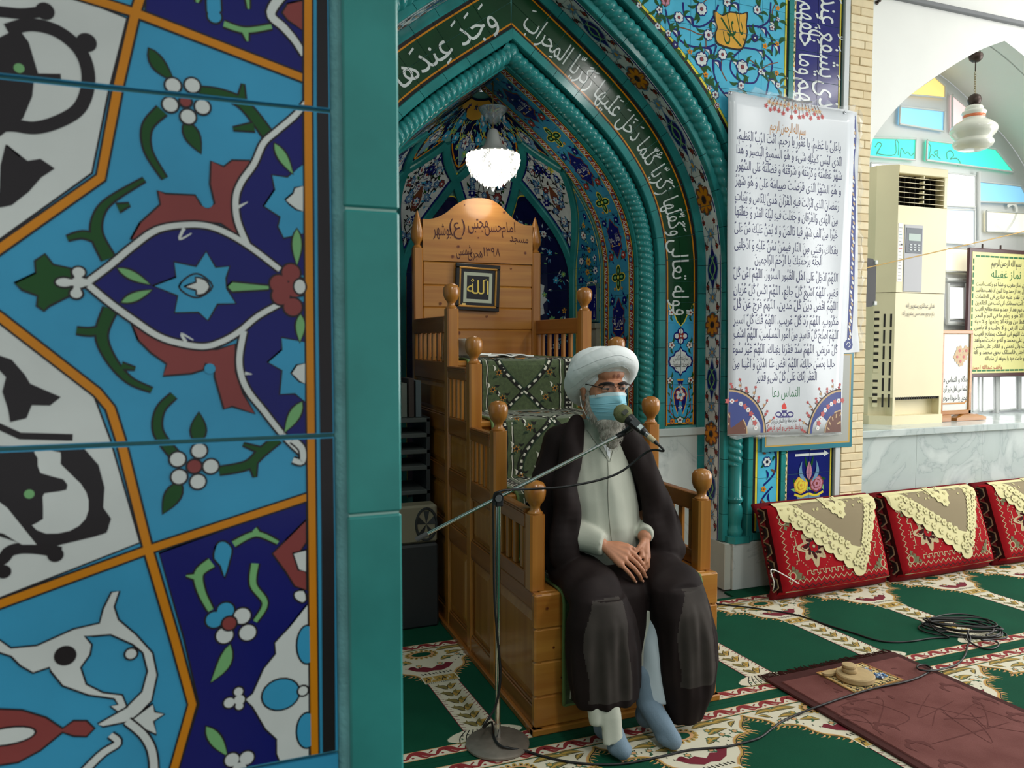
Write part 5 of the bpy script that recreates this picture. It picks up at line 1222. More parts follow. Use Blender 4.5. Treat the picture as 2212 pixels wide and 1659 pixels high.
for i in range(1, len(PR)): RL.append(RL[-1]+(PR[i]-PR[i-1]).length)
RX0, RX1 = 1.10, 1.655
def runf(u, s_, h):
    j = 0
    while j < len(RL)-2 and RL[j+1] < s_: j += 1
    f = (s_-RL[j])/(RL[j+1]-RL[j]); p = PR[j].lerp(PR[j+1], f)
    def nrm(i):
        t = (PR[min(i+1, len(PR)-1)]-PR[max(i-1, 0)]).normalized(); return Vector((t.y, -t.x)) * (1)
    n = nrm(j).lerp(nrm(j+1), f); n = -n if n.dot(Vector((-0.5, 1))) < 0 else n
    return (u, p.x+n.x*h, p.y+n.y*h)
mb = MB(); mb.grid(lambda a, b: runf(RX0+(RX1-RX0)*a, RL[-1]*b, 0.008), 3, 160); k = len(mb.v)
mb.grid(lambda a, b: runf(RX0+(RX1-RX0)*a, RL[-1]*b, 0.001), 3, 160)
obj('pile', mb, RUN['olive'], run_t, recalc=False)
for x in (RX0, RX1): obj('binding', MB().tube([runf(x, RL[-1]*i/160, 0.005) for i in range(161)], 0.0065, 6), RUN['edge'], run_t, smooth=True)
obj('binding', MB().tube([runf(RX0+(RX1-RX0)*i/4, RL[-1], 0.004) for i in range(5)], 0.0065, 6), RUN['edge'], run_t, smooth=True)
O = Orn(); um = (RX0+RX1)/2; N = 110
for e, sg in ((RX0, 1), (RX1, -1)):
    q = 0; s_ = 0.35
    while s_ < RL[-1]-0.02:
        for b in range(3): 
            if b == 0: O.poly(rect(e+sg*0.028, e+sg*0.062, s_, s_+0.0125), 'rblack', 1)
        O.poly([(e+sg*0.045, s_), (e+sg*0.058, s_+0.006), (e+sg*0.045, s_+0.0125), (e+sg*0.032, s_+0.006)], 'rwhite' if q % 2 else 'rblack', 2)
        if q % 2: O.poly(rect(e+sg*0.03, e+sg*0.06, s_+0.0015, s_+0.011), 'rwhite', 2); O.ell((e+sg*0.045, s_+0.006), 0.006, 0.005, 'rblack', 3)
        q += 1; s_ += 0.0125
    for off, col in ((0.024, 'rwhite'), (0.066, 'rblack'), (0.088, 'rwhite'), (0.093, 'rblack')): O.stroke([(e+sg*(off+0.002*math.sin(i*1.3)), 0.35+(RL[-1]-0.37)*i/N) for i in range(N+1)], 0.004, col, 1)
s_ = RL[3]+0.12-0.21-0.42
def lat(P, w_, col, l): O.stroke([(um+x, s_+y) for x, y in P], w_, col, l)
while s_ < RL[-1]-0.1:
    for sg in (-1, 1):
        P = [(sg*0.0+sg*(abs(((i/30.0) % 1.0)-0.5)*2)*0.14-sg*0.0, 0.42*i/30) for i in range(31)]
        P = [(sg*0.15*abs(math.cos(PI*i/30)), 0.42*i/30) for i in range(31)]
        for i in range(30):
            col = 'rwhite' if i % 2 else 'rblack'
            lat([(P[i][0]+0.004*(i % 3-1), P[i][1]), P[i+1]], 0.010 if i % 2 else 0.016, col, 1)
        lat([(x+sg*0.014, y) for x, y in P], 0.006, 'rblack', 1); lat([(x-sg*0.012, y) for x, y in P], 0.006, 'rgreen', 1)
        for (x, y) in ((0.13, 0.12), (0.11, 0.24), (0.16, 0.2), (0.06, 0.02), (0.05, 0.38), (0.17, 0.33), (0.15, 0.03)):
            O.star((um+sg*x, s_+y), 0.019, 6, 'rorange', 2, 0.3, 0.4); O.ell((um+sg*x, s_+y), 0.007, 0.007, 'rblack', 3)
            for g in range(4): O.leaf((um+sg*x+0.024*math.cos(g*1.7), s_+y+0.024*math.sin(g*1.7)), (um+sg*x+0.045*math.cos(g*1.7+0.6), s_+y+0.045*math.sin(g*1.7+0.6)), 0.011, ('rblack', 'rgreen', 'rwhite', 'rblack')[g], 1, 0.3)
    O.poly([(um-0.03, s_+0.02), (um+0.03, s_+0.02), (um, s_+0.065)], 'rorange', 2); O.ell((um, s_+0.015), 0.016, 0.012, 'rblue', 3); O.poly([(um-0.05, s_+0.40), (um+0.05, s_+0.40), (um, s_+0.35)], 'rgreen', 2); O.ell((um, s_+0.385), 0.016, 0.012, 'rorange', 3)
    s_ += 0.42
O.build('woven_pattern', runf, run_t, eps=0.0006, h0=0.0083, mats=RUN, clip=[((0, RL[-1]-0.01, 0), (0, 1, 0))])
# ============================================================ carpet rolls with rows of prayer niches
CC = {'wool': mat('green_wool', (7, 70, 49), 0.95, var=0.10, vscale=5, bump=0.35, bscale=500, spec=0.2), 'cw': mat('ivory_wool', (206, 200, 178), 0.95), 'cr': mat('crimson_wool', (132, 38, 40), 0.95), 'cm': mat('maroon_wool', (110, 24, 40), 0.95), 'co': mat('ochre_wool', (176, 142, 66), 0.95),
      'cl': mat('olive_wool', (120, 108, 58), 0.95), 'ck': mat('dark_wool', (36, 36, 30), 0.95), 'cg': mat('leaf_wool', (50, 92, 66), 0.95), 'ct': mat('tan_wool', (196, 150, 104), 0.95)}
UP_, TP = 0.598, 0.99
O = Orn()
K0, K1 = -4, 6
W0, W1 = (K0-0.5)*UP_, (K1+0.5)*UP_
def srun(P, w_, c, l, sm=0): O.stroke(P, w_, c, l, sm=sm)
for v0, v1 in ((-0.052, -0.002), (-0.925, -0.875)):
    O.poly(rect(W0, W1, v0, v1), 'cw', 1); vm = (v0+v1)/2
    for v in (v0, v1): O.poly(rect(W0, W1, v-0.002, v+0.002), 'ct', 2)
    n = int((W1-W0)/0.10)
    for i in range(n):
        u = W0+0.05+i*0.10
        srun([(u-0.05, vm-0.014), (u-0.03, vm+0.012), (u, vm+0.014), (u+0.022, vm-0.004), (u+0.05, vm-0.014)], lambda f: 0.008+0.012*math.sin(PI*f), 'cr', 2, 4)
        srun([(u-0.012, vm+0.012), (u+0.008, vm-0.016), (u+0.03, vm-0.016)], lambda f: 0.014*(1-f)+0.003, 'cr', 2, 3)
        srun([(u+0.03, vm+0.004), (u+0.045, vm+0.016)], 0.006, 'cr', 2); O.ell((u-0.028, vm-0.010), 0.005, 0.004, 'cr', 2)
O.poly(rect(W0, W1, -0.060, -0.056), 'cg', 1)
edge = [(0.299, -0.066), (0.286, -0.088), (0.262, -0.108), (0.240, -0.135), (0.236, -0.160), (0.250, -0.172), (0.205, -0.176), (0.172, -0.190), (0.150, -0.215), (0.146, -0.245), (0.128, -0.278), (0.092, -0.305), (0.070, -0.338)]
for k in range(K0, K1+1):
    u0 = k*UP_
    def Q(x, v): return (u0+x, v)
    O.poly([Q(-0.299, -0.060), Q(0.299, -0.060)]+[Q(*p) for p in edge]+[Q(-x, v) for x, v in edge[::-1]], 'cw', 1)
    for sg in (-1, 1):
        E_ = [Q(sg*x, v) for x, v in edge]
        srun(E_, 0.014, 'ct', 2, 3); srun([(p[0]+sg*0.004, p[1]-0.002) for p in E_], 0.004, 'ck', 3, 3); srun(E_, 0.005, 'co', 4, 3)
        for i in range(1, len(edge)):      # feathery flecks into the green
            x, v = edge[i]; O.leaf(Q(sg*x, v), Q(sg*(x+0.030), v-0.014), 0.007, 'ct', 1, 0.2); O.leaf(Q(sg*(x-0.01), v-0.008), Q(sg*(x+0.012), v-0.026), 0.006, 'co', 1, 0.2)
        for a, b, w_ in (((0.07, -0.085), (0.20, -0.085), 0.028), ((0.16, -0.075), (0.255, -0.082), 0.022), ((0.10, -0.14), (0.19, -0.125), 0.026), ((0.06, -0.19), (0.13, -0.165), 0.024), ((0.21, -0.115), (0.25, -0.09), 0.016)):
            O.leaf(Q(sg*a[0], a[1]), Q(sg*b[0], b[1]), w_+0.006, 'ck', 2, 0.12*sg); O.leaf(Q(sg*a[0], a[1]), Q(sg*b[0], b[1]), w_, 'cl', 3, 0.12*sg); O.leaf(Q(sg*a[0], a[1]), Q(sg*b[0], b[1]), w_*0.35, 'co', 4, 0.12*sg)
        for c, col in (((0.115, -0.115), 'co'), ((0.145, -0.155), 'ct'), ((0.085, -0.165), 'co'), ((0.045, -0.225), 'ct'), ((0.20, -0.15), 'ct')):
            O.star(Q(sg*c[0], c[1]), 0.016, 6, 'cg', 3, 0.2); O.ell(Q(sg*c[0], c[1]), 0.009, 0.008, col, 4); O.leaf(Q(sg*c[0], c[1]-0.01), Q(sg*(c[0]+0.02), c[1]-0.03), 0.010, 'cg', 3, 0.2)
        for i in range(9): O.ell(Q(sg*(0.225-0.018*i+0.004*(i % 2)), -0.10-0.019*i), 0.0025, 0.004, 'ck', 3)
    for i in range(18):
        a = 2*PI*i/18; O.ell(Q(0.062*math.cos(a), -0.112+0.036*math.sin(a)), 0.012, 0.008, 'co', 3, a); O.ell(Q(0.062*math.cos(a), -0.112+0.036*math.sin(a)), 0.005, 0.003, 'ck', 4, a)
    O.ell(Q(0, -0.112), 0.056, 0.031, 'ct', 5, 0, 20); O.ell(Q(0, -0.112), 0.043, 0.022, 'wool', 6, 0, 20)
    O.poly([Q(*p) for p in ((-0.10, -0.235), (-0.07, -0.225), (-0.055, -0.245), (-0.03, -0.238), (0, -0.262), (0.03, -0.238), (0.055, -0.245), (0.07, -0.225), (0.10, -0.235), (0.07, -0.272), (0.03, -0.292), (0, -0.285), (-0.03, -0.292), (-0.07, -0.272))], 'cm', 4)
    for sg in (-1, 1): O.ell(Q(sg*0.075, -0.235), 0.014, 0.012, 'cm', 4)
    for i in range(9): srun([Q(-0.06+0.015*i, -0.305), Q(-0.054+0.015*i, -0.32)], 0.005, 'ck', 4)
    # capital
    O.poly(rect(u0-0.072, u0+0.072, -0.402, -0.330), 'cw', 4); O.poly(rect(u0-0.066, u0+0.066, -0.392, -0.340), 'co', 5)
    for i in range(6):
        x = -0.055+0.022*i; srun([Q(x-0.008, -0.385), Q(x, -0.365), Q(x+0.010, -0.372), Q(x+0.004, -0.347)], 0.005, ('ck', 'cw', 'cl')[i % 3], 6, 3)
    for i in range(16): O.poly(rect(u0-0.066+i*0.0085, u0-0.062+i*0.0085, -0.400, -0.395), 'ck', 5)
    # shaft
    O.poly(rect(u0-0.062, u0+0.062, -0.815, -0.402), 'cw', 2)
    for sg in (-1, 1): srun([Q(sg*0.062, -0.815), Q(sg*0.062, -0.402)], 0.003, 'cm', 3)
    n = 6
    for i in range(n):
        v = -0.425-i*0.063
        for sg in (-1, 1):
            a, b = Q(0.004*sg, v-0.048), Q(sg*0.046, v-0.004)
            O.leaf(a, b, 0.030, 'ck', 3, 0.18*sg); O.leaf(a, b, 0.022, 'cl' if sg < 0 else 'co', 4, 0.18*sg); O.leaf(Q(sg*0.018, v-0.03), Q(sg*0.026, v+0.008), 0.014, 'cl', 5, 0.2)
            for j in range(3): srun([Q(sg*0.060, v-0.012-j*0.021), Q(sg*0.046, v-0.020-j*0.021)], 0.0032, 'cm', 3)
    # foot
    fan = [(-0.062, -0.80), (-0.105, -0.815), (-0.132, -0.835), (-0.135, -0.855), (-0.11, -0.872), (0.11, -0.872), (0.135, -0.855), (0.132, -0.835), (0.105, -0.815), (0.062, -0.80)]
    O.poly([Q(*p) for p in fan], 'cw', 3); srun([Q(*p) for p in fan[1:4]]+[Q(*fan[4])], 0.004, 'cg', 4, 2); srun([Q(*p) for p in fan[5:9]], 0.004, 'cg', 4, 2)
    for i in range(9):
        x = -0.10+0.025*i; srun([Q(x, -0.872), Q(x*0.88, -0.84), Q(x*0.55, -0.803)], 0.004, 'ck', 4, 3); O.ell(Q(x*0.95+0.010, -0.852), 0.004, 0.006, 'cg', 4); O.ell(Q(x*0.85+0.009, -0.832), 0.003, 0.004, 'ck', 4)
    O.poly(rect(u0-0.11, u0+0.11, -0.880, -0.872), 'cl', 4)
SH = -0.05
def cf(T): return lambda u, v, h: (2.035+u+SH*(T+v-2.6), T+v, h)
labs = {2.30: 'nearest roll of green prayer carpet, under the mauve rug', 3.29: 'green prayer carpet roll in front of the cushions and under the pulpit', 4.28: 'rear roll of green prayer carpet running into the niche'}
patt = None
for n, T in enumerate((2.30, 3.29, 4.28)):
    t = thing('prayer_carpet', labs[T], 'carpet', (0, T-2.30, 0), (0, 0, 0), 'rolls of green prayer carpet')
    y0, y1 = 2.30-0.9545, 2.30+0.0345
    if T == 4.28: poly = rect(0.64, 2.17, y0, y1-0.15)
    else: poly = [(-2.39, y0), (0.13, y0), (0.13, -3.0), (8.9, -3.0), (8.9, y1), (-2.39, y1)]
    if T == 3.29: poly = [(-2.39, y0), (8.9, y0), (8.9, 3.445-0.99), (2.55, 3.41-0.99), (2.55, y1), (-2.39, y1)]
    obj('pile', MB().prism(poly, lambda u, v, h: (u, v, h), -0.011, 0.0), CC['wool'], t)
    if patt is None:
        f = cf(2.30); patt = O.build('woven_pattern', lambda u, v, h: f(u, v, h), t, eps=0.00025, h0=0.0002, mats=CC)
    else:
        if T == 4.28: continue
        c = patt.copy(); COL.objects.link(c); c.parent = t; c.location = (SH*(T-2.30), 0, 0)
# ============================================================ mauve prayer rug and what lies on it
rug = thing('prayer_rug', 'mauve velvet prayer rug with dark brown border and fringe on the carpet', 'rug', (2.02, 2.435, 0.0016), (0, 0, math.radians(1.5)))
RB = mat('brown_velvet', (66, 34, 32), 0.9, var=0.15, vscale=30, spec=0.2); RV = mat('mauve_velvet', (116, 72, 68), 0.9, rgb2=(98, 56, 52), vscale=7, bump=0.3, bscale=220, spec=0.2)
obj('border', MB().box(0, 0.70, -1.25, 0, 0, 0.010, b=0.004), RB, rug); obj('field', MB().box(0.035, 0.665, -1.215, -0.055, 0.006, 0.0135, b=0.003), RV, rug)
O = Orn(); rr = random.Random(5)
CR = {'emb': mat('embossed_velvet', (92, 52, 49), 0.9, spec=0.2)}
for i in range(3):
    cx_, cy2 = 0.35+rr.uniform(-0.2, 0.2), -0.55+rr.uniform(-0.25, 0.2)
    for g in range(3):
        P = [(cx_+rr.uniform(-0.13, 0.13), cy2+rr.uniform(-0.12, 0.12)) for _ in range(4)]; O.stroke(P, 0.0028, 'emb', 1, sm=6)
for sg in (0, 1):
    for i in range(7): 
        c = (0.10+0.5*sg+0.01*math.sin(i), -0.32-0.13*i); O.leaf(c, (c[0]+0.03, c[1]-0.07), 0.022, 'emb', 1, 0.3); O.leaf(c, (c[0]-0.03, c[1]-0.06), 0.016, 'emb', 1, -0.3); O.ell(c, 0.012, 0.016, 'emb', 1)
for i in range(14): O.ell((0.12+rr.uniform(0, 0.45), -0.12-rr.uniform(0, 0.2)), rr.uniform(0.006, 0.02), rr.uniform(0.004, 0.008), 'emb', 1, rr.uniform(0, 3))
for i in range(3): O.ell((0.35, -0.62), 0.2-0.05*i, 0.003, 'emb', 1)
O.build('embossed_pattern', lambda u, v, h: (u, v, 0.0136+h), rug, eps=0.0002, mats=CR, kind='stuff')
fr_ = MB()
for i in range(150):
    x = 0.004+0.692*i/149; a = rr.uniform(-0.012, 0.012); L = rr.uniform(0.03, 0.05)
    fr_.tube([(x, -0.005, 0.006), (x+a*0.4, L*0.5, 0.005), (x+a, L, 0.0015)], 0.0016, 4)
tag(obj('fringe', fr_, RB, rug), kind='stuff')
zr = 0.0155
mt = thing('prayer_mat_cloth', 'small beige cloth with black printed motifs on the mauve rug', 'cloth', (2.245, 2.19, zr), (0, 0, math.radians(2)))
CM = {'cloth': mat('beige_print_cloth', (206, 180, 124), 0.9), 'k': mat('print_black', (46, 40, 34), 0.9), 'o': mat('print_ochre', (170, 120, 60), 0.9), 'g': mat('print_olive', (110, 110, 70), 0.9), 'edge': mat('dark_hem', (70, 60, 56), 0.9)}
def mz(u, v, h): return (u, v, 0.002+h+0.010*max(0, (u-0.12)/0.13)*max(0, (0.08-v)/0.08)+0.003*math.sin(u*30)*math.sin(v*25)*0.5+0.0015)
mb = MB(); mb.grid(lambda a, b: mz(0.25*a, 0.2*b, 0.0), 14, 12); k = len(mb.v); mb.grid(lambda a, b: (0.25*a, 0.2*b, mz(0.25*a, 0.2*b, 0)[2]-0.0025), 14, 12)
obj('cloth', mb, CM['cloth'], mt, recalc=False, smooth=True)
O = Orn()
for i in range(12):
    for j in range(9):
        c = (0.012+0.0205*i+0.004*(j % 2), 0.012+0.022*j)
        O.leaf(c, (c[0]+0.012, c[1]+0.012*(1 if (i+j) % 2 else -1)), 0.006, 'k', 1, 0.2); O.ell((c[0]+0.008, c[1]), 0.004, 0.005, ('o', 'g', 'k')[(i*3+j) % 3], 1)
for P in (rect(0, 0.25, 0, 0.006), rect(0, 0.006, 0, 0.2), rect(0.244, 0.25, 0, 0.2), rect(0, 0.25, 0.194, 0.2)): O.poly(P, 'o', 1)
for i in range(12): O.poly(rect(0.02*i+0.004, 0.02*i+0.012, 0.012, 0.028), 'k' if i % 2 else 'g', 2)
O.build('print', mz, mt, eps=0.0002, mats=CM)
CLAY = mat('clay', (176, 152, 110), 0.85, var=0.08, vscale=30, bump=0.2, bscale=120)
zt = zr+0.0075
def puck(name, lab, x, y, z, r, h):
    t = obj(name, MB().lathe([(r*0.94, 0), (r, 0.004), (r, h-0.005), (r*0.95, h-0.001), (r*0.8, h), (0, h+0.001)], 36, (0, 0, 0)), CLAY, None, smooth=40, loc=(x, y, z)); tag(t, lab, 'clay tablet', 'clay prayer tablets'); return t
puck('clay_tablet', 'large round clay prayer tablet on the beige cloth', 2.335, 2.283, zt, 0.072, 0.024)
puck('clay_tablet', 'small clay tablet lying on the large tablet, lower of two', 2.318, 2.296, zt+0.026, 0.029, 0.015)
puck('clay_tablet', 'small clay tablet on top of the stack of tablets', 2.316, 2.298, zt+0.0425, 0.027, 0.013)
t = obj('clay_tablet', MB().prism([tuple(p) for p in cr([(-0.03, -0.008), (0.0, -0.016), (0.03, -0.004), (0.028, 0.014), (-0.005, 0.018), (-0.032, 0.008)], 4, True)], lambda u, v, h: (u, v, h), 0, 0.009), CLAY, loc=(2.272, 2.350, zt)); tag(t, 'flat broken clay tablet at the corner of the beige cloth', 'clay tablet', 'clay prayer tablets')
BD = [mat('bead_blue', (90, 140, 190), 0.25), mat('bead_white', (220, 226, 230), 0.25), mat('bead_navy', (40, 50, 90), 0.25)]
bd = thing('prayer_beads', 'string of blue and white prayer beads heaped beside the tablet', 'prayer beads', (2.435, 2.262, zt+0.0005))
obj('cord', MB().tube([(0.03*math.cos(a)*(1+0.15*math.sin(3*a)), 0.022*math.sin(a), 0.0035) for a in [2*PI*i/24 for i in range(24)]], 0.0008, 4, closed=True), BD[2], bd)
for i in range(64):
    a = rr.uniform(0, 6.28); q = math.sqrt(rr.random()); x, y = 0.032*q*math.cos(a), 0.022*q*math.sin(a); z = 0.0042+max(0, (1-q))*0.010*rr.random()
    obj('bead', MB().ell((x, y, z), (0.0042,)*3, 7, 5), BD[rr.randrange(3)], bd, smooth=True)
bag = thing('plastic_bag', 'small crumpled grey plastic bag behind the prayer beads', 'plastic bag', (2.405, 2.305, zt))
obj('film', MB().grid(lambda a, b: Vector((0.032*math.sin(PI*b)*math.cos(2*PI*a), 0.022*math.sin(PI*b)*math.sin(2*PI*a), 0.011+0.010*math.cos(PI*b)))*(1+0.12*math.sin(9*a*6.28+5*b)), 18, 10, cu=True), mat('grey_film', (150, 160, 170), 0.25, trans=0.4), bag)
obj('knot', MB().ell((0.02, -0.008, 0.02), (0.007, 0.006, 0.006), 8, 6), mat('orange_tie', (190, 120, 70), 0.5), bag)
# ============================================================ cables on the carpet
BLK = mat('black_rubber', (24, 24, 26), 0.45)
def floor_path(P, z=0.0048): return [Vector((q.x, q.y, zz if len(p) > 2 else z)) for p in P for q, zz in ((onZ(p[0], p[1], p[2] if len(p) > 2 else z), p[2] if len(p) > 2 else 0),)]
cab = thing('cable', 'black cable crossing the carpet from the pulpit to the coil', 'cable')
obj('lead', MB().tube(cr(floor_path([(1540, 1303), (1580, 1308), (1620, 1312), (1660, 1318), (1700, 1324), (1740, 1334), (1790, 1351), (1840, 1366), (1890, 1382), (1930, 1387), (1970, 1385), (2010, 1379), (2050, 1377)]), 5), 0.0042, 7), BLK, cab, smooth=True)
coil = thing('cable_coil', 'loose coil of black cable on the prayer carpet in front of the cushions', 'cable')
lp = []
c0 = onZ(2078, 1362, 0)
loops = [(0.30, 0.085, 0.15), (0.27, 0.07, 0.05), (0.25, 0.09, -0.05), (0.28, 0.055, 0.1), (0.22, 0.075, -0.12), (0.26, 0.05, 0.0), (0.24, 0.065, 0.22)]
base = math.atan2(onZ(2150, 1365, 0).y-onZ(2000, 1350, 0).y, onZ(2150, 1365, 0).x-onZ(2000, 1350, 0).x)
for i, (ra, rb, ro) in enumerate(loops):
    P = []
    for k in range(28):
        a = 2*PI*k/28; x = ra*0.62*math.cos(a); y = rb*1.0*math.sin(a)+0.01*math.sin(3*a+i); g = base+ro
        P.append((c0.x+x*math.cos(g)-y*math.sin(g)+0.012*(i-3)*0.6, c0.y+x*math.sin(g)+y*math.cos(g)+0.006*(i-3), 0.0055+0.0082*i*0.55+0.002*math.sin(2*a+i)))
    obj('loop', MB().tube(P, 0.0040, 7, closed=True), BLK, coil, smooth=True)
obj('loop', MB().tube(cr(floor_path([(2050, 1377, 0.012), (2020, 1360, 0.02), (2008, 1342, 0.018), (2030, 1330, 0.012), (2070, 1326, 0.008), (2110, 1332, 0.006), (2140, 1346, 0.01), (2146, 1362, 0.03), (2130, 1372, 0.04)]), 6), 0.0040, 7), BLK, coil, smooth=True)
obj('loop', MB().tube(cr(floor_path([(2092, 1362, 0.045), (2090, 1380, 0.02), (2110, 1396, 0.006), (2140, 1402, 0.005), (2157, 1394, 0.006), (2150, 1385, 0.012), (2120, 1382, 0.03)]), 6), 0.0040, 7), BLK, coil, smooth=True)
mcab = thing('microphone_cable', 'black microphone cable running from the stand across the carpet and rug', 'cable')
fp_ = [(1062, 1560, 0.016), (1066, 1590, 0.026), (1080, 1610, 0.026), (1100, 1616, 0.022), (1135, 1622, 0.008), (1175, 1634), (1230, 1646), (1290, 1651), (1350, 1649), (1420, 1636), (1490, 1620), (1560, 1614), (1600, 1606), (1640, 1594), (1665, 1576), (1690, 1558), (1725, 1542, 0.008), (1770, 1525, 0.02), (1830, 1504, 0.022), (1890, 1486, 0.022), (1950, 1474, 0.022), (1985, 1463, 0.021), (2005, 1452, 0.021), (2012, 1444, 0.021), (1998, 1436, 0.022), (1982, 1438, 0.024), (1985, 1446, 0.028), (2010, 1449, 0.029), (2040, 1444, 0.018), (2068, 1434, 0.006), (2085, 1415), (2090, 1395), (2096, 1380, 0.02), (2090, 1366, 0.04)]
# ============================================================ cushions with lace cloths
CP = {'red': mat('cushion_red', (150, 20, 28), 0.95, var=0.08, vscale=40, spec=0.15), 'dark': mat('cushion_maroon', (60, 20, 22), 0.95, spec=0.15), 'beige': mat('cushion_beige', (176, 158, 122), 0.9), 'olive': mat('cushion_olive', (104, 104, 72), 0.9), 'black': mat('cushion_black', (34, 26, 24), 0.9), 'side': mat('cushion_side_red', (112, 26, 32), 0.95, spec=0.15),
      'lace': mat('cream_lace', (214, 206, 156), 0.9), 'sheer': mat('taupe_voile', (138, 124, 96), 0.85), 'lace2': mat('deep_cream_lace', (186, 176, 128), 0.9)}  # second lace tone is a deeper cream for flower centres and flecks
CWD, CHT, CTH = 0.77, 0.46, 0.125
def cush(u, v, h):      # front face of a cushion, u across, v up, local frame: x across, y depth, z up
    a = min(1, abs(u)/(CWD/2)); b = min(1, abs(v)/(CHT/2)); e = 0.030*(1-a**4)*(1-b**4)-0.028*max(0, (a-0.93)/0.07)**2-0.028*max(0, (b-0.90)/0.10)**2
    y = -CTH/2-e-h; z = v
    if v > CHT/2:       # over the top edge
        w_ = v-CHT/2; y = -CTH/2+0.028+w_; z = CHT/2+0.004+h; 
    return (u, y, z)
def cushion(label, lace_label, x, y, rz, lean, lsh):
    t = thing('cushion', label, 'cushion', (x, y, 0), (math.radians(-lean), 0, rz), 'patterned red cushions leaning on the wall')
    zc = CHT/2+0.028
    up = lambda f: (lambda u, v, h: (lambda p: (p[0], p[1], p[2]+zc))(f(u, v, h)))
    n = 26; mb = MB(); mb.grid(lambda a, b: up(cush)((a-0.5)*CWD, (b-0.5)*CHT, 0), n, n)
    V = []
    rim = [(-CWD/2, -CHT/2+CHT*i/12) for i in range(13)]+[(-CWD/2+CWD*i/12, CHT/2) for i in range(1, 13)]+[(CWD/2, CHT/2-CHT*i/12) for i in range(1, 13)]+[(CWD/2-CWD*i/12, -CHT/2) for i in range(1, 12)]
    k = len(rim)
    for q in range(7):
        f = q/6; bul = 0.022*math.sin(PI*f)
        for (u, v) in rim:
            p = up(cush)(u, v, 0); s_ = 1+bul/(CWD/2) if abs(u) > CWD/2-1e-6 else 1; r_ = 1+bul/(CHT/2) if abs(v) > CHT/2-1e-6 else 1
            V.append((u*s_, p[1]+(CTH-0.06)*f, zc+v*r_))
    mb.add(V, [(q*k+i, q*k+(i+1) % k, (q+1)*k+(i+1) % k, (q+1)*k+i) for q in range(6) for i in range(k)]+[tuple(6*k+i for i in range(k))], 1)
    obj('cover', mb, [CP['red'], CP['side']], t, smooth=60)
    O = Orn(); A, B = CWD/2, CHT/2
    for P in (rect(-A, A, -B, -B+0.05), rect(-A, A, B-0.04, B), rect(-A, -A+0.045, -B, B), rect(A-0.045, A, -B, B)): O.poly(P, 'dark', 1)
    def zig(P0, P1, n_, amp, w_, col, l):
        P0 = Vector(P0); P1 = Vector(P1); d = P1-P0; nn = Vector((-d.y, d.x)).normalized()*amp
        O.stroke([tuple(P0+d*(i/(2*n_))+(nn if i % 2 else -nn)) for i in range(2*n_+1)], w_, col, l)
    zig((-A+0.05, -B+0.058), (A-0.05, -B+0.058), 17, 0.010, 0.006, 'beige', 2); zig((-A+0.053, -B+0.05), (-A+0.053, B-0.05), 11, 0.010, 0.006, 'beige', 2); zig((A-0.053, -B+0.05), (A-0.053, B-0.05), 11, 0.010, 0.006, 'beige', 2)
    zig((-A+0.05, -B+0.030), (A-0.05, -B+0.030), 17, 0.008, 0.004, 'black', 2); O.stroke([(-A+0.02, -B+0.012), (A-0.02, -B+0.012)], 0.006, 'beige', 2)
    # key pattern
    def key(x0, y0, x1, y1, n_):
        d = Vector((x1-x0, y1-y0))/n_; nn = Vector((-d.y, d.x)).normalized()*0.022; p = Vector((x0, y0)); P = []
        for i in range(n_): P += [p+d*i, p+d*i+nn, p+d*(i+0.6)+nn, p+d*(i+0.6)+nn*0.3, p+d*(i+0.8)+nn*0.3, p+d*(i+0.8)]
        O.stroke([tuple(q) for q in P], 0.006, 'beige', 2)
    key(-A+0.16, -B+0.082, A-0.16, -B+0.082, 11); key(-A+0.10, B-0.10, -A+0.10, -B+0.13, 3); key(A-0.10, -B+0.13, A-0.10, B-0.10, 3)
    for sx in (-1, 1):
        for sz in (-1, 1):
            c = (sx*(A-0.105), sz*(B-0.10))
            O.poly([(c[0], c[1]), (c[0]-sx*0.02, c[1]+sz*0.035), (c[0]+sx*0.03, c[1]+sz*0.03), (c[0]+sx*0.035, c[1]-sz*0.02)], 'olive', 2)
            for q in range(4): O.star((c[0]-sx*0.018*(q-1.5), c[1]+sz*0.018*(q-1.5)), 0.014, 4, 'olive', 3, 0.4); 
            O.ell((c[0]+sx*0.035, c[1]+sz*0.012), 0.02, 0.022, 'beige', 3); O.ell((c[0]+sx*0.035, c[1]+sz*0.012), 0.014, 0.016, 'red', 4)
        c = (sx*0.155, -0.005)
        P = []
        for i in range(48):
            a = 2*PI*i/48; r_ = 0.085*(1+0.22*math.cos(8*a)+0.10*math.cos(4*a)); P.append((c[0]+r_*math.cos(a), c[1]+r_*0.98*math.sin(a)))
        O.poly(P, 'beige', 2); O.poly([(c[0]+(p[0]-c[0])*0.62, c[1]+(p[1]-c[1])*0.62) for p in P], 'dark', 3)
        for i in range(8):
            a = i*PI/4; O.stroke([(c[0]+0.03*math.cos(a), c[1]+0.03*math.sin(a)), (c[0]+0.055*math.cos(a+0.25), c[1]+0.055*math.sin(a+0.25)), (c[0]+0.078*math.cos(a), c[1]+0.078*math.sin(a))], 0.006, 'beige', 4, sm=3)
        O.flower(c, 0.03, 8, 'red', 'beige', 'black', 0, 5)
        for i in range(44):
            a = 2*PI*i/44; r_ = 0.118/max(abs(math.cos(a)), abs(math.sin(a)))*0.92 if False else 0.118*(1.25-0.25*abs(math.sin(2*a))); O.ell((c[0]+r_*math.cos(a)*0.95, c[1]+r_*math.sin(a)), 0.0028, 0.0028, 'beige', 2, 0, 6)
    O.build('woven_pattern', up(cush), t, eps=0.0003, h0=0.0008, mats=CP)
    # patterned end panel
    O = Orn()
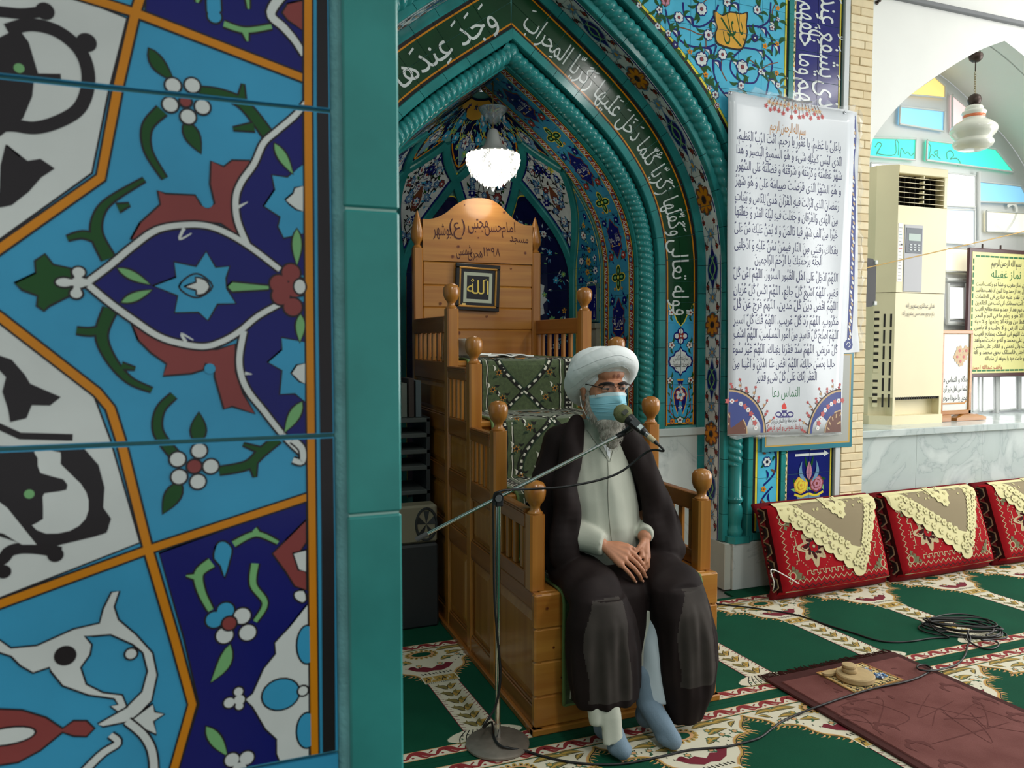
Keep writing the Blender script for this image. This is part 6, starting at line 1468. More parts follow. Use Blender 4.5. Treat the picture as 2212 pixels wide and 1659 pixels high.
    fe = lambda u, v, h: (-CWD/2-0.022*math.sin(PI*min(1, max(0, (u+0.055)/0.10)))-h-0.001, -0.06+0.115*0+u+0.045, zc+v)
    O.poly(rect(-0.05, 0.045, -B+0.015, B-0.015), 'dark', 1)
    for i in range(5):
        c = (-0.002, -B+0.06+0.088*i); O.poly([(c[0]+x, c[1]+y) for x, y in ((0, 0.044), (0.036, 0.022), (0.036, -0.022), (0, -0.044), (-0.036, -0.022), (-0.036, 0.022))], 'beige', 2); O.poly([(c[0]+x*0.82, c[1]+y*0.82) for x, y in ((0, 0.044), (0.036, 0.022), (0.036, -0.022), (0, -0.044), (-0.036, -0.022), (-0.036, 0.022))], 'black', 3); O.flower(c, 0.017, 6, 'dark', 'beige', None, 0, 4)
    O.build('end_panel', fe, t, eps=0.0003, mats=CP)
    # lace cloth folded over the top
    lc = thing('lace_cloth', lace_label, 'lace cloth', (x, y, 0), (math.radians(-lean), 0, rz), 'cream lace cloths on the cushions')
    tl, trr, ap = lsh; top = B+0.10
    out = []; 
    def scal(P0, P1, n_, amp):
        P0 = Vector(P0); P1 = Vector(P1); d = P1-P0; nn = Vector((d.y, -d.x)).normalized()
        return [tuple(P0+d*((i+j/5)/n_)+nn*amp*abs(math.sin(PI*j/5))) for i in range(n_) for j in range(5)]
    A1 = (tl, B); A2 = (trr, B); AP_ = ap
    L = scal((tl, B-0.055), AP_, 8, 0.018); R_ = scal(AP_, (trr, B-0.03), 7, 0.016)
    outl = [(tl-0.004, top), (tl-0.004, B)]+L+R_+[(trr, B), (trr, top)]
    O = Orn(); O.poly(outl, 'lace', 1)
    # finer mesh so the cloth follows the cushion
    c_in = lambda f, g: (tl+(trr-tl)*f, g)
    mid = ((tl+trr)/2+0.02, B)
    O.poly([(tl+0.10, B-0.002), (tl+0.155, B-0.04), (ap[0]-0.035, ap[1]+0.165), (ap[0]+0.02, ap[1]+0.15), (trr-0.11, B-0.10), (trr-0.10, B-0.002)], 'sheer', 2)
    O.poly([(tl+0.10, top), (tl+0.10, B+0.001), (trr-0.10, B+0.001), (trr-0.10, top)], 'sheer', 2)
    r3 = random.Random(int(x*100))
    for P0, P1 in (((tl+0.10, B-0.035), (ap[0]-0.05, ap[1]+0.16)), ((ap[0]+0.045, ap[1]+0.16), (trr-0.085, B-0.05)), ((tl+0.05, B-0.06), (ap[0]-0.01, ap[1]+0.06)), ((ap[0]+0.03, ap[1]+0.07), (trr-0.03, B-0.04))):
        for i in range(9):
            c = Vector(P0).lerp(Vector(P1), (i+0.5)/9); O.flower(tuple(c), 0.021, 6, 'lace', 'lace2', None, i, 4, 0.45)
            for g in range(3): O.ell((c.x+r3.uniform(-0.02, 0.02), c.y+r3.uniform(-0.02, 0.02)), 0.006, 0.009, 'sheer', 3, r3.uniform(0, 3))
    for c in ((mid[0]+0.0, B-0.05), (mid[0]+0.035, B-0.075), (mid[0]-0.03, B-0.02), (mid[0]+0.055, B-0.03)): O.flower(c, 0.034, 7, 'lace', 'lace2', None, 0.4, 4, 0.45)
    for i in range(60): O.ell((r3.uniform(tl+0.02, trr-0.02), B-r3.uniform(0.005, 0.05)), 0.006, 0.008, 'lace2', 3, r3.uniform(0, 3)) if i % 2 else None
    for i in range(5): O.flower((ap[0]+r3.uniform(-0.02, 0.02), ap[1]+0.05+0.018*i), 0.018, 5, 'lace', 'sheer', 'lace2', i, 4, 0.45)
    lift = lambda u, v, h: up(cush)(u, v, 0.006+h)
    mb = MB()
    ob = O.build('lace', lambda u, v, h: lift(u, v, h), lc, eps=0.0012, h0=0.0, mats=CP, cuts=([-0.38+0.02*i for i in range(39)], [-0.2+0.03*i for i in range(13)]+[B-0.03, B-0.022, B-0.015, B-0.009, B-0.004, B, B+0.03]))
    return t
cushion('leftmost red cushion leaning beside the flower basket tiles', 'cream lace cloth over the leftmost cushion', 3.095, 3.192, math.radians(1.5), 18, (-0.33, 0.365, (0.14, -0.19)))
cushion('middle red cushion leaning on the marble dado', 'cream lace cloth over the middle cushion', 3.925, 3.200, math.radians(2.0), 19, (-0.37, 0.34, (0.13, -0.185)))
cushion('right red cushion cut off by the picture edge', 'cream lace cloth over the right cushion at the picture edge', 4.76, 3.212, math.radians(1), 19, (-0.33, 0.34, (0.08, -0.17)))
wc = thing('white_cord', 'thin white cord looped at the corner of the leftmost cushion', 'cord')
obj('cord', MB().tube(cr([Vector((onZ(1665, 1240, 0.09).x, 3.12, 0.10)), Vector(onY(1668, 1230, 3.10)), Vector(onY(1672, 1260, 3.08)), Vector((onZ(1668, 1285, 0.006).x, onZ(1668, 1285, 0.006).y, 0.006)), onZ(1675, 1300, 0.006), onZ(1690, 1306, 0.006)], 6), 0.003, 6), mat('white_cord', (220, 220, 214), 0.6), wc, smooth=True)
# ============================================================ banner with printed prayer
YB_ = 3.388
def bpx(x, y): q = onY(x, y, YB_); return (q.x, q.z)
CB = {'ink': mat('print_navy', (30, 34, 88), 0.5), 'green': mat('print_green', (20, 110, 60), 0.5), 'red': mat('print_red', (170, 40, 44), 0.5), 'gold': mat('print_gold', (190, 130, 60), 0.5), 'blue': mat('print_blue', (64, 76, 140), 0.5), 'pink': mat('print_rose', (196, 96, 96), 0.5), 'white': mat('print_white', (236, 236, 236), 0.4),
      'brown': mat('print_brown', (110, 70, 60), 0.5), 'logo': mat('print_violet', (52, 40, 120), 0.5), 'flame': mat('print_flame', (220, 60, 50), 0.5), 'tan': mat('print_tan', (200, 170, 130), 0.5), 'black': mat('print_black2', (40, 40, 46), 0.5)}
def ripple(x, z): return 0.004*math.sin(x*16+z*2)+0.003*math.sin(z*5+x*3)
fbn = lambda u, v, h: (u, YB_-0.006-ripple(u, v)-h, v)
ban = thing('prayer_banner', 'tall glossy white banner printed with dark blue prayer text', 'banner')
c4 = [bpx(1570, 197), bpx(1845, 245), bpx(1815, 935), bpx(1571, 941)]
def bil(a, b):
    T_ = Vector(c4[0]).lerp(Vector(c4[1]), a); B_ = Vector(c4[3]).lerp(Vector(c4[2]), a); return T_.lerp(B_, b)
mb = MB(); n1, n2 = 16, 30
for off in (0.0, -0.0012): mb.grid(lambda a, b: fbn(*bil(a, b), off), n1, n2)
N_ = n1*n2; rim = [i*n2 for i in range(n1)]+[(n1-1)*n2+j for j in range(1, n2)]+[i*n2+n2-1 for i in range(n1-2, -1, -1)]+[j for j in range(n2-2, 0, -1)]
mb.f += [(rim[i], rim[(i+1) % len(rim)], rim[(i+1) % len(rim)]+N_, rim[i]+N_) for i in range(len(rim))]; mb.m = [0]*len(mb.f)
obj('sheet', mb, mat('white_vinyl', (214, 218, 224), 0.22, spec=0.5), ban, smooth=True)
lines = ['ياعَلِىُّ يا عَظيمُ، يا غَفُورُ يا رَحيمُ، اَنْتَ الرَّبُّ الْعَظيمُ،', 'الَّذى لَيْسَ كَمِثْلِهِ شَىءٌ وَ هُوَ السَّميعُ الْبَصيرُ وَ هذا', 'شَهْرٌ عَظَّمْتَهُ وَ كَرَّمْتَهُ وَ شَرَّفْتَهُ وَ فَضَّلْتَهُ عَلَى الشُّهُورِ', 'وَ هُوَ الشَّهْرُ الَّذى فَرَضْتَ صِيامَهُ عَلَىَّ وَ هُوَ شَهْرُ', 'رَمَضانَ الَّذى اَنْزَلْتَ فيهِ الْقُرْآنَ هُدىً لِلنّاسِ وَ بَيِّناتٍ', 'مِنَ الْهُدى وَالْفُرْقانِ وَ جَعَلْتَ فيهِ لَيْلَةَ الْقَدْرِ وَ جَعَلْتَها', 'خَيْراً مِنْ اَلْفِ شَهْرٍ فَيا ذَالْمَنِّ وَ لا يُمَنُّ عَلَيْكَ مُنَّ عَلَىَّ', 'بِفَكاكِ رَقَبَتى مِنَ النّارِ فيمَنْ تَمُنُّ عَلَيْهِ وَ اَدْخِلْنِى', 'الْجَنَّةَ بِرَحْمَتِكَ يا اَرْحَمَ الرّاحِمينَ', 'اَللّهُمَّ اَدْخِلْ عَلى اَهْلِ الْقُبُورِ السُّرُورَ، اَللّهُمَّ اَغْنِ كُلَّ', 'فَقيرٍ، اَللّهُمَّ اَشْبِعْ كُلَّ جائِعٍ، اَللّهُمَّ اكْسُ كُلَّ عُرْيانٍ', 'اَللّهُمَّ اقْضِ دَيْنَ كُلِّ مَدينٍ، اَللّهُمَّ فَرِّجْ عَنْ كُلِّ', 'مَكْرُوبٍ، اَللّهُمَّ رُدَّ كُلَّ غَريبٍ، اَللّهُمَّ فُكَّ كُلَّ اَسيرٍ', 'اَللّهُمَّ اَصْلِحْ كُلَّ فاسِدٍ مِنْ اُمُورِ الْمُسْلِمينَ، اَللّهُمَّ اشْفِ', 'كُلَّ مَريضٍ، اَللّهُمَّ سُدَّ فَقْرَنا بِغِناكَ، اَللّهُمَّ غَيِّرْ سُوءَ', 'حالِنا بِحُسْنِ حالِكَ، اَللّهُمَّ اقْضِ عَنَّا الدَّيْنَ وَ اَغْنِنا مِنَ', 'الْفَقْرِ اِنَّكَ عَلى كُلِّ شَىءٍ قَديرٌ']
ends = [(1590, 294, 1814, 320), (1588, 324, 1815, 352), (1587, 358, 1816, 382), (1586, 391, 1814, 414), (1586, 425, 1810, 447), (1586, 457, 1808, 478), (1585, 492, 1808, 509), (1585, 528, 1809, 542), (1629, 561, 1775, 566), (1583, 590, 1810, 602), (1583, 625, 1810, 634), (1583, 657, 1810, 663), (1582, 691, 1811, 695), (1583, 721, 1811, 725), (1581, 754, 1809, 756), (1581, 786, 1803, 786), (1631, 815, 1761, 814)]
O = Orn()
def btext(s_, x0, y0, x1, y1, em, col, bold=0.022, l=1, orn=None, f=bpx):
    a = Vector(f(x0, y0)); b = Vector(f(x1, y1)); (orn or O).text(s_, tuple((a+b)/2), em, col, l, math.atan2(b.y-a.y, b.x-a.x), bold, width=(b-a).length)
for s_, e in zip(lines, ends): btext(s_, *e, 0.066, 'ink', 0.040)
btext('التماس دعا', 1666, 849, 1725, 848, 0.078, 'green', 0.03)
btext('سازمان منطقه ویژه اقتصادی انرژی پارس', 1664, 910, 1719, 907, 0.034, 'black', 0.012); btext('روابط عمومی و امور فرهنگی', 1650, 925, 1731, 921, 0.042, 'red', 0.015)
btext('بسم الله الرحمن الرحیم', 1662, 272, 1738, 286, 0.075, 'gold', 0.008)
def P_(x, y): return bpx(x, y)
# emblem: flame over three loops
O.poly([P_(*p) for p in ((1688, 883), (1687, 876), (1691, 872), (1692, 868), (1696, 874), (1698, 880), (1697, 884))], 'flame', 1); O.poly([P_(*p) for p in ((1687, 886), (1699, 886), (1697, 891), (1689, 891))], 'logo', 1)
for c in (1680, 1693, 1706): O.stroke([P_(c+6*math.cos(a), 895+5*math.sin(a)) for a in [2*PI*i/14 for i in range(15)]], 0.007, 'logo', 1)
O.stroke([P_(1678, 901), (P_(1708, 900))], 0.007, 'logo', 1); O.stroke([P_(1692, 891), P_(1692, 900)], 0.006, 'logo', 1)
# corner roundels and floral sprays
for sg, cx_, cz_ in ((1, c4[3][0]+0.0, c4[3][1]-0.005), (-1, c4[2][0]-0.0, c4[2][1]-0.005)):
    n = 16
    def quad(r, col, l): O.poly([(cx_, cz_+0.012)]+[(cx_+sg*max(0.004, r*math.cos(a)), cz_+0.012+r*math.sin(a)) for a in [PI/2*i/n for i in range(n+1)]], col, l)
    quad(0.245, 'black', 1); quad(0.238, 'tan', 2); quad(0.228, 'blue', 3); quad(0.125, 'tan', 4); quad(0.118, 'brown', 5); quad(0.06, 'tan', 6); quad(0.05, 'brown', 7)
    for i in range(5):
        a = 0.16+i*0.32; c = (cx_+sg*0.178*math.cos(a), cz_+0.012+0.178*math.sin(a)); O.flower(c, 0.014, 6, 'white', 'pink', None, 0, 5); O.star((cx_+sg*0.178*math.cos(a+0.16), cz_+0.012+0.178*math.sin(a+0.16)), 0.018, 5, 'pink', 5); O.stroke([(cx_+sg*0.09*math.cos(a), cz_+0.012+0.09*math.sin(a)), (cx_+sg*0.11*math.cos(a+0.1), cz_+0.012+0.11*math.sin(a+0.1))], 0.008, 'tan', 6)
    for i in range(9):
        a = 0.06+i*0.175; r0, r1 = 0.25, 0.28+0.03*(i % 2); p0 = (cx_+sg*r0*math.cos(a), cz_+r0*math.sin(a)); p1 = (cx_+sg*r1*math.cos(a+0.06), cz_+r1*math.sin(a+0.06))
        O.stroke([p0, ((p0[0]+p1[0])/2+0.008, (p0[1]+p1[1])/2), p1], 0.004, 'brown', 1, sm=3); O.flower(p1, 0.009, 5, 'pink', 'red', None, i, 2); O.flower(((p0[0]+p1[0])/2, (p0[1]+p1[1])/2), 0.009, 5, 'tan' if i % 2 else 'pink', 'red', None, i, 2); O.leaf(p0, (p0[0]+sg*0.02, p0[1]+0.012), 0.008, 'brown', 1)
tcx, tcz = P_(1716, 221); sl = (c4[1][1]-c4[0][1])/(c4[1][0]-c4[0][0])
for i in range(15):
    x = -0.19+0.38*i/14; d = 0.035+0.055*abs(math.sin(i*1.3))*(1-abs(x)/0.25); base_ = tcz+0.0+x*sl-0.25*abs(x)*0.2
    O.stroke([(tcx+x*0.8, base_+0.012), (tcx+x*0.95, base_-d*0.6), (tcx+x, base_-d)], 0.004, 'brown', 1, sm=3); O.flower((tcx+x, base_-d), 0.013, 5, 'pink', 'red', None, i, 2); O.flower((tcx+x*0.9, base_-d*0.4), 0.012, 5, 'tan', 'red', None, i, 2)
O.stroke([(tcx-0.12, tcz+0.018), (tcx, tcz+0.002), (tcx+0.12, tcz+0.014)], 0.012, 'black', 1, sm=4)
O.build('print', fbn, ban, eps=0.0002, h0=0.0003, mats=CB)
for p in ((1574, 202), (1822, 244)):
    q = fbn(*bpx(*p), 0.001); obj('eyelet', MB().lathe([(0.004, -0.001), (0.008, -0.001), (0.009, 0.001), (0.005, 0.002), (0.004, 0.0)], 14, q, Matrix.Rotation(PI/2, 3, 'X')), mat('eyelet_metal', (130, 134, 138), 0.3, metal=0.9), ban)
# banner hanging behind it
b2 = thing('second_banner', 'white banner with blue scrolled border hanging behind the prayer banner', 'banner')
YB2 = 3.397
e2 = [onY(x, y, YB2) for x, y in ((1820, 236), (1850, 242), (1855, 300), (1852, 420), (1853, 560), (1852, 700), (1857, 760), (1822, 763))]
x_l = 3.0
poly = [(x_l, e2[0].z)]+[(p.x, p.z) for p in e2]+[(x_l, e2[-1].z)]
obj('sheet', MB().prism(poly, lambda u, v, h: (u, YB2-h, v), 0.0, 0.0012), mat('white_vinyl', (0, 0, 0)), b2)
O = Orn(); P = [onY(x, y, YB2) for x, y in ((1842, 250), (1844, 300), (1840, 350), (1843, 420), (1842, 500), (1841, 560), (1839, 640), (1836, 700), (1834, 748))]
O.stroke([(p.x, p.z) for p in P], 0.036, 'blue', 1, sm=5); 
for i, p in enumerate(cr([Vector((p.x, p.z)) for p in P], 8)): O.ell((p.x+0.006*math.sin(i*1.3), p.y), 0.006, 0.012, 'white' if i % 2 else 'tan', 2, 0.5)
q = onY(1832, 745, YB2); O.ell((q.x, q.z), 0.032, 0.03, 'blue', 2); O.stroke([(q.x-0.016, q.z), (q.x, q.z+0.016), (q.x+0.014, q.z), (q.x, q.z-0.012)], 0.004, 'white', 3, sm=4)
O.build('print', lambda u, v, h: (u, YB2-0.0012-h, v), b2, eps=0.0002, mats=CB)
# framed sheet low behind the banners
f3 = thing('framed_notice', 'teal edged framed notice half hidden behind the lower end of the banner', 'picture frame')
a_, b_ = onY(1638, 966, 3.405), onY(1841, 755, 3.405)
xa, xb, za, zb_ = 2.775, b_.x+0.008, 0.748, 1.30
obj('backing', MB().box(xa, xb, 3.3995, 3.404, za, zb_), mat('notice_teal', (40, 122, 140), 0.3), f3)
obj('gold_rim', MB().box(xa+0.018, xb-0.018, 3.3985, 3.3995, za+0.026, zb_-0.02), mat('notice_gold', (196, 160, 80), 0.4), f3)
obj('sheet', MB().box(xa+0.026, xb-0.03, 3.3975, 3.3985, za+0.034, zb_-0.028), mat('notice_grey', (170, 172, 166), 0.35), f3)
# clear film taped round the banner
film = thing('plastic_film', 'crumpled clear plastic film sticking out around the banner edges', 'plastic film')
FM = mat('clear_film', (235, 240, 242), 0.12, alpha=0.22)
r5 = random.Random(3)
def fringe_film(p0, p1, n, outdir):
    mb = MB(); A_ = Vector(p0); B_ = Vector(p1)
    fnn = [(r5.uniform(0.01, 0.05), r5.uniform(-0.012, 0.006)) for _ in range(n+1)]
    V = []
    for i in range(n+1):
        c = A_.lerp(B_, i/n); o = Vector(outdir)*fnn[i][0]
        V += [(c.x, YB_-0.012, c.y), (c.x+o.x*0.5, YB_-0.016+fnn[i][1], c.y+o.y*0.5), (c.x+o.x, YB_-0.014-fnn[i][1]*0.6, c.y+o.y)]
    mb.add(V, [(i*3+j, i*3+j+1, i*3+j+4, i*3+j+3) for i in range(n) for j in range(2)]); obj('film_edge', mb, FM, film)
fringe_film(bpx(1572, 200), bpx(1843, 246), 26, (0, 1)); fringe_film(bpx(1846, 240), bpx(1852, 760), 40, (1, 0.2)); fringe_film(bpx(1815, 935), bpx(1572, 941), 16, (0, -0.5))

# ============================================================ window bay
wn = struct(empty('window_1'), 'arched window of coloured glass panes behind the air conditioner')
YG = 3.955
inn_ = [(p[0], p[1]) for p in aw if p[1] >= 0.83]
obj('back_panel', MB().prism([(3.50, 0.83)]+[(x, z) for x, z in aw]+[(5.704, 0.83)], lambda u, v, h: (u, YG+0.02-h, v), -0.03, 0.0), mat('painted_frame', (206, 208, 206), 0.5), wn)
def glow(name, rgb, s): return mat(name, rgb, 0.25, emit=rgb, estr=s)
GL = {'y': glow('amber_pane', (250, 214, 130), 0.75), 'b': glow('blue_pane', (136, 200, 236), 0.65), 'p': glow('pink_pane', (244, 214, 214), 0.65), 'g': glow('green_pane', (70, 236, 200), 0.7), 'w': glow('clear_pane', (250, 252, 255), 1.1), 'c': glow('cream_pane', (244, 236, 206), 0.8), 'lb': glow('pale_blue_pane', (214, 232, 250), 0.85)}
def pane(pts, k, inset=0.0, lines=None):
    P = [(lambda q: (q.x, q.z))(onY(x, y, YG)) for x, y in pts]
    o = obj('pane', MB().prism(P, lambda u, v, h: (u, YG-h, v), -0.01, 0.0), GL[k], wn)
    n = len(P); mb = MB()
    for i in range(n):
        a, b = Vector((P[i][0], YG-0.004, P[i][1])), Vector((P[(i+1) % n][0], YG-0.004, P[(i+1) % n][1])); mb.tube([a, b], 0.007, 6)
    obj('glazing_bead', mb, mat('painted_frame', (0, 0, 0)), o)
    return o
pane([(1962, 205), (2018, 166), (2041, 186), (2041, 212)], 'y'); pane([(1944, 230), (2039, 240), (2038, 284), (1942, 268)], 'b'); pane([(2056, 205), (2092, 236), (2096, 300), (2056, 286)], 'p')
gl = pane([(1882, 298), (1978, 300), (1976, 346), (1876, 338)], 'g'); gr = pane([(2002, 303), (2150, 322), (2190, 372), (2000, 346)], 'g')
pane([(2034, 372), (2106, 380), (2106, 448), (2034, 444)], 'w'); pane([(2114, 392), (2205, 402), (2225, 440), (2114, 436)], 'b'); pane([(2034, 452), (2104, 454), (2104, 530), (2034, 524)], 'lb'); pane([(2130, 456), (2240, 462), (2240, 506), (2130, 500)], 'c')
pane([(2040, 534), (2094, 538), (2094, 588), (2040, 586)], 'c'); pane([(1880, 352), (1950, 356), (1950, 440), (1880, 436)], 'w')
pane([(2048, 618), (2081, 620), (2081, 690), (2048, 690)], 'w')
for x0, x1 in ((2121, 2146), (2157, 2194), (2204, 2250)): pane([(x0, 812), (x1, 812), (x1, 884-(x0-2121)*0.05), (x0, 888-(x0-2121)*0.05)], 'w')
for x0, x1 in ((2060, 2085), (2100, 2112)): pane([(x0, 812), (x1, 812), (x1, 884), (x0, 888)], 'w')
# incised script on the green panes
O = Orn(); CG = {'line': mat('etched_line', (70, 150, 140), 0.5), 'lw': mat('etched_white', (245, 245, 240), 0.6)}
def wp(x, y): q = onY(x, y, YG); return (q.x, q.z)
for L in ([(1890, 318), (1897, 308), (1904, 312), (1899, 322), (1893, 334)], [(1899, 322), (1896, 332), (1933, 334), (1934, 304), (1941, 310), (1940, 336)], [(1944, 340), (1947, 320), (1955, 332), (1960, 328), (1968, 336), (1974, 330)], [(2004, 308), (2010, 318), (2006, 344), (2012, 334), (2020, 340)], [(2022, 336), (2018, 328), (2026, 326), (2024, 336), (2032, 344)], [(2046, 344), (2045, 330), (2054, 326), (2060, 336), (2052, 344), (2066, 342), (2074, 352), (2068, 358)]):
    O.stroke([wp(*p) for p in L], 0.007, 'line', 1, sm=4)
O.stroke([wp(*p) for p in ((2150, 486), (2168, 500), (2180, 490), (2192, 470), (2196, 450), (2188, 440), (2176, 446))], 0.022, 'lw', 1, sm=5)
O.build('etched_script', lambda u, v, h: (u, YG-0.0005-h, v), wn, mats=CG)
for a, b in (((2092, 600), (2092, 900)), ((2150, 806), (2150, 892)), ((2199, 806), (2199, 884)), ((2040, 604), (2094, 606)), ((2086, 612), (2086, 700)), ((2044, 612), (2044, 700)), ((2042, 698), (2092, 700)), ((2110, 372), (2110, 520))):
    p, q = onY(*a, YG), onY(*b, YG); obj('frame_bar', MB().tube([p-Vector((0, 0.012, 0)), q-Vector((0, 0.012, 0))], 0.014, 8), mat('painted_frame', (0, 0, 0)), wn)
q = onY(2091, 640, YG); obj('hinge', MB().box(q.x-0.012, q.x+0.012, YG-0.04, YG-0.02, q.z-0.05, q.z+0.05, b=0.004), mat('hinge_grey', (150, 150, 150), 0.4, metal=0.5), wn)

# ============================================================ air conditioner
ac = thing('air_conditioner', 'tall cream floor standing air conditioner on the marble window sill', 'air conditioner', (0, 0, 0))
AX0, AX1, AY = 3.95, 4.365, 3.62; AZ0, AZ1 = 0.829, 2.437
ACM = mat('aged_cream_plastic', (226, 214, 176), 0.4, var=0.03, vscale=4); ACG = mat('grey_steel_side', (176, 176, 180), 0.5); ACD = mat('dark_opening', (34, 30, 26), 0.7); ACS = mat('panel_slate', (66, 76, 86), 0.35)
def out_(z0, z1, g=0.0): return MB().prism([(AX0-g, AY-g), (AX1+g, AY-g), (AX1+g, 3.90), (3.845-g, 3.90), (3.845-g, 3.705-g)], lambda u, v, h: (u, v, h), z0, z1)
obj('base', out_(AZ0, 0.885, 0.006), ACM, ac)
obj('lower_cabinet', MB().prism([(AX0, AY), (AX1, AY), (AX1, 3.76), (3.852, 3.76), (3.852, 3.695)], lambda u, v, h: (u, v, h), 1.0, 1.652), ACM, ac)
obj('lower_cabinet', MB().prism([(AX0, AY+0.055), (AX1, AY+0.055), (AX1, 3.76), (3.852, 3.76), (3.852, 3.72)], lambda u, v, h: (u, v, h), 0.885, 1.0), ACM, ac)
obj('upper_cabinet', MB().prism([(AX0, AY-0.002), (AX1, AY-0.002), (AX1, 3.76), (3.850, 3.76), (3.850, 3.693)], lambda u, v, h: (u, v, h), 1.656, 2.19), ACM, ac)
obj('rear_casing', MB().box(3.846, AX1-0.004, 3.757, 3.94, 0.886, AZ1-0.02, b=0.006), ACG, ac)
# intake slot lips
obj('intake_lip', MB().box(AX0, AX0+0.02, AY, AY+0.06, 0.885, 1.0), ACM, ac); obj('intake_lip', MB().box(AX1-0.02, AX1, AY, AY+0.06, 0.885, 1.0), ACM, ac)
for i in range(20): obj('intake_tooth', MB().box(AX0+0.02+i*0.019, AX0+0.03+i*0.019, AY-0.001, AY+0.01, 0.985, 1.002), ACD, ac)
# outlet with louvres
ox0, ox1, oz0, oz1 = AX0-0.055, AX1-0.035, 2.205, 2.388
obj('outlet_frame', MB().prism([(AX0, AY-0.002), (AX0, 3.76), (3.850, 3.76), (3.850, 3.693)], lambda u, v, h: (u, v, h), 2.19, AZ1), ACM, ac)
for (x0, x1, z0, z1) in ((AX0, AX1, 2.385, AZ1), (AX1-0.032, AX1, 2.19, 2.387)):
    obj('outlet_frame', MB().box(x0, x1, AY-0.002, 3.76, z0, z1, b=0.004), ACM, ac)
obj('outlet_cavity', MB().box(AX0-0.01, AX1-0.03, AY+0.09, AY+0.10, 2.19, 2.39), ACD, ac)
for i in range(6):
    z = 2.212+i*0.0305; obj('louvre', MB().add([(AX0, AY+0.0, z), (AX1-0.033, AY+0.0, z), (AX1-0.033, AY+0.035, z+0.007), (AX0, AY+0.035, z+0.007), (AX0, AY+0.0, z-0.0025), (AX1-0.033, AY+0.0, z-0.0025), (AX1-0.033, AY+0.035, z+0.004), (AX0, AY+0.035, z+0.004)], [(0, 1, 2, 3), (4, 5, 6, 7), (0, 1, 5, 4), (2, 3, 7, 6), (0, 3, 7, 4), (1, 2, 6, 5)]), ACM, ac)
    obj('louvre_tab', MB().box(AX0+0.205, AX0+0.212, AY-0.003, AY+0.03, z+0.001, z+0.016), ACM, ac)
for i in range(9): obj('inner_vane', MB().box(AX0+0.02+i*0.043, AX0+0.023+i*0.043, AY+0.05, AY+0.09, 2.195, 2.385), ACD, ac)
# control panel
cpn = obj('control_panel', MB().box(4.005, 4.16, AY-0.006, AY, 1.66, 2.075, b=0.003), ACG, ac)
obj('keypad', MB().box(4.015, 4.15, AY-0.009, AY-0.006, 1.90, 2.055, b=0.002), ACS, cpn); obj('display', MB().box(4.035, 4.135, AY-0.0105, AY-0.009, 1.975, 2.02, b=0.001), mat('lcd', (150, 168, 160), 0.2), cpn)
for i in range(3):
    for j in range(3): obj('button', MB().box(4.043+i*0.034, 4.065+i*0.034, AY-0.011, AY-0.009, 1.915+j*0.016, 1.923+j*0.016, b=0.001), mat('button_white', (190, 196, 198), 0.4), cpn)
O = Orn(); CA = {'k': mat('print_black2', (0, 0, 0)), 'w': mat('sticker', (236, 234, 226), 0.5), 'gr': mat('sticker_grey', (150, 150, 148), 0.5), 'te': mat('sticker_teal', (70, 140, 150), 0.5), 're': mat('sticker_red', (180, 60, 60), 0.5)}
O.poly(rect(3.955, 3.995, 1.72, 2.08), 'w', 1)
for i in range(16): O.poly(rect(3.962, 3.989-0.004*(i % 3), 1.735+i*0.021, 1.739+i*0.021), 'te' if i in (13, 12) else ('re' if i == 9 else 'gr'), 2)
O.poly(rect(3.977, 3.991, 1.945, 1.955), 'k', 2); O.poly(rect(4.02, 4.145, 1.855, 1.895), 'w', 3)
O.text('اهدایی عبدالکریم رستم پور زاده', (4.16, 1.575), 0.040, 'k', 1, 0, 0.02, width=0.24); O.text('بنام مرحوم محمد حسن رستم پور زاده', (4.145, 1.527), 0.040, 'k', 1, 0, 0.02, width=0.27)
O.build('printed_labels', lambda u, v, h: (u, AY-0.0022-h, v), ac, mats=CA)
# grille slits on the chamfer
chn = Vector((3.695-AY, AX0-3.886)).normalized()
def cham(f, z, d): x = 3.852+(AX0-3.852)*f; y = 3.695+(AY-3.695)*f; return (x-d*0.60, y-d*0.80, z)
for i in range(14):
    z = 1.50-i*0.043
    if 8 < i < 10: continue
    obj('grille_fin', MB().prism([(0.05, z), (0.28, z), (0.28, z+0.024), (0.05, z+0.024)], lambda u, v, h: cham(u, v, h), 0.0005, 0.004), ACM, ac); obj('grille_slot', MB().prism([(0.05, z+0.026), (0.28, z+0.026), (0.28, z+0.041), (0.05, z+0.041)], lambda u, v, h: cham(u, v, h), 0.0005, 0.0015), ACD, ac)
for f in (0.48, 0.78):
    for i in range(6): obj('grille_slot', MB().prism(rect(f, f+0.09, 0.94+i*0.1, 1.022+i*0.1), lambda u, v, h: cham(u, v, h), 0.0005, 0.0015), ACD, ac)

# ============================================================ lamp, sign, framed text, speaker, string, hook
pend = thing('pendant_lamp', 'white glass pendant lamp with orange band hung in the window arch', 'lamp', (4.43, 3.505, 0))
DK = mat('dark_bronze', (70, 56, 50), 0.4, metal=0.5); OPAL = mat('opal_glass', (226, 226, 214), 0.12, spec=0.6)
obj('shade', MB().lathe([(0.035, 2.812), (0.045, 2.808), (0.052, 2.795), (0.052, 2.783), (0.066, 2.775), (0.070, 2.765), (0.062, 2.752), (0.060, 2.735), (0.066, 2.722), (0.10, 2.705), (0.128, 2.680), (0.134, 2.660), (0.124, 2.635), (0.105, 2.615), (0.100, 2.605), (0.112, 2.592), (0.116, 2.578), (0.105, 2.560), (0.082, 2.545), (0.06, 2.538), (0, 2.536)], 36), OPAL, pend, smooth=60)
obj('orange_band', MB().lathe([(0.0625, 2.752), (0.0635, 2.750), (0.0615, 2.737), (0.0605, 2.735)], 36), mat('orange_band', (226, 126, 84), 0.2), pend, smooth=True)
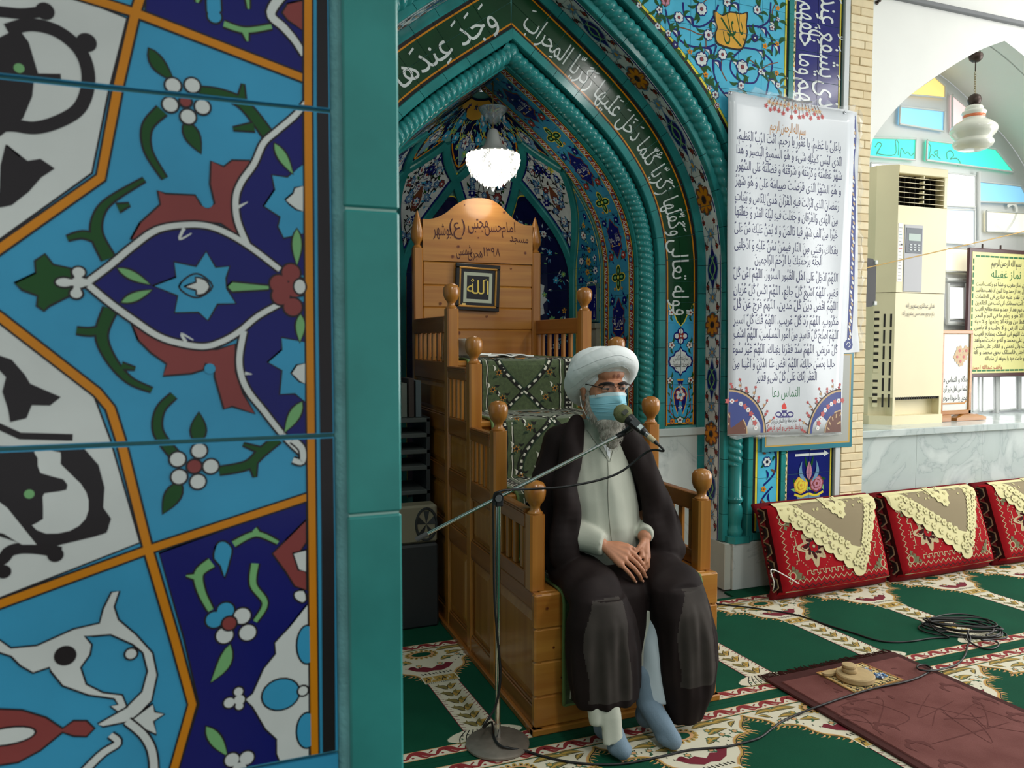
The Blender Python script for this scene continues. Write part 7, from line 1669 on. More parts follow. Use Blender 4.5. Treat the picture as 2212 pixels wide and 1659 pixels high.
obj('shade_cap', MB().lathe([(0.0, 2.883), (0.012, 2.882), (0.033, 2.868), (0.040, 2.845), (0.034, 2.825), (0.030, 2.818), (0.042, 2.812), (0.044, 2.806), (0.03, 2.806)], 24), DK, pend, smooth=50)
for i in range(9): 
    z = 2.892+i*0.0145; R_ = Matrix.Rotation(PI/2*(i % 2), 3, 'Z'); obj('chain_link', MB().tube([Vector((0, 0, z))+R_ @ Vector((0.0055*math.cos(a), 0, 0.010*math.sin(a))) for a in [2*PI*k/10 for k in range(10)]], 0.0017, 5, closed=True), mat('brass_chain', (140, 126, 90), 0.35, metal=0.7), pend)
obj('stem', MB().tube([(0, 0, 3.02), (0, 0, 3.085)], 0.004, 8), DK, pend); obj('ceiling_rose', MB().lathe([(0.0, 3.075), (0.02, 3.077), (0.036, 3.092), (0.041, 3.112), (0.036, 3.124), (0.0, 3.126)], 24), DK, pend, smooth=50)
for sg in (-1, 1): obj('hook_scroll', MB().tube(cr([Vector((0, 0, 3.122)), Vector((sg*0.03, 0, 3.125)), Vector((sg*0.035, 0, 3.145)), Vector((sg*0.012, 0, 3.15)), Vector((0, 0, 3.165))], 5), 0.0028, 6), DK, pend)
ga = thing('framed_text', 'yellow framed prayer sheet with a green title hung on the window', 'picture frame')
gx0, gx1, gz0, gz1, gy = 4.885, 5.62, 1.10, 2.0, 3.865
obj('frame', MB().box(gx0, gx1, gy, gy+0.022, gz0, gz1, b=0.004), mat('maroon_frame', (78, 44, 46), 0.35), ga)
obj('sheet', MB().box(gx0+0.028, gx1-0.028, gy-0.002, gy, gz0+0.028, gz1-0.028), mat('pale_yellow_paper', (228, 222, 150), 0.4), ga)
for x in (5.02, 5.2, 5.45): obj('hanger', MB().tube([(x, gy+0.01, gz1), (x, gy+0.01, gz1+0.03)], 0.006, 8), DK, ga)
O = Orn()
for i in range(14): O.poly(rect(gx0+0.06+i*0.047, gx0+0.10+i*0.047, gz1-0.062, gz1-0.05), 'green', 1); O.poly(rect(gx0+0.06+i*0.047, gx0+0.10+i*0.047, gz0+0.04, gz0+0.052), 'green', 1)
for i in range(16): O.poly(rect(gx0+0.034, gx0+0.046, gz0+0.07+i*0.048, gz0+0.105+i*0.048), 'green', 1)
O.text('بسم الله الرحمن الرحیم', (5.25, 1.90), 0.062, 'black', 1, 0, 0.02, width=0.30); O.text('نماز غفیله', (5.25, 1.82), 0.078, 'green', 1, 0, 0.03)
tx = ['این نماز بین نماز مغرب و عشا دو رکعت است', 'در رکعت اول بعد از حمد و ذا النون اذ ذهب مغاضبا', 'فظن ان لن نقدر علیه فنادی فی الظلمات', 'ان لا اله الا انت سبحانک انی کنت من الظالمین', 'و در رکعت دوم بعد از حمد و عنده مفاتح الغیب', 'لا یعلمها الا هو و یعلم ما فی البر و البحر', 'و ما تسقط من ورقة الا یعلمها و لا حبة', 'فی ظلمات الارض و لا رطب و لا یابس', 'و در قنوت اللهم انی اسئلک بمفاتح الغیب', 'ان تصلی علی محمد و آله و حاجت بخواهد', 'اللهم انت ولی نعمتی و القادر علی طلبتی', 'تعلم حاجتی فاسئلک بحق محمد و آله', 'و حاجت خود را بخواهد ان شاء الله']
for i, s_ in enumerate(tx): O.text(s_, (5.265, 1.752-i*0.0435), 0.042, 'black', 1, 0, 0.018, width=0.62 if i < 12 else 0.4)
O.text('واقف عبدالله احمدی', (5.08, 1.168), 0.04, 'red', 1, 0, 0.02)
O.build('print', lambda u, v, h: (u, gy-0.0022-h, v), ga, mats=CB)
es = thing('standing_sign', 'wooden framed notice standing on a wooden foot on the window sill', 'sign', (0, 0, 0))
sx0, sx1, sy_ = 4.39, 4.672, 3.66
for (x0, x1, z0, z1) in ((sx0, sx1, 1.40, 1.425), (sx0, sx0+0.025, 0.9, 1.40), (sx1-0.025, sx1, 0.87, 1.40), (sx0, sx1, 0.872, 0.90)): obj('frame_bar', MB().box(x0, x1, sy_-0.012, sy_+0.012, z0, z1, b=0.003), WOOD_X, es)
obj('sheet', MB().box(sx0+0.02, sx1-0.02, sy_-0.002, sy_+0.002, 0.895, 1.405), mat('faded_sheet', (212, 214, 208), 0.25), es)
obj('foot', MB().prism([(sx1-0.15, 0.831), (sx1+0.12, 0.831), (sx1+0.12, 0.852), (sx1+0.03, 0.872), (sx1-0.08, 0.872), (sx1-0.15, 0.85)], lambda u, v, h: (u, sy_+h, v), -0.03, 0.03), WOOD_X, es)
obj('foot', MB().prism([(sx0-0.012, 0.831), (sx0+0.08, 0.831), (sx0+0.08, 0.872), (sx0-0.01, 0.872)], lambda u, v, h: (u, sy_+h, v), -0.03, 0.03), WOOD_X, es)
O = Orn()
for i, s_ in enumerate(('بنگاه و التماس دعا', 'شما من اهل خیر گردان', 'بحق یا خودا خودین')): O.text(s_, (4.52, 1.10-i*0.06), 0.05, 'black', 1, 0, 0.006, width=0.24)
for c in ((4.56, 1.29), (4.60, 1.25), (4.57, 1.22), (4.62, 1.29), (4.54, 1.25)): O.flower(c, 0.035, 6, 'tan', 'pink', None, c[0]*9, 1)
O.stroke([(4.36, 0.945), (4.62, 0.945), (4.635, 0.96)], 0.010, 'gold', 1)
O.build('print', lambda u, v, h: (u, sy_-0.0022-h, v), es, mats=CB)
sp = thing('wall_speaker', 'slim black loudspeaker fixed to the side of the window bay', 'loudspeaker', (0, 0, 0))
obj('cabinet', MB().prism([(3.507, 1.55), (3.615, 1.555), (3.642, 1.59), (3.642, 1.80), (3.615, 1.835), (3.507, 1.84)], lambda u, v, h: (u, 3.50+h, v), -0.02, 0.02), mat('speaker_black', (30, 30, 32), 0.5), sp)
for z in (1.575, 1.815): obj('bracket', MB().box(3.628, 3.652, 3.475, 3.505, z-0.012, z+0.012, b=0.003), mat('bracket_white', (214, 214, 212), 0.4), sp)
st = thing('gold_string', 'thin golden string stretched across the window bay', 'string')
obj('strand', MB().tube([onY(1866, 580, 3.435), onY(2040, 540, 3.432), onY(2260, 489, 3.43)], 0.0032, 6), mat('gold_thread', (190, 150, 70), 0.5), st)
hk = thing('wall_hook', 'small dark iron hook screwed into the white wall at the top edge', 'hook')
q = onY(1890, 5, YW); obj('hook', MB().tube(cr([Vector((q.x+0.012, YW+0.005, q.z+0.0)), Vector((q.x+0.012, YW-0.025, q.z+0.0)), Vector((q.x-0.004, YW-0.04, q.z-0.01)), Vector((q.x-0.018, YW-0.035, q.z-0.004))], 5), 0.005, 8), DK, hk); obj('hook_plate', MB().lathe([(0.0, -0.002), (0.012, -0.002), (0.012, 0.003), (0.0, 0.004)], 12, (q.x+0.012, YW-0.003, q.z), Matrix.Rotation(PI/2, 3, 'X')), DK, hk)

# ============================================================ chandelier in the niche
ch = thing('chandelier', 'lit crystal chandelier hanging inside the prayer niche', 'chandelier', (1.412, 3.93, 0))
CRY = mat('crystal', (240, 244, 246), 0.03, trans=0.85, ior=1.5); LIT = mat('lit_crystal', (255, 250, 240), 0.1, emit=(255, 248, 236), estr=1.7)
obj('rod', MB().tube([(0, 0, 2.44), (0, 0, 2.74)], 0.003, 8), mat('brass_rod', (150, 120, 60), 0.3, metal=0.8), ch)
obj('top_bowl', MB().lathe([(0.012, 2.505), (0.022, 2.512), (0.030, 2.53), (0.06, 2.558), (0.078, 2.582), (0.080, 2.588), (0.074, 2.584), (0.055, 2.562), (0.024, 2.54), (0.012, 2.52)], 28), CRY, ch, smooth=60)
for i in range(10):
    a = 2*PI*i/10; obj('bowl_drop', MB().lathe([(0, -0.034), (0.006, -0.022), (0.008, -0.012), (0.004, 0), (0, 0.002)], 6, (0.062*math.cos(a), 0.062*math.sin(a), 2.548)), CRY, ch)
obj('bell', MB().lathe([(0.012, 2.482), (0.024, 2.475), (0.032, 2.455), (0.038, 2.42), (0.052, 2.39), (0.085, 2.368), (0.128, 2.352), (0.134, 2.345)], 28), mat('frosted_bell', (168, 170, 166), 0.15, spec=0.6), ch, smooth=60)
obj('lit_basket', MB().lathe([(0.118, 2.352), (0.122, 2.33), (0.112, 2.29), (0.085, 2.245), (0.05, 2.205), (0.02, 2.18), (0.0, 2.175)], 28), LIT, ch, smooth=True)
rr = random.Random(2)
for ring, (r_, z, n) in enumerate(((0.136, 2.335, 24), (0.138, 2.315, 24), (0.134, 2.295, 22), (0.124, 2.272, 20), (0.108, 2.252, 18), (0.088, 2.232, 15), (0.066, 2.212, 12), (0.044, 2.195, 8))):
    for i in range(n):
        a = 2*PI*(i+0.5*(ring % 2))/n; obj('crystal_drop', MB().lathe([(0, -0.024), (0.008, -0.007), (0.010, 0.003), (0.004, 0.013), (0, 0.014)], 6, (r_*math.cos(a), r_*math.sin(a), z)), LIT if (i+ring) % 4 else CRY, ch)
for i in range(8):
    a = 2*PI*i/8; obj('long_drop', MB().lathe([(0, -0.045), (0.005, -0.03), (0.006, -0.01), (0.002, 0), (0, 0)], 6, (0.128*math.cos(a), 0.128*math.sin(a), 2.275)), CRY, ch)
obj('finial_drop', MB().lathe([(0, 2.150), (0.010, 2.162), (0.012, 2.172), (0.004, 2.182), (0, 2.184)], 10), CRY, ch)
pl_ = bpy.data.lights.new('chandelier_bulb', 'POINT'); pl_.energy = 1.6; pl_.color = (1.0, 0.93, 0.8); pl_.shadow_soft_size = 0.09
po = bpy.data.objects.new('chandelier_bulb', pl_); po.location = (1.412, 3.93, 2.12); COL.objects.link(po)

# ============================================================ shelf unit and fan box at the left of the pulpit
sh = thing('book_rack', 'dark low rack with thin books standing left of the pulpit', 'rack', (0, 0, 0))
DKM = mat('dark_metal', (40, 44, 46), 0.5)
x0, x1, yy0, yy1 = 0.74, 0.985, 3.66, 3.95
for z in (0.60, 0.72, 0.80, 0.88, 0.955): obj('shelf', MB().box(x0, x1, yy0, yy1, z, z+0.022, b=0.003), mat('rack_grey', (70, 76, 74), 0.5), sh)
for x in (x0, x1-0.02): obj('upright', MB().box(x, x+0.02, yy0, yy1, 0.0, 0.98, b=0.003), DKM, sh)
for i in range(5): 
    b_ = obj('book', MB().box(0.78+i*0.036, 0.808+i*0.036, 3.70, 3.86, 0.978, 1.17-0.012*(i % 3), b=0.002), mat('book_%d' % i, ((70, 86, 84), (44, 58, 66), (96, 104, 96), (60, 50, 46), (84, 96, 100))[i], 0.6)); tag(b_, ('grey green', 'dark blue', 'pale grey', 'brown', 'slate')[i]+' thin book standing on the dark rack', 'book', 'thin books on the dark rack')
fn = thing('box_fan', 'cream square box fan on a dark stand beside the pulpit', 'fan', (0, 0, 0))
obj('housing', MB().box(0.74, 0.975, 3.50, 3.60, 0.40, 0.58, b=0.01), mat('fan_cream', (124, 120, 100), 0.5), fn)
obj('fan_foot', MB().box(0.74, 0.975, 3.48, 3.62, 0.0, 0.399, b=0.01), DKM, fn)
obj('grille_ring', MB().tube([(0.92+0.07*math.cos(a)*0.7, 3.497, 0.49+0.075*math.sin(a)) for a in [2*PI*i/24 for i in range(24)]], 0.006, 6, closed=True), DKM, fn)
for i in range(5):
    a = i*2*PI/5; obj('blade', MB().add([(0.92, 3.498, 0.49), (0.92+0.045*math.cos(a), 3.494, 0.49+0.065*math.sin(a)), (0.92+0.045*math.cos(a+0.6), 3.499, 0.49+0.065*math.sin(a+0.6))], [(0, 1, 2)]), DKM, fn)
# ============================================================ seated speaker
from mathutils.bvhtree import BVHTree
def loft(mb, rings, n=28, axis='z', e=2.0):
    """rings (cx, cy, cz, ra, rb): horizontal ovals (axis z) or upright ovals across the depth (axis y); closed ends"""
    V = []
    for (cx, cy, cz, ra, rb) in rings:
        for i in range(n):
            a = 2*PI*i/n; c, s_ = math.cos(a), math.sin(a); c = math.copysign(abs(c)**(2/e), c); s_ = math.copysign(abs(s_)**(2/e), s_)
            V.append((cx+ra*c, cy+rb*s_, cz) if axis == 'z' else (cx+ra*c, cy, cz+rb*s_))
    k = len(rings)
    return mb.add(V, [(q*n+i, q*n+(i+1) % n, (q+1)*n+(i+1) % n, (q+1)*n+i) for q in range(k-1) for i in range(n)]+[tuple(range(n))[::-1], tuple((k-1)*n+i for i in range(n))])
def caps(mb, P, R, n=14):
    mb.tube([Vector(p) for p in P], list(R), n)
    for p, r in zip(P, R): mb.ell(p, (r, r, r), n, 9)
    return mb
def skin_blob(name, mb, voxel, m, parent, it=8, disp=None, fac=0.5):
    o = obj('tmp', mb, m); md = o.modifiers.new('r', 'REMESH'); md.mode = 'VOXEL'; md.voxel_size = voxel
    sm = o.modifiers.new('s', 'SMOOTH'); sm.factor = fac; sm.iterations = it
    dg = bpy.context.evaluated_depsgraph_get(); me = bpy.data.meshes.new_from_object(o.evaluated_get(dg)); bpy.data.objects.remove(o)
    if disp:
        n = len(me.vertices); co = np.zeros(n*3); no = np.zeros(n*3); me.vertices.foreach_get('co', co); me.vertices.foreach_get('normal', no)
        co = co.reshape(-1, 3); no = no.reshape(-1, 3); co += no*disp(co)[:, None]; me.vertices.foreach_set('co', co.ravel())
    me.name = name; me.materials.clear(); me.materials.append(m); me.polygons.foreach_set('use_smooth', [True]*len(me.polygons)); me.update()
    o = bpy.data.objects.new(name, me); COL.objects.link(o); o.parent = parent; return o
def bvh_of(o): me = o.data; return BVHTree.FromPolygons([v.co for v in me.vertices], [p.vertices for p in me.polygons])
per = thing('person', 'seated person in white turban, dark robe, pale tunic and blue face mask', 'person', (0, 0, 0))
HX, HY, HZ = 1.325, 2.505, 1.185
SKIN = mat('skin', (178, 122, 92), 0.5, var=0.08, vscale=40, spec=0.4); ROBE = mat('dark_brown_robe', (22, 13, 13), 0.75, rgb2=(31, 21, 20), vscale=7, spec=0.22)
TUN = mat('pale_grey_tunic', (182, 184, 170), 0.8, var=0.03, vscale=12, bump=0.05, bscale=200); TURB = mat('white_muslin', (232, 236, 236), 0.8); SOCK = mat('blue_grey_sock', (112, 132, 148), 0.9, bump=0.3, bscale=500); TROU = mat('pale_blue_cotton', (196, 208, 216), 0.8)
b = MB()
# head, neck, trunk, limbs, hands: one body
b.ell((HX, HY+0.012, HZ+0.030), (0.074, 0.094, 0.090)); b.ell((HX, HY-0.030, HZ-0.022), (0.066, 0.066, 0.092)); b.ell((HX, HY-0.046, HZ-0.085), (0.046, 0.044, 0.034))
b.ell((HX, HY-0.086, HZ+0.018), (0.048, 0.014, 0.010)); b.ell((HX, HY-0.060, HZ+0.050), (0.055, 0.034, 0.030))
caps(b, [(HX, HY-0.094, HZ+0.004), (HX, HY-0.106, HZ-0.020), (HX, HY-0.116, HZ-0.042)], [0.008, 0.010, 0.014])
for sg in (-1, 1):
    b.ell((HX+sg*0.042, HY-0.058, HZ-0.028), (0.020, 0.020, 0.020)); b.ell((HX+sg*0.076, HY+0.004, HZ-0.012), (0.010, 0.020, 0.033), M=Matrix.Rotation(sg*0.35, 3, 'Z')); b.ell((HX+sg*0.083, HY+0.010, HZ+0.002), (0.006, 0.016, 0.020), M=Matrix.Rotation(sg*0.5, 3, 'Z')); b.ell((HX+sg*0.077, HY+0.0, HZ-0.040), (0.007, 0.010, 0.012))
loft(b, [(HX, HY+0.02, HZ-0.05, 0.055, 0.058), (HX-0.004, HY+0.035, HZ-0.12, 0.056, 0.056), (HX-0.004, HY+0.05, HZ-0.17, 0.075, 0.062), (1.33, 2.575, 0.94, 0.15, 0.085), (1.335, 2.59, 0.85, 0.165, 0.105), (1.335, 2.59, 0.70, 0.155, 0.115), (1.335, 2.60, 0.56, 0.165, 0.12)])
caps(b, [(1.20, 2.60, 0.93), (1.168, 2.575, 0.72), (1.235, 2.405, 0.648), (1.252, 2.38, 0.642)], [0.046, 0.040, 0.030, 0.026])
caps(b, [(1.50, 2.60, 0.94), (1.55, 2.57, 0.71), (1.455, 2.41, 0.655), (1.437, 2.388, 0.648)], [0.055, 0.043, 0.031, 0.026])
caps(b, [(1.25, 2.63, 0.575), (1.185, 2.27, 0.485), (1.207, 2.255, 0.11)], [0.085, 0.052, 0.028]); caps(b, [(1.42, 2.63, 0.575), (1.475, 2.27, 0.485), (1.38, 2.272, 0.13)], [0.085, 0.052, 0.028])
caps(b, [(1.207, 2.25, 0.075), (1.206, 2.19, 0.045), (1.205, 2.14, 0.032)], [0.028, 0.024, 0.018]); caps(b, [(1.381, 2.27, 0.09), (1.387, 2.19, 0.048), (1.390, 2.14, 0.032)], [0.028, 0.024, 0.018])
# right hand laid over the left
def palm(W, Ks, r):
    for K in Ks: caps(b, [W, tuple(Vector(W).lerp(Vector(K), 0.6)), K], [r*1.15, r*1.1, r], 10)
def finger(P, r): caps(b, P, [r*(1-0.09*i) for i in range(len(P))], 10)
K = [(1.338, 2.338, 0.624), (1.325, 2.324, 0.611), (1.310, 2.314, 0.597), (1.294, 2.308, 0.584)]
palm((1.256, 2.374, 0.640), K, 0.0135)
finger([K[0], (1.368, 2.322, 0.596), (1.386, 2.318, 0.572), (1.397, 2.320, 0.551)], 0.0098); finger([K[1], (1.356, 2.304, 0.582), (1.378, 2.300, 0.554), (1.390, 2.304, 0.532)], 0.0100)
finger([K[2], (1.340, 2.294, 0.567), (1.360, 2.292, 0.542), (1.372, 2.298, 0.522)], 0.0096); finger([K[3], (1.316, 2.290, 0.557), (1.332, 2.290, 0.538), (1.344, 2.297, 0.522)], 0.0086)
finger([(1.272, 2.376, 0.640), (1.312, 2.362, 0.640), (1.342, 2.350, 0.634), (1.364, 2.343, 0.622)], 0.0115)
K2 = [(1.402, 2.352, 0.616), (1.413, 2.342, 0.602), (1.418, 2.338, 0.587), (1.417, 2.340, 0.572)]
palm((1.436, 2.382, 0.648), K2, 0.0130)
finger([K2[0], (1.392, 2.330, 0.596), (1.376, 2.332, 0.588), (1.362, 2.340, 0.590)], 0.0096); finger([K2[1], (1.404, 2.322, 0.578), (1.386, 2.322, 0.566), (1.372, 2.330, 0.562)], 0.0098)
finger([K2[2], (1.412, 2.322, 0.560), (1.398, 2.320, 0.546), (1.384, 2.328, 0.540)], 0.0095); finger([K2[3], (1.414, 2.328, 0.548), (1.404, 2.326, 0.534), (1.392, 2.332, 0.526)], 0.0085)
finger([(1.430, 2.374, 0.640), (1.408, 2.356, 0.634), (1.388, 2.344, 0.624), (1.372, 2.338, 0.612)], 0.0110)
body = skin_blob('body', b, 0.0032, SKIN, per, 5)
# fingernails
for p, d in (((1.3985, 2.3125, 0.549), 0), ((1.392, 2.2965, 0.530), 0), ((1.374, 2.290, 0.520), 0), ((1.346, 2.2895, 0.521), 0), ((1.3625, 2.334, 0.626), 1)): obj('fingernail', MB().ell(p, (0.0042, 0.0022, 0.0050), 10, 6), mat('nail', (192, 142, 118), 0.35), body, smooth=True)
# eyes, brows, forehead marks
for sg in (-1, 1):
    ex_ = HX+sg*0.031
    e_ = obj('eye', MB().ell((ex_, HY-0.0845, HZ+0.0), (0.0135, 0.010, 0.0070), 14, 9), mat('eye_white', (150, 138, 130), 0.3), per, smooth=True)
    obj('iris', MB().ell((ex_+0.002, HY-0.0925, HZ-0.0005), (0.0068, 0.0040, 0.0060), 12, 7), mat('iris_dark', (40, 26, 20), 0.15), e_, smooth=True)
    obj('upper_lid', MB().grid(lambda a, c: (ex_-0.0155+0.031*a, HY-0.083-0.0135*math.sin(PI*a)**0.6*(1-0.25*c), HZ+0.0030+0.0075*c-0.002*abs(2*a-1)), 10, 5), SKIN, e_, smooth=True)
    obj('lower_lid', MB().grid(lambda a, c: (ex_-0.015+0.030*a, HY-0.083-0.0105*math.sin(PI*a)**0.6*(1-0.2*c), HZ-0.0045-0.006*c), 10, 4), SKIN, e_, smooth=True)
    mb = MB(); P = [(HX+sg*x, HY-y, HZ+z) for x, y, z in ((0.010, 0.1005, 0.0145), (0.022, 0.102, 0.0175), (0.038, 0.0955, 0.0185), (0.050, 0.083, 0.0145), (0.055, 0.074, 0.010))]
    obj('eyebrow', mb.tube(cr([Vector(p) for p in P], 4), [0.0056*(1-0.6*abs(i/16-0.35)) for i in range(17)], 7), mat('black_brow', (34, 26, 24), 0.8), per, smooth=True)
bb = bvh_of(body)
def decal(name, bvh, P, off, m, parent, org=None):
    """small patch laid on a surface seen from the front: P polygon in (x, z)"""
    cx_ = sum(p[0] for p in P)/len(P); cz_ = sum(p[1] for p in P)/len(P); V = []
    for k in (0.0, 0.35, 0.7, 1.0):
        for p in (P if k else [(cx_, cz_)]):
            x, z = cx_+(p[0]-cx_)*k, cz_+(p[1]-cz_)*k; h = bvh.ray_cast(Vector((x, 1.9, z)), Vector((0, 1, 0)))
            V.append(tuple(h[0]+h[1]*off) if h[0] else (x, 2.4, z))
    n = len(P); Fc = [(0, 1+i, 1+(i+1) % n) for i in range(n)]+[(1+q*n+i, 1+(q+1)*n+i, 1+(q+1)*n+(i+1) % n, 1+q*n+(i+1) % n) for q in range(2) for i in range(n)]
    return obj(name, MB().add(V, Fc), m, parent, smooth=True, recalc=False)
for x, z, r in ((-0.004, 0.043, 0.006), (0.014, 0.043, 0.0065)): decal('forehead_mark', bb, [(HX+x+r*math.cos(a), HZ+z+r*1.1*math.sin(a)) for a in [2*PI*i/10 for i in range(10)]], 0.0006, mat('brown_mark', (138, 84, 64), 0.6), per)
# turban
def ringpt(a): c, s_ = math.cos(a), math.sin(a); return (HX+0.090*c, HY+0.014+0.103*s_, HZ+0.040-0.070*s_)
t_ = MB(); N = 40
V = []
for i in range(N):
    a = 2*PI*i/N; p = Vector(ringpt(a)); o_ = Vector((math.cos(a), math.sin(a), 0)); fr = max(0, -math.sin(a))
    for q in range(14):
        g = 2*PI*q/14; V.append(p+o_*0.044*math.cos(g)+Vector((0, 0, 1))*(0.056-0.014*fr)*math.sin(g))
t_.add(V, [(i*14+q, i*14+(q+1) % 14, ((i+1) % N)*14+(q+1) % 14, ((i+1) % N)*14+q) for i in range(N) for q in range(14)])
t_.ell((HX, HY+0.012, HZ+0.084), (0.114, 0.112, 0.064), 28, 16); t_.ell((HX, HY+0.035, HZ+0.05), (0.116, 0.105, 0.090), 28, 16)
def tdisp(c):
    x = c[:, 0]-HX; y = c[:, 1]-HY-0.012; z = c[:, 2]-HZ-0.045; a = np.arctan2(y, x)
    ph = 3.0*a+34*z+16*x
    return 0.0016*(np.abs(np.sin(ph))**0.5-0.6)+0.0005*np.sin(9*a+70*z)
turb = skin_blob('turban', t_, 0.0040, TURB, per, 14, tdisp)
tv = bvh_of(turb)
def crease(P, r=0.0016, m=None, bvh=tv, name='fold', parent=None, push=0.0004):
    Q = []
    for (x, z) in cr([Vector(p) for p in P], 8):
        h = bvh.ray_cast(Vector((x, 1.9, z)), Vector((0, 1, 0)))
        if h[0]: Q.append(h[0]+h[1]*push)
    if len(Q) > 2: obj(name, MB().tube(Q, [r*(0.4+0.6*math.sin(PI*i/(len(Q)-1))) for i in range(len(Q))], 6), m or TURB, parent or turb, smooth=True)
FOLD = mat('fold_edge', (196, 202, 204), 0.8)
for L in ([(1246, 832), (1256, 806), (1285, 780), (1325, 767), (1358, 778)], [(1262, 850), (1276, 815), (1305, 788), (1340, 778)], [(1272, 852), (1292, 812), (1322, 792), (1350, 790)], [(1280, 846), (1300, 815), (1325, 800), (1345, 800)], [(1335, 790), (1352, 796), (1368, 808)], [(1345, 805), (1356, 812), (1368, 822)], [(1350, 818), (1358, 824), (1366, 832)], [(1238, 812), (1248, 790), (1275, 768)]):
    crease([(lambda q: (q.x, q.z))(onY(x, y, 2.41)) for x, y in L], 0.0009, FOLD)
# face mask
MASK = mat('blue_mask', (142, 200, 216), 0.75, bump=0.1, bscale=300); 
def maskpt(a, c, off=0.0):
    u = 2*a-1; z = HZ-0.010+0.010*(1-abs(u)**1.5)*(1-c)-0.112*c-0.010*abs(u)**2*(1-2*c)*1.0
    wd = 0.071-0.006*abs(c-0.4); bridge = math.exp(-(u*u)/0.05)*(0.016*(1-c)+0.008*math.sin(PI*c))
    y = HY-0.100-0.012*math.sin(PI*min(1, c*1.05))+0.088*abs(u)**2.1-bridge+0.018*max(0, c-0.75)*2
    pl = 0.0022*((c*7.0) % 1.0) if 0.32 < c < 0.80 else 0.001
    z -= 0.012*(1-c); X_ = HX+wd*math.sin(u*1.35)/math.sin(1.35)
    q = bb.ray_cast(Vector((X_, 1.9, z)), Vector((0, 1, 0)))
    if q[0] and abs(u) < 0.9: y = min(y, q[0].y-0.0035)
    return (X_, y-pl-off, z)
mb = MB(); mb.grid(lambda a, c: maskpt(a, c), 30, 44); n_ = len(mb.v); mb.grid(lambda a, c: maskpt(a, c, -0.002), 30, 44)
mk = obj('face_mask', mb, MASK, per, smooth=50, recalc=False)
mb = MB(); mb.grid(lambda a, c: maskpt(a, 0.11*c, 0.0006), 24, 5); obj('nose_strip', mb, mat('pale_mask_edge', (190, 216, 222), 0.7), mk, smooth=True, recalc=False)
for c in (0.36, 0.50, 0.64): obj('pleat', MB().tube([Vector(maskpt(0.03+0.94*i/24, c+0.012*math.sin(i*0.5), 0.0005)) for i in range(25)], 0.0010, 5), mat('mask_fold', (110, 168, 186), 0.8), mk, smooth=True)
LOOP = mat('white_elastic', (232, 230, 226), 0.6)
for a, sg in ((0.0, -1), (1.0, 1)):
    for c, ez in ((0.04, 0.026), (0.93, -0.052)):
        p = Vector(maskpt(a, c)); q = Vector((HX+sg*0.086, HY+0.012, HZ+ez*0.6)); obj('ear_loop', MB().tube(cr([p, p.lerp(q, 0.5)+Vector((sg*0.007, 0, 0)), q], 5), 0.0016, 6), LOOP, mk, smooth=True)
# beard
bd_ = MB(); bd_.ell((HX, HY-0.058, HZ-0.125), (0.052, 0.044, 0.040)); bd_.ell((HX, HY-0.066, HZ-0.165), (0.042, 0.034, 0.042)); bd_.ell((HX+0.004, HY-0.068, HZ-0.195), (0.026, 0.022, 0.026))
for sg in (-1, 1): caps(bd_, [(HX+sg*0.066, HY-0.010, HZ-0.020), (HX+sg*0.064, HY-0.022, HZ-0.065), (HX+sg*0.050, HY-0.038, HZ-0.105)], [0.010, 0.014, 0.022])
GREY = mat('grey_beard', (128, 122, 112), 0.85, rgb2=(182, 178, 168), vscale=90, bump=0.6, bscale=260)
brd = skin_blob('beard', bd_, 0.0035, GREY, per, 4)
hb = MB(); r6 = random.Random(9); bvb = brd.data; VN = [(v.co.copy(), v.normal.copy()) for v in bvb.vertices]
for _ in range(900):
    p, n = VN[r6.randrange(len(VN))]
    if n.y > 0.35: continue
    L = r6.uniform(0.008, 0.018); d = (n*0.35+Vector((0, -0.05, -1))).normalized(); hb.tube([p-d*0.002, p+d*L*0.5+n*0.002, p+d*L+Vector((r6.uniform(-0.004, 0.004), 0, 0))], [0.0007, 0.0006, 0.0002], 3, cap=False)
tag(obj('beard_hair', hb, mat('pale_beard_hair', (160, 155, 146), 0.7), brd, recalc=False), kind='stuff')
# spectacles
GLF = mat('spectacle_frame', (38, 26, 24), 0.3, metal=0.4)
gl_ = empty('spectacles'); gl_.parent = per
for sg in (-1, 1):
    cx_ = HX+sg*0.032; cyg = HY-0.112
    arc = [(cx_+0.026*math.cos(a), cyg+0.010*((cx_+0.026*math.cos(a)-HX)/0.06)**2, HZ-0.002+0.0165*math.sin(a)) for a in [PI*i/12 for i in range(13)]]
    obj('rim', MB().tube([Vector(p) for p in arc], 0.0013, 6), GLF, gl_, smooth=True)
    obj('lens', MB().add([(cx_, cyg, HZ-0.002)]+[(cx_+0.0255*math.cos(a), cyg+0.010*((cx_+0.0255*math.cos(a)-HX)/0.06)**2, HZ-0.002+0.016*math.sin(a)) for a in [2*PI*i/20 for i in range(20)]], [(0, 1+i, 1+(i+1) % 20) for i in range(20)]), mat('spectacle_lens', (240, 244, 246), 0.05, alpha=0.035), gl_, recalc=False)
    obj('temple', MB().tube(cr([Vector((HX+sg*0.058, cyg+0.009, HZ+0.003)), Vector((HX+sg*0.072, cyg+0.022, HZ+0.007)), Vector((HX+sg*0.081, HY-0.03, HZ+0.012)), Vector((HX+sg*0.084, HY+0.012, HZ+0.010))], 5), 0.0019, 6), GLF, gl_, smooth=True)
obj('bridge', MB().tube([Vector((HX-0.008, HY-0.1125, HZ+0.004)), Vector((HX, HY-0.114, HZ+0.007)), Vector((HX+0.008, HY-0.1125, HZ+0.004))], 0.0013, 6), GLF, gl_)
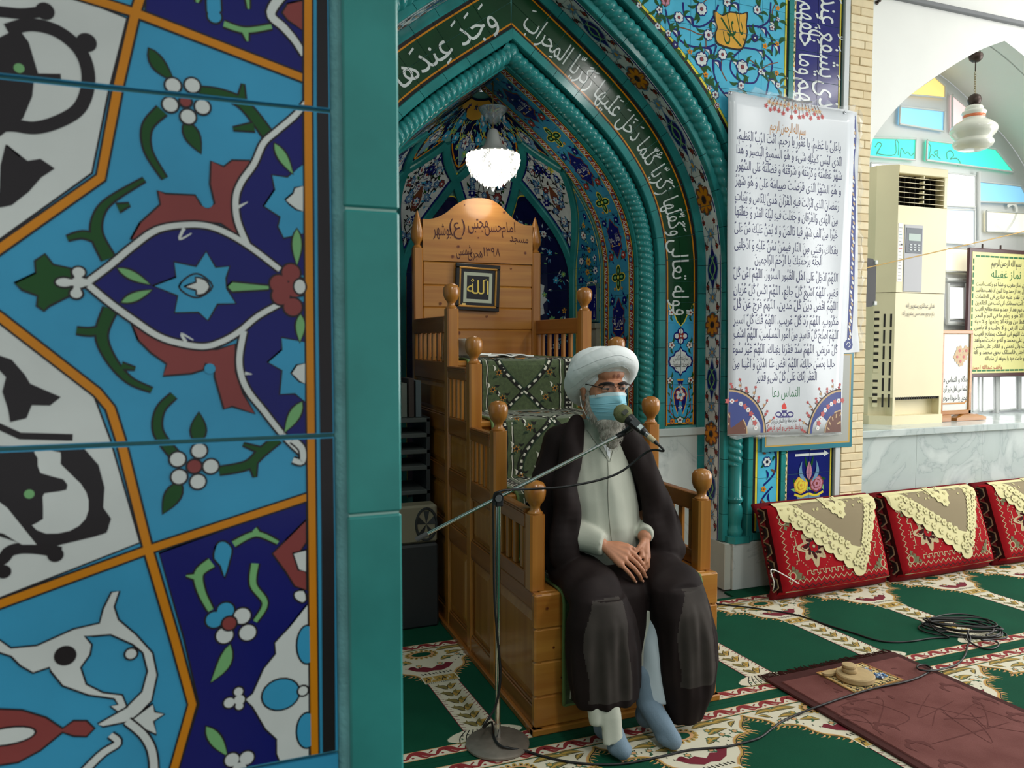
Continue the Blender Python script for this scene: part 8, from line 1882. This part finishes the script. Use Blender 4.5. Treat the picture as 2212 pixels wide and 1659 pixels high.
# tunic
u_ = MB()
loft(u_, [(1.335, 2.575, 0.515, 0.165, 0.165), (1.333, 2.565, 0.60, 0.165, 0.175), (1.332, 2.565, 0.68, 0.160, 0.172), (1.330, 2.572, 0.78, 0.155, 0.158), (1.328, 2.58, 0.87, 0.150, 0.140), (1.325, 2.58, 0.95, 0.140, 0.115), (1.322, 2.572, 1.00, 0.100, 0.090), (1.322, 2.555, 1.035, 0.072, 0.075), (1.322, 2.550, 1.065, 0.066, 0.068)])
u_.tube([(1.150, 2.54, 0.675), (1.205, 2.445, 0.655), (1.262, 2.372, 0.642)], [0.045, 0.056, 0.038], 18); u_.tube([(1.555, 2.54, 0.68), (1.495, 2.455, 0.668), (1.434, 2.385, 0.655)], [0.040, 0.036, 0.031], 18)
def udisp(c):
    x, y, z = c[:, 0], c[:, 1], c[:, 2]
    return 0.004*np.sin(38*z+22*(x-1.3)+2*np.sin(9*x))*np.clip((0.80-z)*4, 0, 1)*(z > 0.5)+0.003*np.sin(60*(x-1.33)+10*z)*(z > 0.5)+0.003*np.sin(90*x)*(z < 0.4)
tun = skin_blob('tunic', u_, 0.005, TUN, per, 4, udisp)
hm_ = MB(); loft(hm_, [(1.150, 2.215, 0.22, 0.036, 0.022), (1.150, 2.195, 0.15, 0.038, 0.022), (1.150, 2.185, 0.105, 0.034, 0.018)]); loft(hm_, [(1.190, 2.21, 0.22, 0.034, 0.026), (1.188, 2.175, 0.13, 0.036, 0.026), (1.182, 2.150, 0.05, 0.034, 0.020)])
skin_blob('tunic_hem', hm_, 0.005, TUN, per, 5, lambda c: 0.003*np.sin(90*c[:, 0]))
hm_ = MB(); loft(hm_, [(1.392, 2.30, 0.42, 0.030, 0.03), (1.380, 2.285, 0.30, 0.026, 0.026), (1.362, 2.275, 0.19, 0.016, 0.02)])
skin_blob('tunic_skirt', hm_, 0.005, TUN, per, 5)
tb2 = bvh_of(tun); SEAM = mat('tunic_seam', (150, 150, 138), 0.8)
crease([(1.322, 0.985), (1.318, 0.90), (1.305, 0.80), (1.303, 0.70), (1.312, 0.62), (1.318, 0.56)], 0.0022, SEAM, tb2, 'front_edge', tun); crease([(1.262, 1.03), (1.285, 0.985), (1.325, 0.915)], 0.0022, SEAM, tb2, 'collar_edge', tun); crease([(1.385, 1.02), (1.36, 0.97), (1.328, 0.915)], 0.0022, SEAM, tb2, 'collar_edge', tun)
decal('undershirt', tb2, [(1.303, 0.995), (1.352, 0.99), (1.328, 0.925)], 0.0015, mat('white_shirt', (220, 224, 226), 0.8), per)
# trousers and socks
lg = MB(); loft(lg, [(1.462, 2.275, 0.44, 0.066, 0.06), (1.432, 2.274, 0.30, 0.066, 0.056), (1.412, 2.272, 0.18, 0.068, 0.052), (1.416, 2.268, 0.105, 0.072, 0.050)]); loft(lg, [(1.212, 2.26, 0.22, 0.040, 0.04), (1.212, 2.25, 0.14, 0.042, 0.042)])
skin_blob('trousers', lg, 0.006, TROU, per, 5, lambda c: 0.003*np.sin(70*c[:, 0]+20*c[:, 2]))
sk = MB(); caps(sk, [(1.208, 2.25, 0.17), (1.208, 2.245, 0.085), (1.206, 2.18, 0.050), (1.204, 2.125, 0.032)], [0.040, 0.040, 0.036, 0.028]); sk.ell((1.207, 2.262, 0.045), (0.034, 0.04, 0.040)); sk.ell((1.206, 2.15, 0.030), (0.040, 0.05, 0.026)); skin_blob('sock', sk, 0.005, SOCK, per, 5)
sk = MB(); caps(sk, [(1.372, 2.275, 0.20), (1.380, 2.262, 0.10), (1.388, 2.18, 0.052), (1.392, 2.120, 0.032)], [0.040, 0.042, 0.038, 0.029]); sk.ell((1.380, 2.275, 0.050), (0.036, 0.042, 0.044)); sk.ell((1.391, 2.15, 0.030), (0.042, 0.055, 0.027)); skin_blob('sock', sk, 0.005, SOCK, per, 5)
# robe
ro = MB()
loft(ro, [(1.345, 2.66, 0.505, 0.235, 0.135), (1.345, 2.665, 0.62, 0.225, 0.130), (1.345, 2.665, 0.78, 0.222, 0.122), (1.342, 2.655, 0.90, 0.215, 0.105), (1.338, 2.645, 0.97, 0.185, 0.085), (1.332, 2.632, 1.02, 0.115, 0.060), (1.330, 2.625, 1.05, 0.085, 0.040)])
for P, R_ in (([(1.255, 2.60, 1.01), (1.195, 2.605, 0.965), (1.168, 2.59, 0.84), (1.165, 2.565, 0.70), (1.185, 2.50, 0.645)], [0.050, 0.066, 0.082, 0.084, 0.075]), ([(1.405, 2.60, 1.005), (1.480, 2.60, 0.955), (1.525, 2.58, 0.83), (1.565, 2.555, 0.70), (1.545, 2.465, 0.635)], [0.050, 0.066, 0.082, 0.086, 0.082])): caps(ro, P, R_, 18)
# front panels beside the opening
def panel(P, rx, ry):
    for i in range(len(P)-1):
        for k in range(5): p = Vector(P[i]).lerp(Vector(P[i+1]), k/5); f = (i+k/5)/(len(P)-1); ro.ell(p, (rx[0]+(rx[1]-rx[0])*f, ry, 0.06), 14, 8)
panel([(1.226, 2.520, 1.035), (1.180, 2.475, 0.95), (1.152, 2.445, 0.85), (1.140, 2.425, 0.72), (1.130, 2.415, 0.58)], (0.036, 0.060), 0.032)
panel([(1.410, 2.520, 1.015), (1.462, 2.475, 0.94), (1.492, 2.448, 0.84), (1.512, 2.41, 0.70), (1.545, 2.375, 0.56)], (0.040, 0.072), 0.036)
# lap and knees
loft(ro, [(1.225, 2.66, 0.565, 0.10, 0.070), (1.205, 2.50, 0.545, 0.105, 0.066), (1.190, 2.36, 0.520, 0.105, 0.070), (1.183, 2.27, 0.490, 0.098, 0.078), (1.183, 2.215, 0.465, 0.080, 0.055)], 24, 'y'); loft(ro, [(1.445, 2.66, 0.565, 0.10, 0.070), (1.468, 2.50, 0.545, 0.105, 0.068), (1.480, 2.36, 0.520, 0.105, 0.072), (1.488, 2.265, 0.492, 0.100, 0.080), (1.490, 2.21, 0.465, 0.080, 0.058)], 24, 'y')
ro.ell((1.335, 2.46, 0.515), (0.17, 0.15, 0.050)); ro.ell((1.335, 2.36, 0.470), (0.13, 0.09, 0.070))
loft(ro, [(1.188, 2.262, 0.50, 0.094, 0.072), (1.190, 2.248, 0.42, 0.120, 0.082), (1.196, 2.240, 0.32, 0.132, 0.082), (1.198, 2.236, 0.23, 0.130, 0.078), (1.202, 2.232, 0.165, 0.122, 0.074), (1.203, 2.23, 0.150, 0.118, 0.070)], 36)
loft(ro, [(1.488, 2.262, 0.50, 0.094, 0.072), (1.498, 2.248, 0.42, 0.112, 0.082), (1.514, 2.240, 0.32, 0.122, 0.082), (1.522, 2.234, 0.22, 0.120, 0.078), (1.520, 2.230, 0.13, 0.102, 0.072), (1.506, 2.222, 0.05, 0.066, 0.050), (1.504, 2.22, 0.035, 0.060, 0.046)], 36)
loft(ro, [(1.325, 2.31, 0.48, 0.09, 0.04), (1.315, 2.295, 0.36, 0.070, 0.04), (1.302, 2.275, 0.24, 0.050, 0.035), (1.298, 2.26, 0.165, 0.045, 0.03)], 20)
def rdisp(c):
    x, y, z = c[:, 0], c[:, 1], c[:, 2]; leg = np.clip((0.46-z)*8, 0, 1); cx_ = np.where(x < 1.34, 1.19, 1.505); a = np.arctan2(y-2.24, x-cx_)
    d = leg*(0.0060*np.sin(7*a+3*z+1.0*np.sin(9*z))+0.0028*np.sin(13*a+7*z))*np.clip((z-0.10)*9, 0.25, 1)
    up_ = np.clip((z-0.55)*6, 0, 1); d += up_*(0.0055*np.sin(34*x+16*z+2.0*np.sin(8*z))+0.003*np.sin(70*x-22*z+y*30))
    lap = (1-leg)*(1-up_); d += lap*(0.006*np.sin(26*x+30*y)+0.003*np.sin(55*y-30*x))
    return d
robe = skin_blob('robe', ro, 0.0058, ROBE, per, 9, rdisp)
robe.data.materials.append(mat('sheer_robe_over_tunic', (50, 45, 42), 0.75, rgb2=(64, 58, 54), vscale=9, spec=0.2))
for p in robe.data.polygons:      # thin cloth drawn over the pale tunic on knees and shins
    c = p.center; n = p.normal
    if n.y < -0.25 and 0.175 < c.z < 0.505:
        lx = (c.x-1.178)/0.075 if c.x < 1.34 else (c.x-1.520)/0.070
        if abs(lx+0.12*math.sin(c.z*22)) < 1.0-0.25*max(0, (c.z-0.42)/0.08): p.material_index = 1

# ============================================================ microphone on its stand
CHR = mat('chrome', (214, 214, 210), 0.12, metal=1.0); DKB = mat('mic_black', (28, 28, 30), 0.4)
ms = thing('microphone_stand', 'chrome boom microphone stand with round base in front of the pulpit', 'microphone stand', (0, 0, 0))
SX, SY = 0.862, 2.362
obj('base', MB().lathe([(0.0, 0.0012), (0.104, 0.0012), (0.107, 0.005), (0.106, 0.010), (0.096, 0.016), (0.03, 0.021), (0.012, 0.023), (0.011, 0.03), (0, 0.03)], 48, (SX, SY, 0)), mat('worn_steel', (138, 130, 120), 0.42, metal=0.55, var=0.15, vscale=30), ms, smooth=40)
obj('pole', MB().tube([(SX, SY, 0.02), (SX+0.004, SY, 0.82)], 0.0085, 16), CHR, ms, smooth=60); obj('pole_sleeve', MB().tube([(SX, SY, 0.03), (SX+0.0005, SY, 0.075)], 0.0105, 16), CHR, ms, smooth=60)
CL = Vector((SX+0.005, SY, 0.838)); TIP = Vector((1.268, 2.285, 1.032)); dv = TIP-CL
END = CL-dv*0.60
obj('boom', MB().tube([END, TIP], 0.0062, 14), CHR, ms, smooth=60); obj('boom_grip', MB().tube([END-dv.normalized()*0.03, END+dv.normalized()*0.012], 0.0085, 14), mat('rubber_grip', (70, 70, 70), 0.5), ms, smooth=60)
nrm_ = Vector((-0.36, -0.93, 0)).normalized()
obj('clutch', MB().tube([CL+nrm_*-0.014, CL+nrm_*0.012], 0.016, 20), DKB, ms, smooth=40); obj('clutch_knob', MB().tube([CL+nrm_*0.012, CL+nrm_*0.024], 0.011, 16), mat('grey_knob', (96, 96, 98), 0.35), ms, smooth=40); obj('clutch_block', MB().box(CL.x-0.013, CL.x+0.013, CL.y-0.010, CL.y+0.010, CL.z-0.030, CL.z-0.004, b=0.003), DKB, ms)
mic = thing('microphone', 'black microphone with olive foam windscreen in front of the face mask', 'microphone', (0, 0, 0))
M0 = Vector(onY(1345, 893, 2.255)); M1 = Vector(onY(1402, 943, 2.175)); dm = (M1-M0).normalized(); Q = dm.to_track_quat('Z', 'Y').to_matrix()
def ml(name, prof, m, n=20): return obj(name, MB().lathe(prof, n, M0, Q), m, mic, smooth=40)
ml('windscreen', [(0.0, -0.031), (0.014, -0.028), (0.025, -0.019), (0.031, -0.004), (0.030, 0.010), (0.024, 0.022), (0.016, 0.028), (0, 0.029)], mat('olive_foam', (112, 116, 78), 0.95, bump=0.6, bscale=500, var=0.1, vscale=80), 28)
ml('collar', [(0.0, 0.022), (0.018, 0.022), (0.020, 0.030), (0.019, 0.040), (0.0, 0.040)], DKB); ml('handle', [(0.0, 0.036), (0.0175, 0.036), (0.018, 0.045), (0.015, 0.08), (0.011, 0.104), (0, 0.104)], DKB); ml('plug', [(0, 0.103), (0.009, 0.103), (0.009, 0.118), (0, 0.118)], mat('steel_plug', (120, 124, 126), 0.3, metal=0.8)); ml('plug_tape', [(0, 0.117), (0.0095, 0.117), (0.0085, 0.145), (0, 0.145)], mat('tan_tape', (176, 164, 132), 0.6)); ml('cable_boot', [(0, 0.144), (0.0075, 0.144), (0.004, 0.165), (0, 0.165)], DKB)
side = Vector((-0.25, -0.95, 0.2)).normalized(); side = (side-dm*side.dot(dm)).normalized(); oth = dm.cross(side)
def plate(name, a0, a1, w_, h, m): obj(name, MB().add([M0+dm*x+oth*y+side*hh for hh in (h-0.004, h) for x in (a0, a1) for y in (-w_, w_)], [(0, 1, 3, 2), (4, 5, 7, 6), (0, 1, 5, 4), (2, 3, 7, 6), (0, 2, 6, 4), (1, 3, 7, 5)]), m, mic)
plate('label_plate', 0.046, 0.092, 0.011, 0.019, mat('label_dark', (40, 46, 48), 0.3)); plate('white_label', 0.074, 0.089, 0.008, 0.0195, mat('label_white', (190, 206, 204), 0.4)); plate('foam_print', 0.006, 0.020, 0.010, 0.0335, mat('label_print', (60, 64, 56), 0.6))
obj('mic_clip', MB().tube([TIP-dv.normalized()*0.005, TIP+dv.normalized()*0.03, M0+dm*0.058-side*0.004], [0.0085, 0.0095, 0.012], 14), DKB, ms, smooth=40)
ce = M0+dm*0.163
cp = [ce, ce+dm*0.02+Vector((0, 0, -0.006))]+[Vector(onY(x, y, Y)) for x, y, Y in ((1400, 975, 2.20), (1330, 1025, 2.24), (1230, 1050, 2.28), (1150, 1056, 2.32), (1100, 1058, 2.34))]+[CL+Vector((-0.006, -0.02, 0.022)), CL+Vector((-0.022, -0.012, 0.0)), Vector((SX-0.016, SY-0.008, 0.70)), Vector((SX-0.014, SY-0.010, 0.5)), Vector((SX-0.004, SY-0.014, 0.36)), Vector((SX+0.006, SY-0.013, 0.24)), Vector((SX-0.012, SY-0.012, 0.14)), Vector((SX-0.055, SY-0.01, 0.075))]
obj('lead', MB().tube(cr(cp+floor_path(fp_), 5), 0.0040, 7), BLK, mcab, smooth=True)
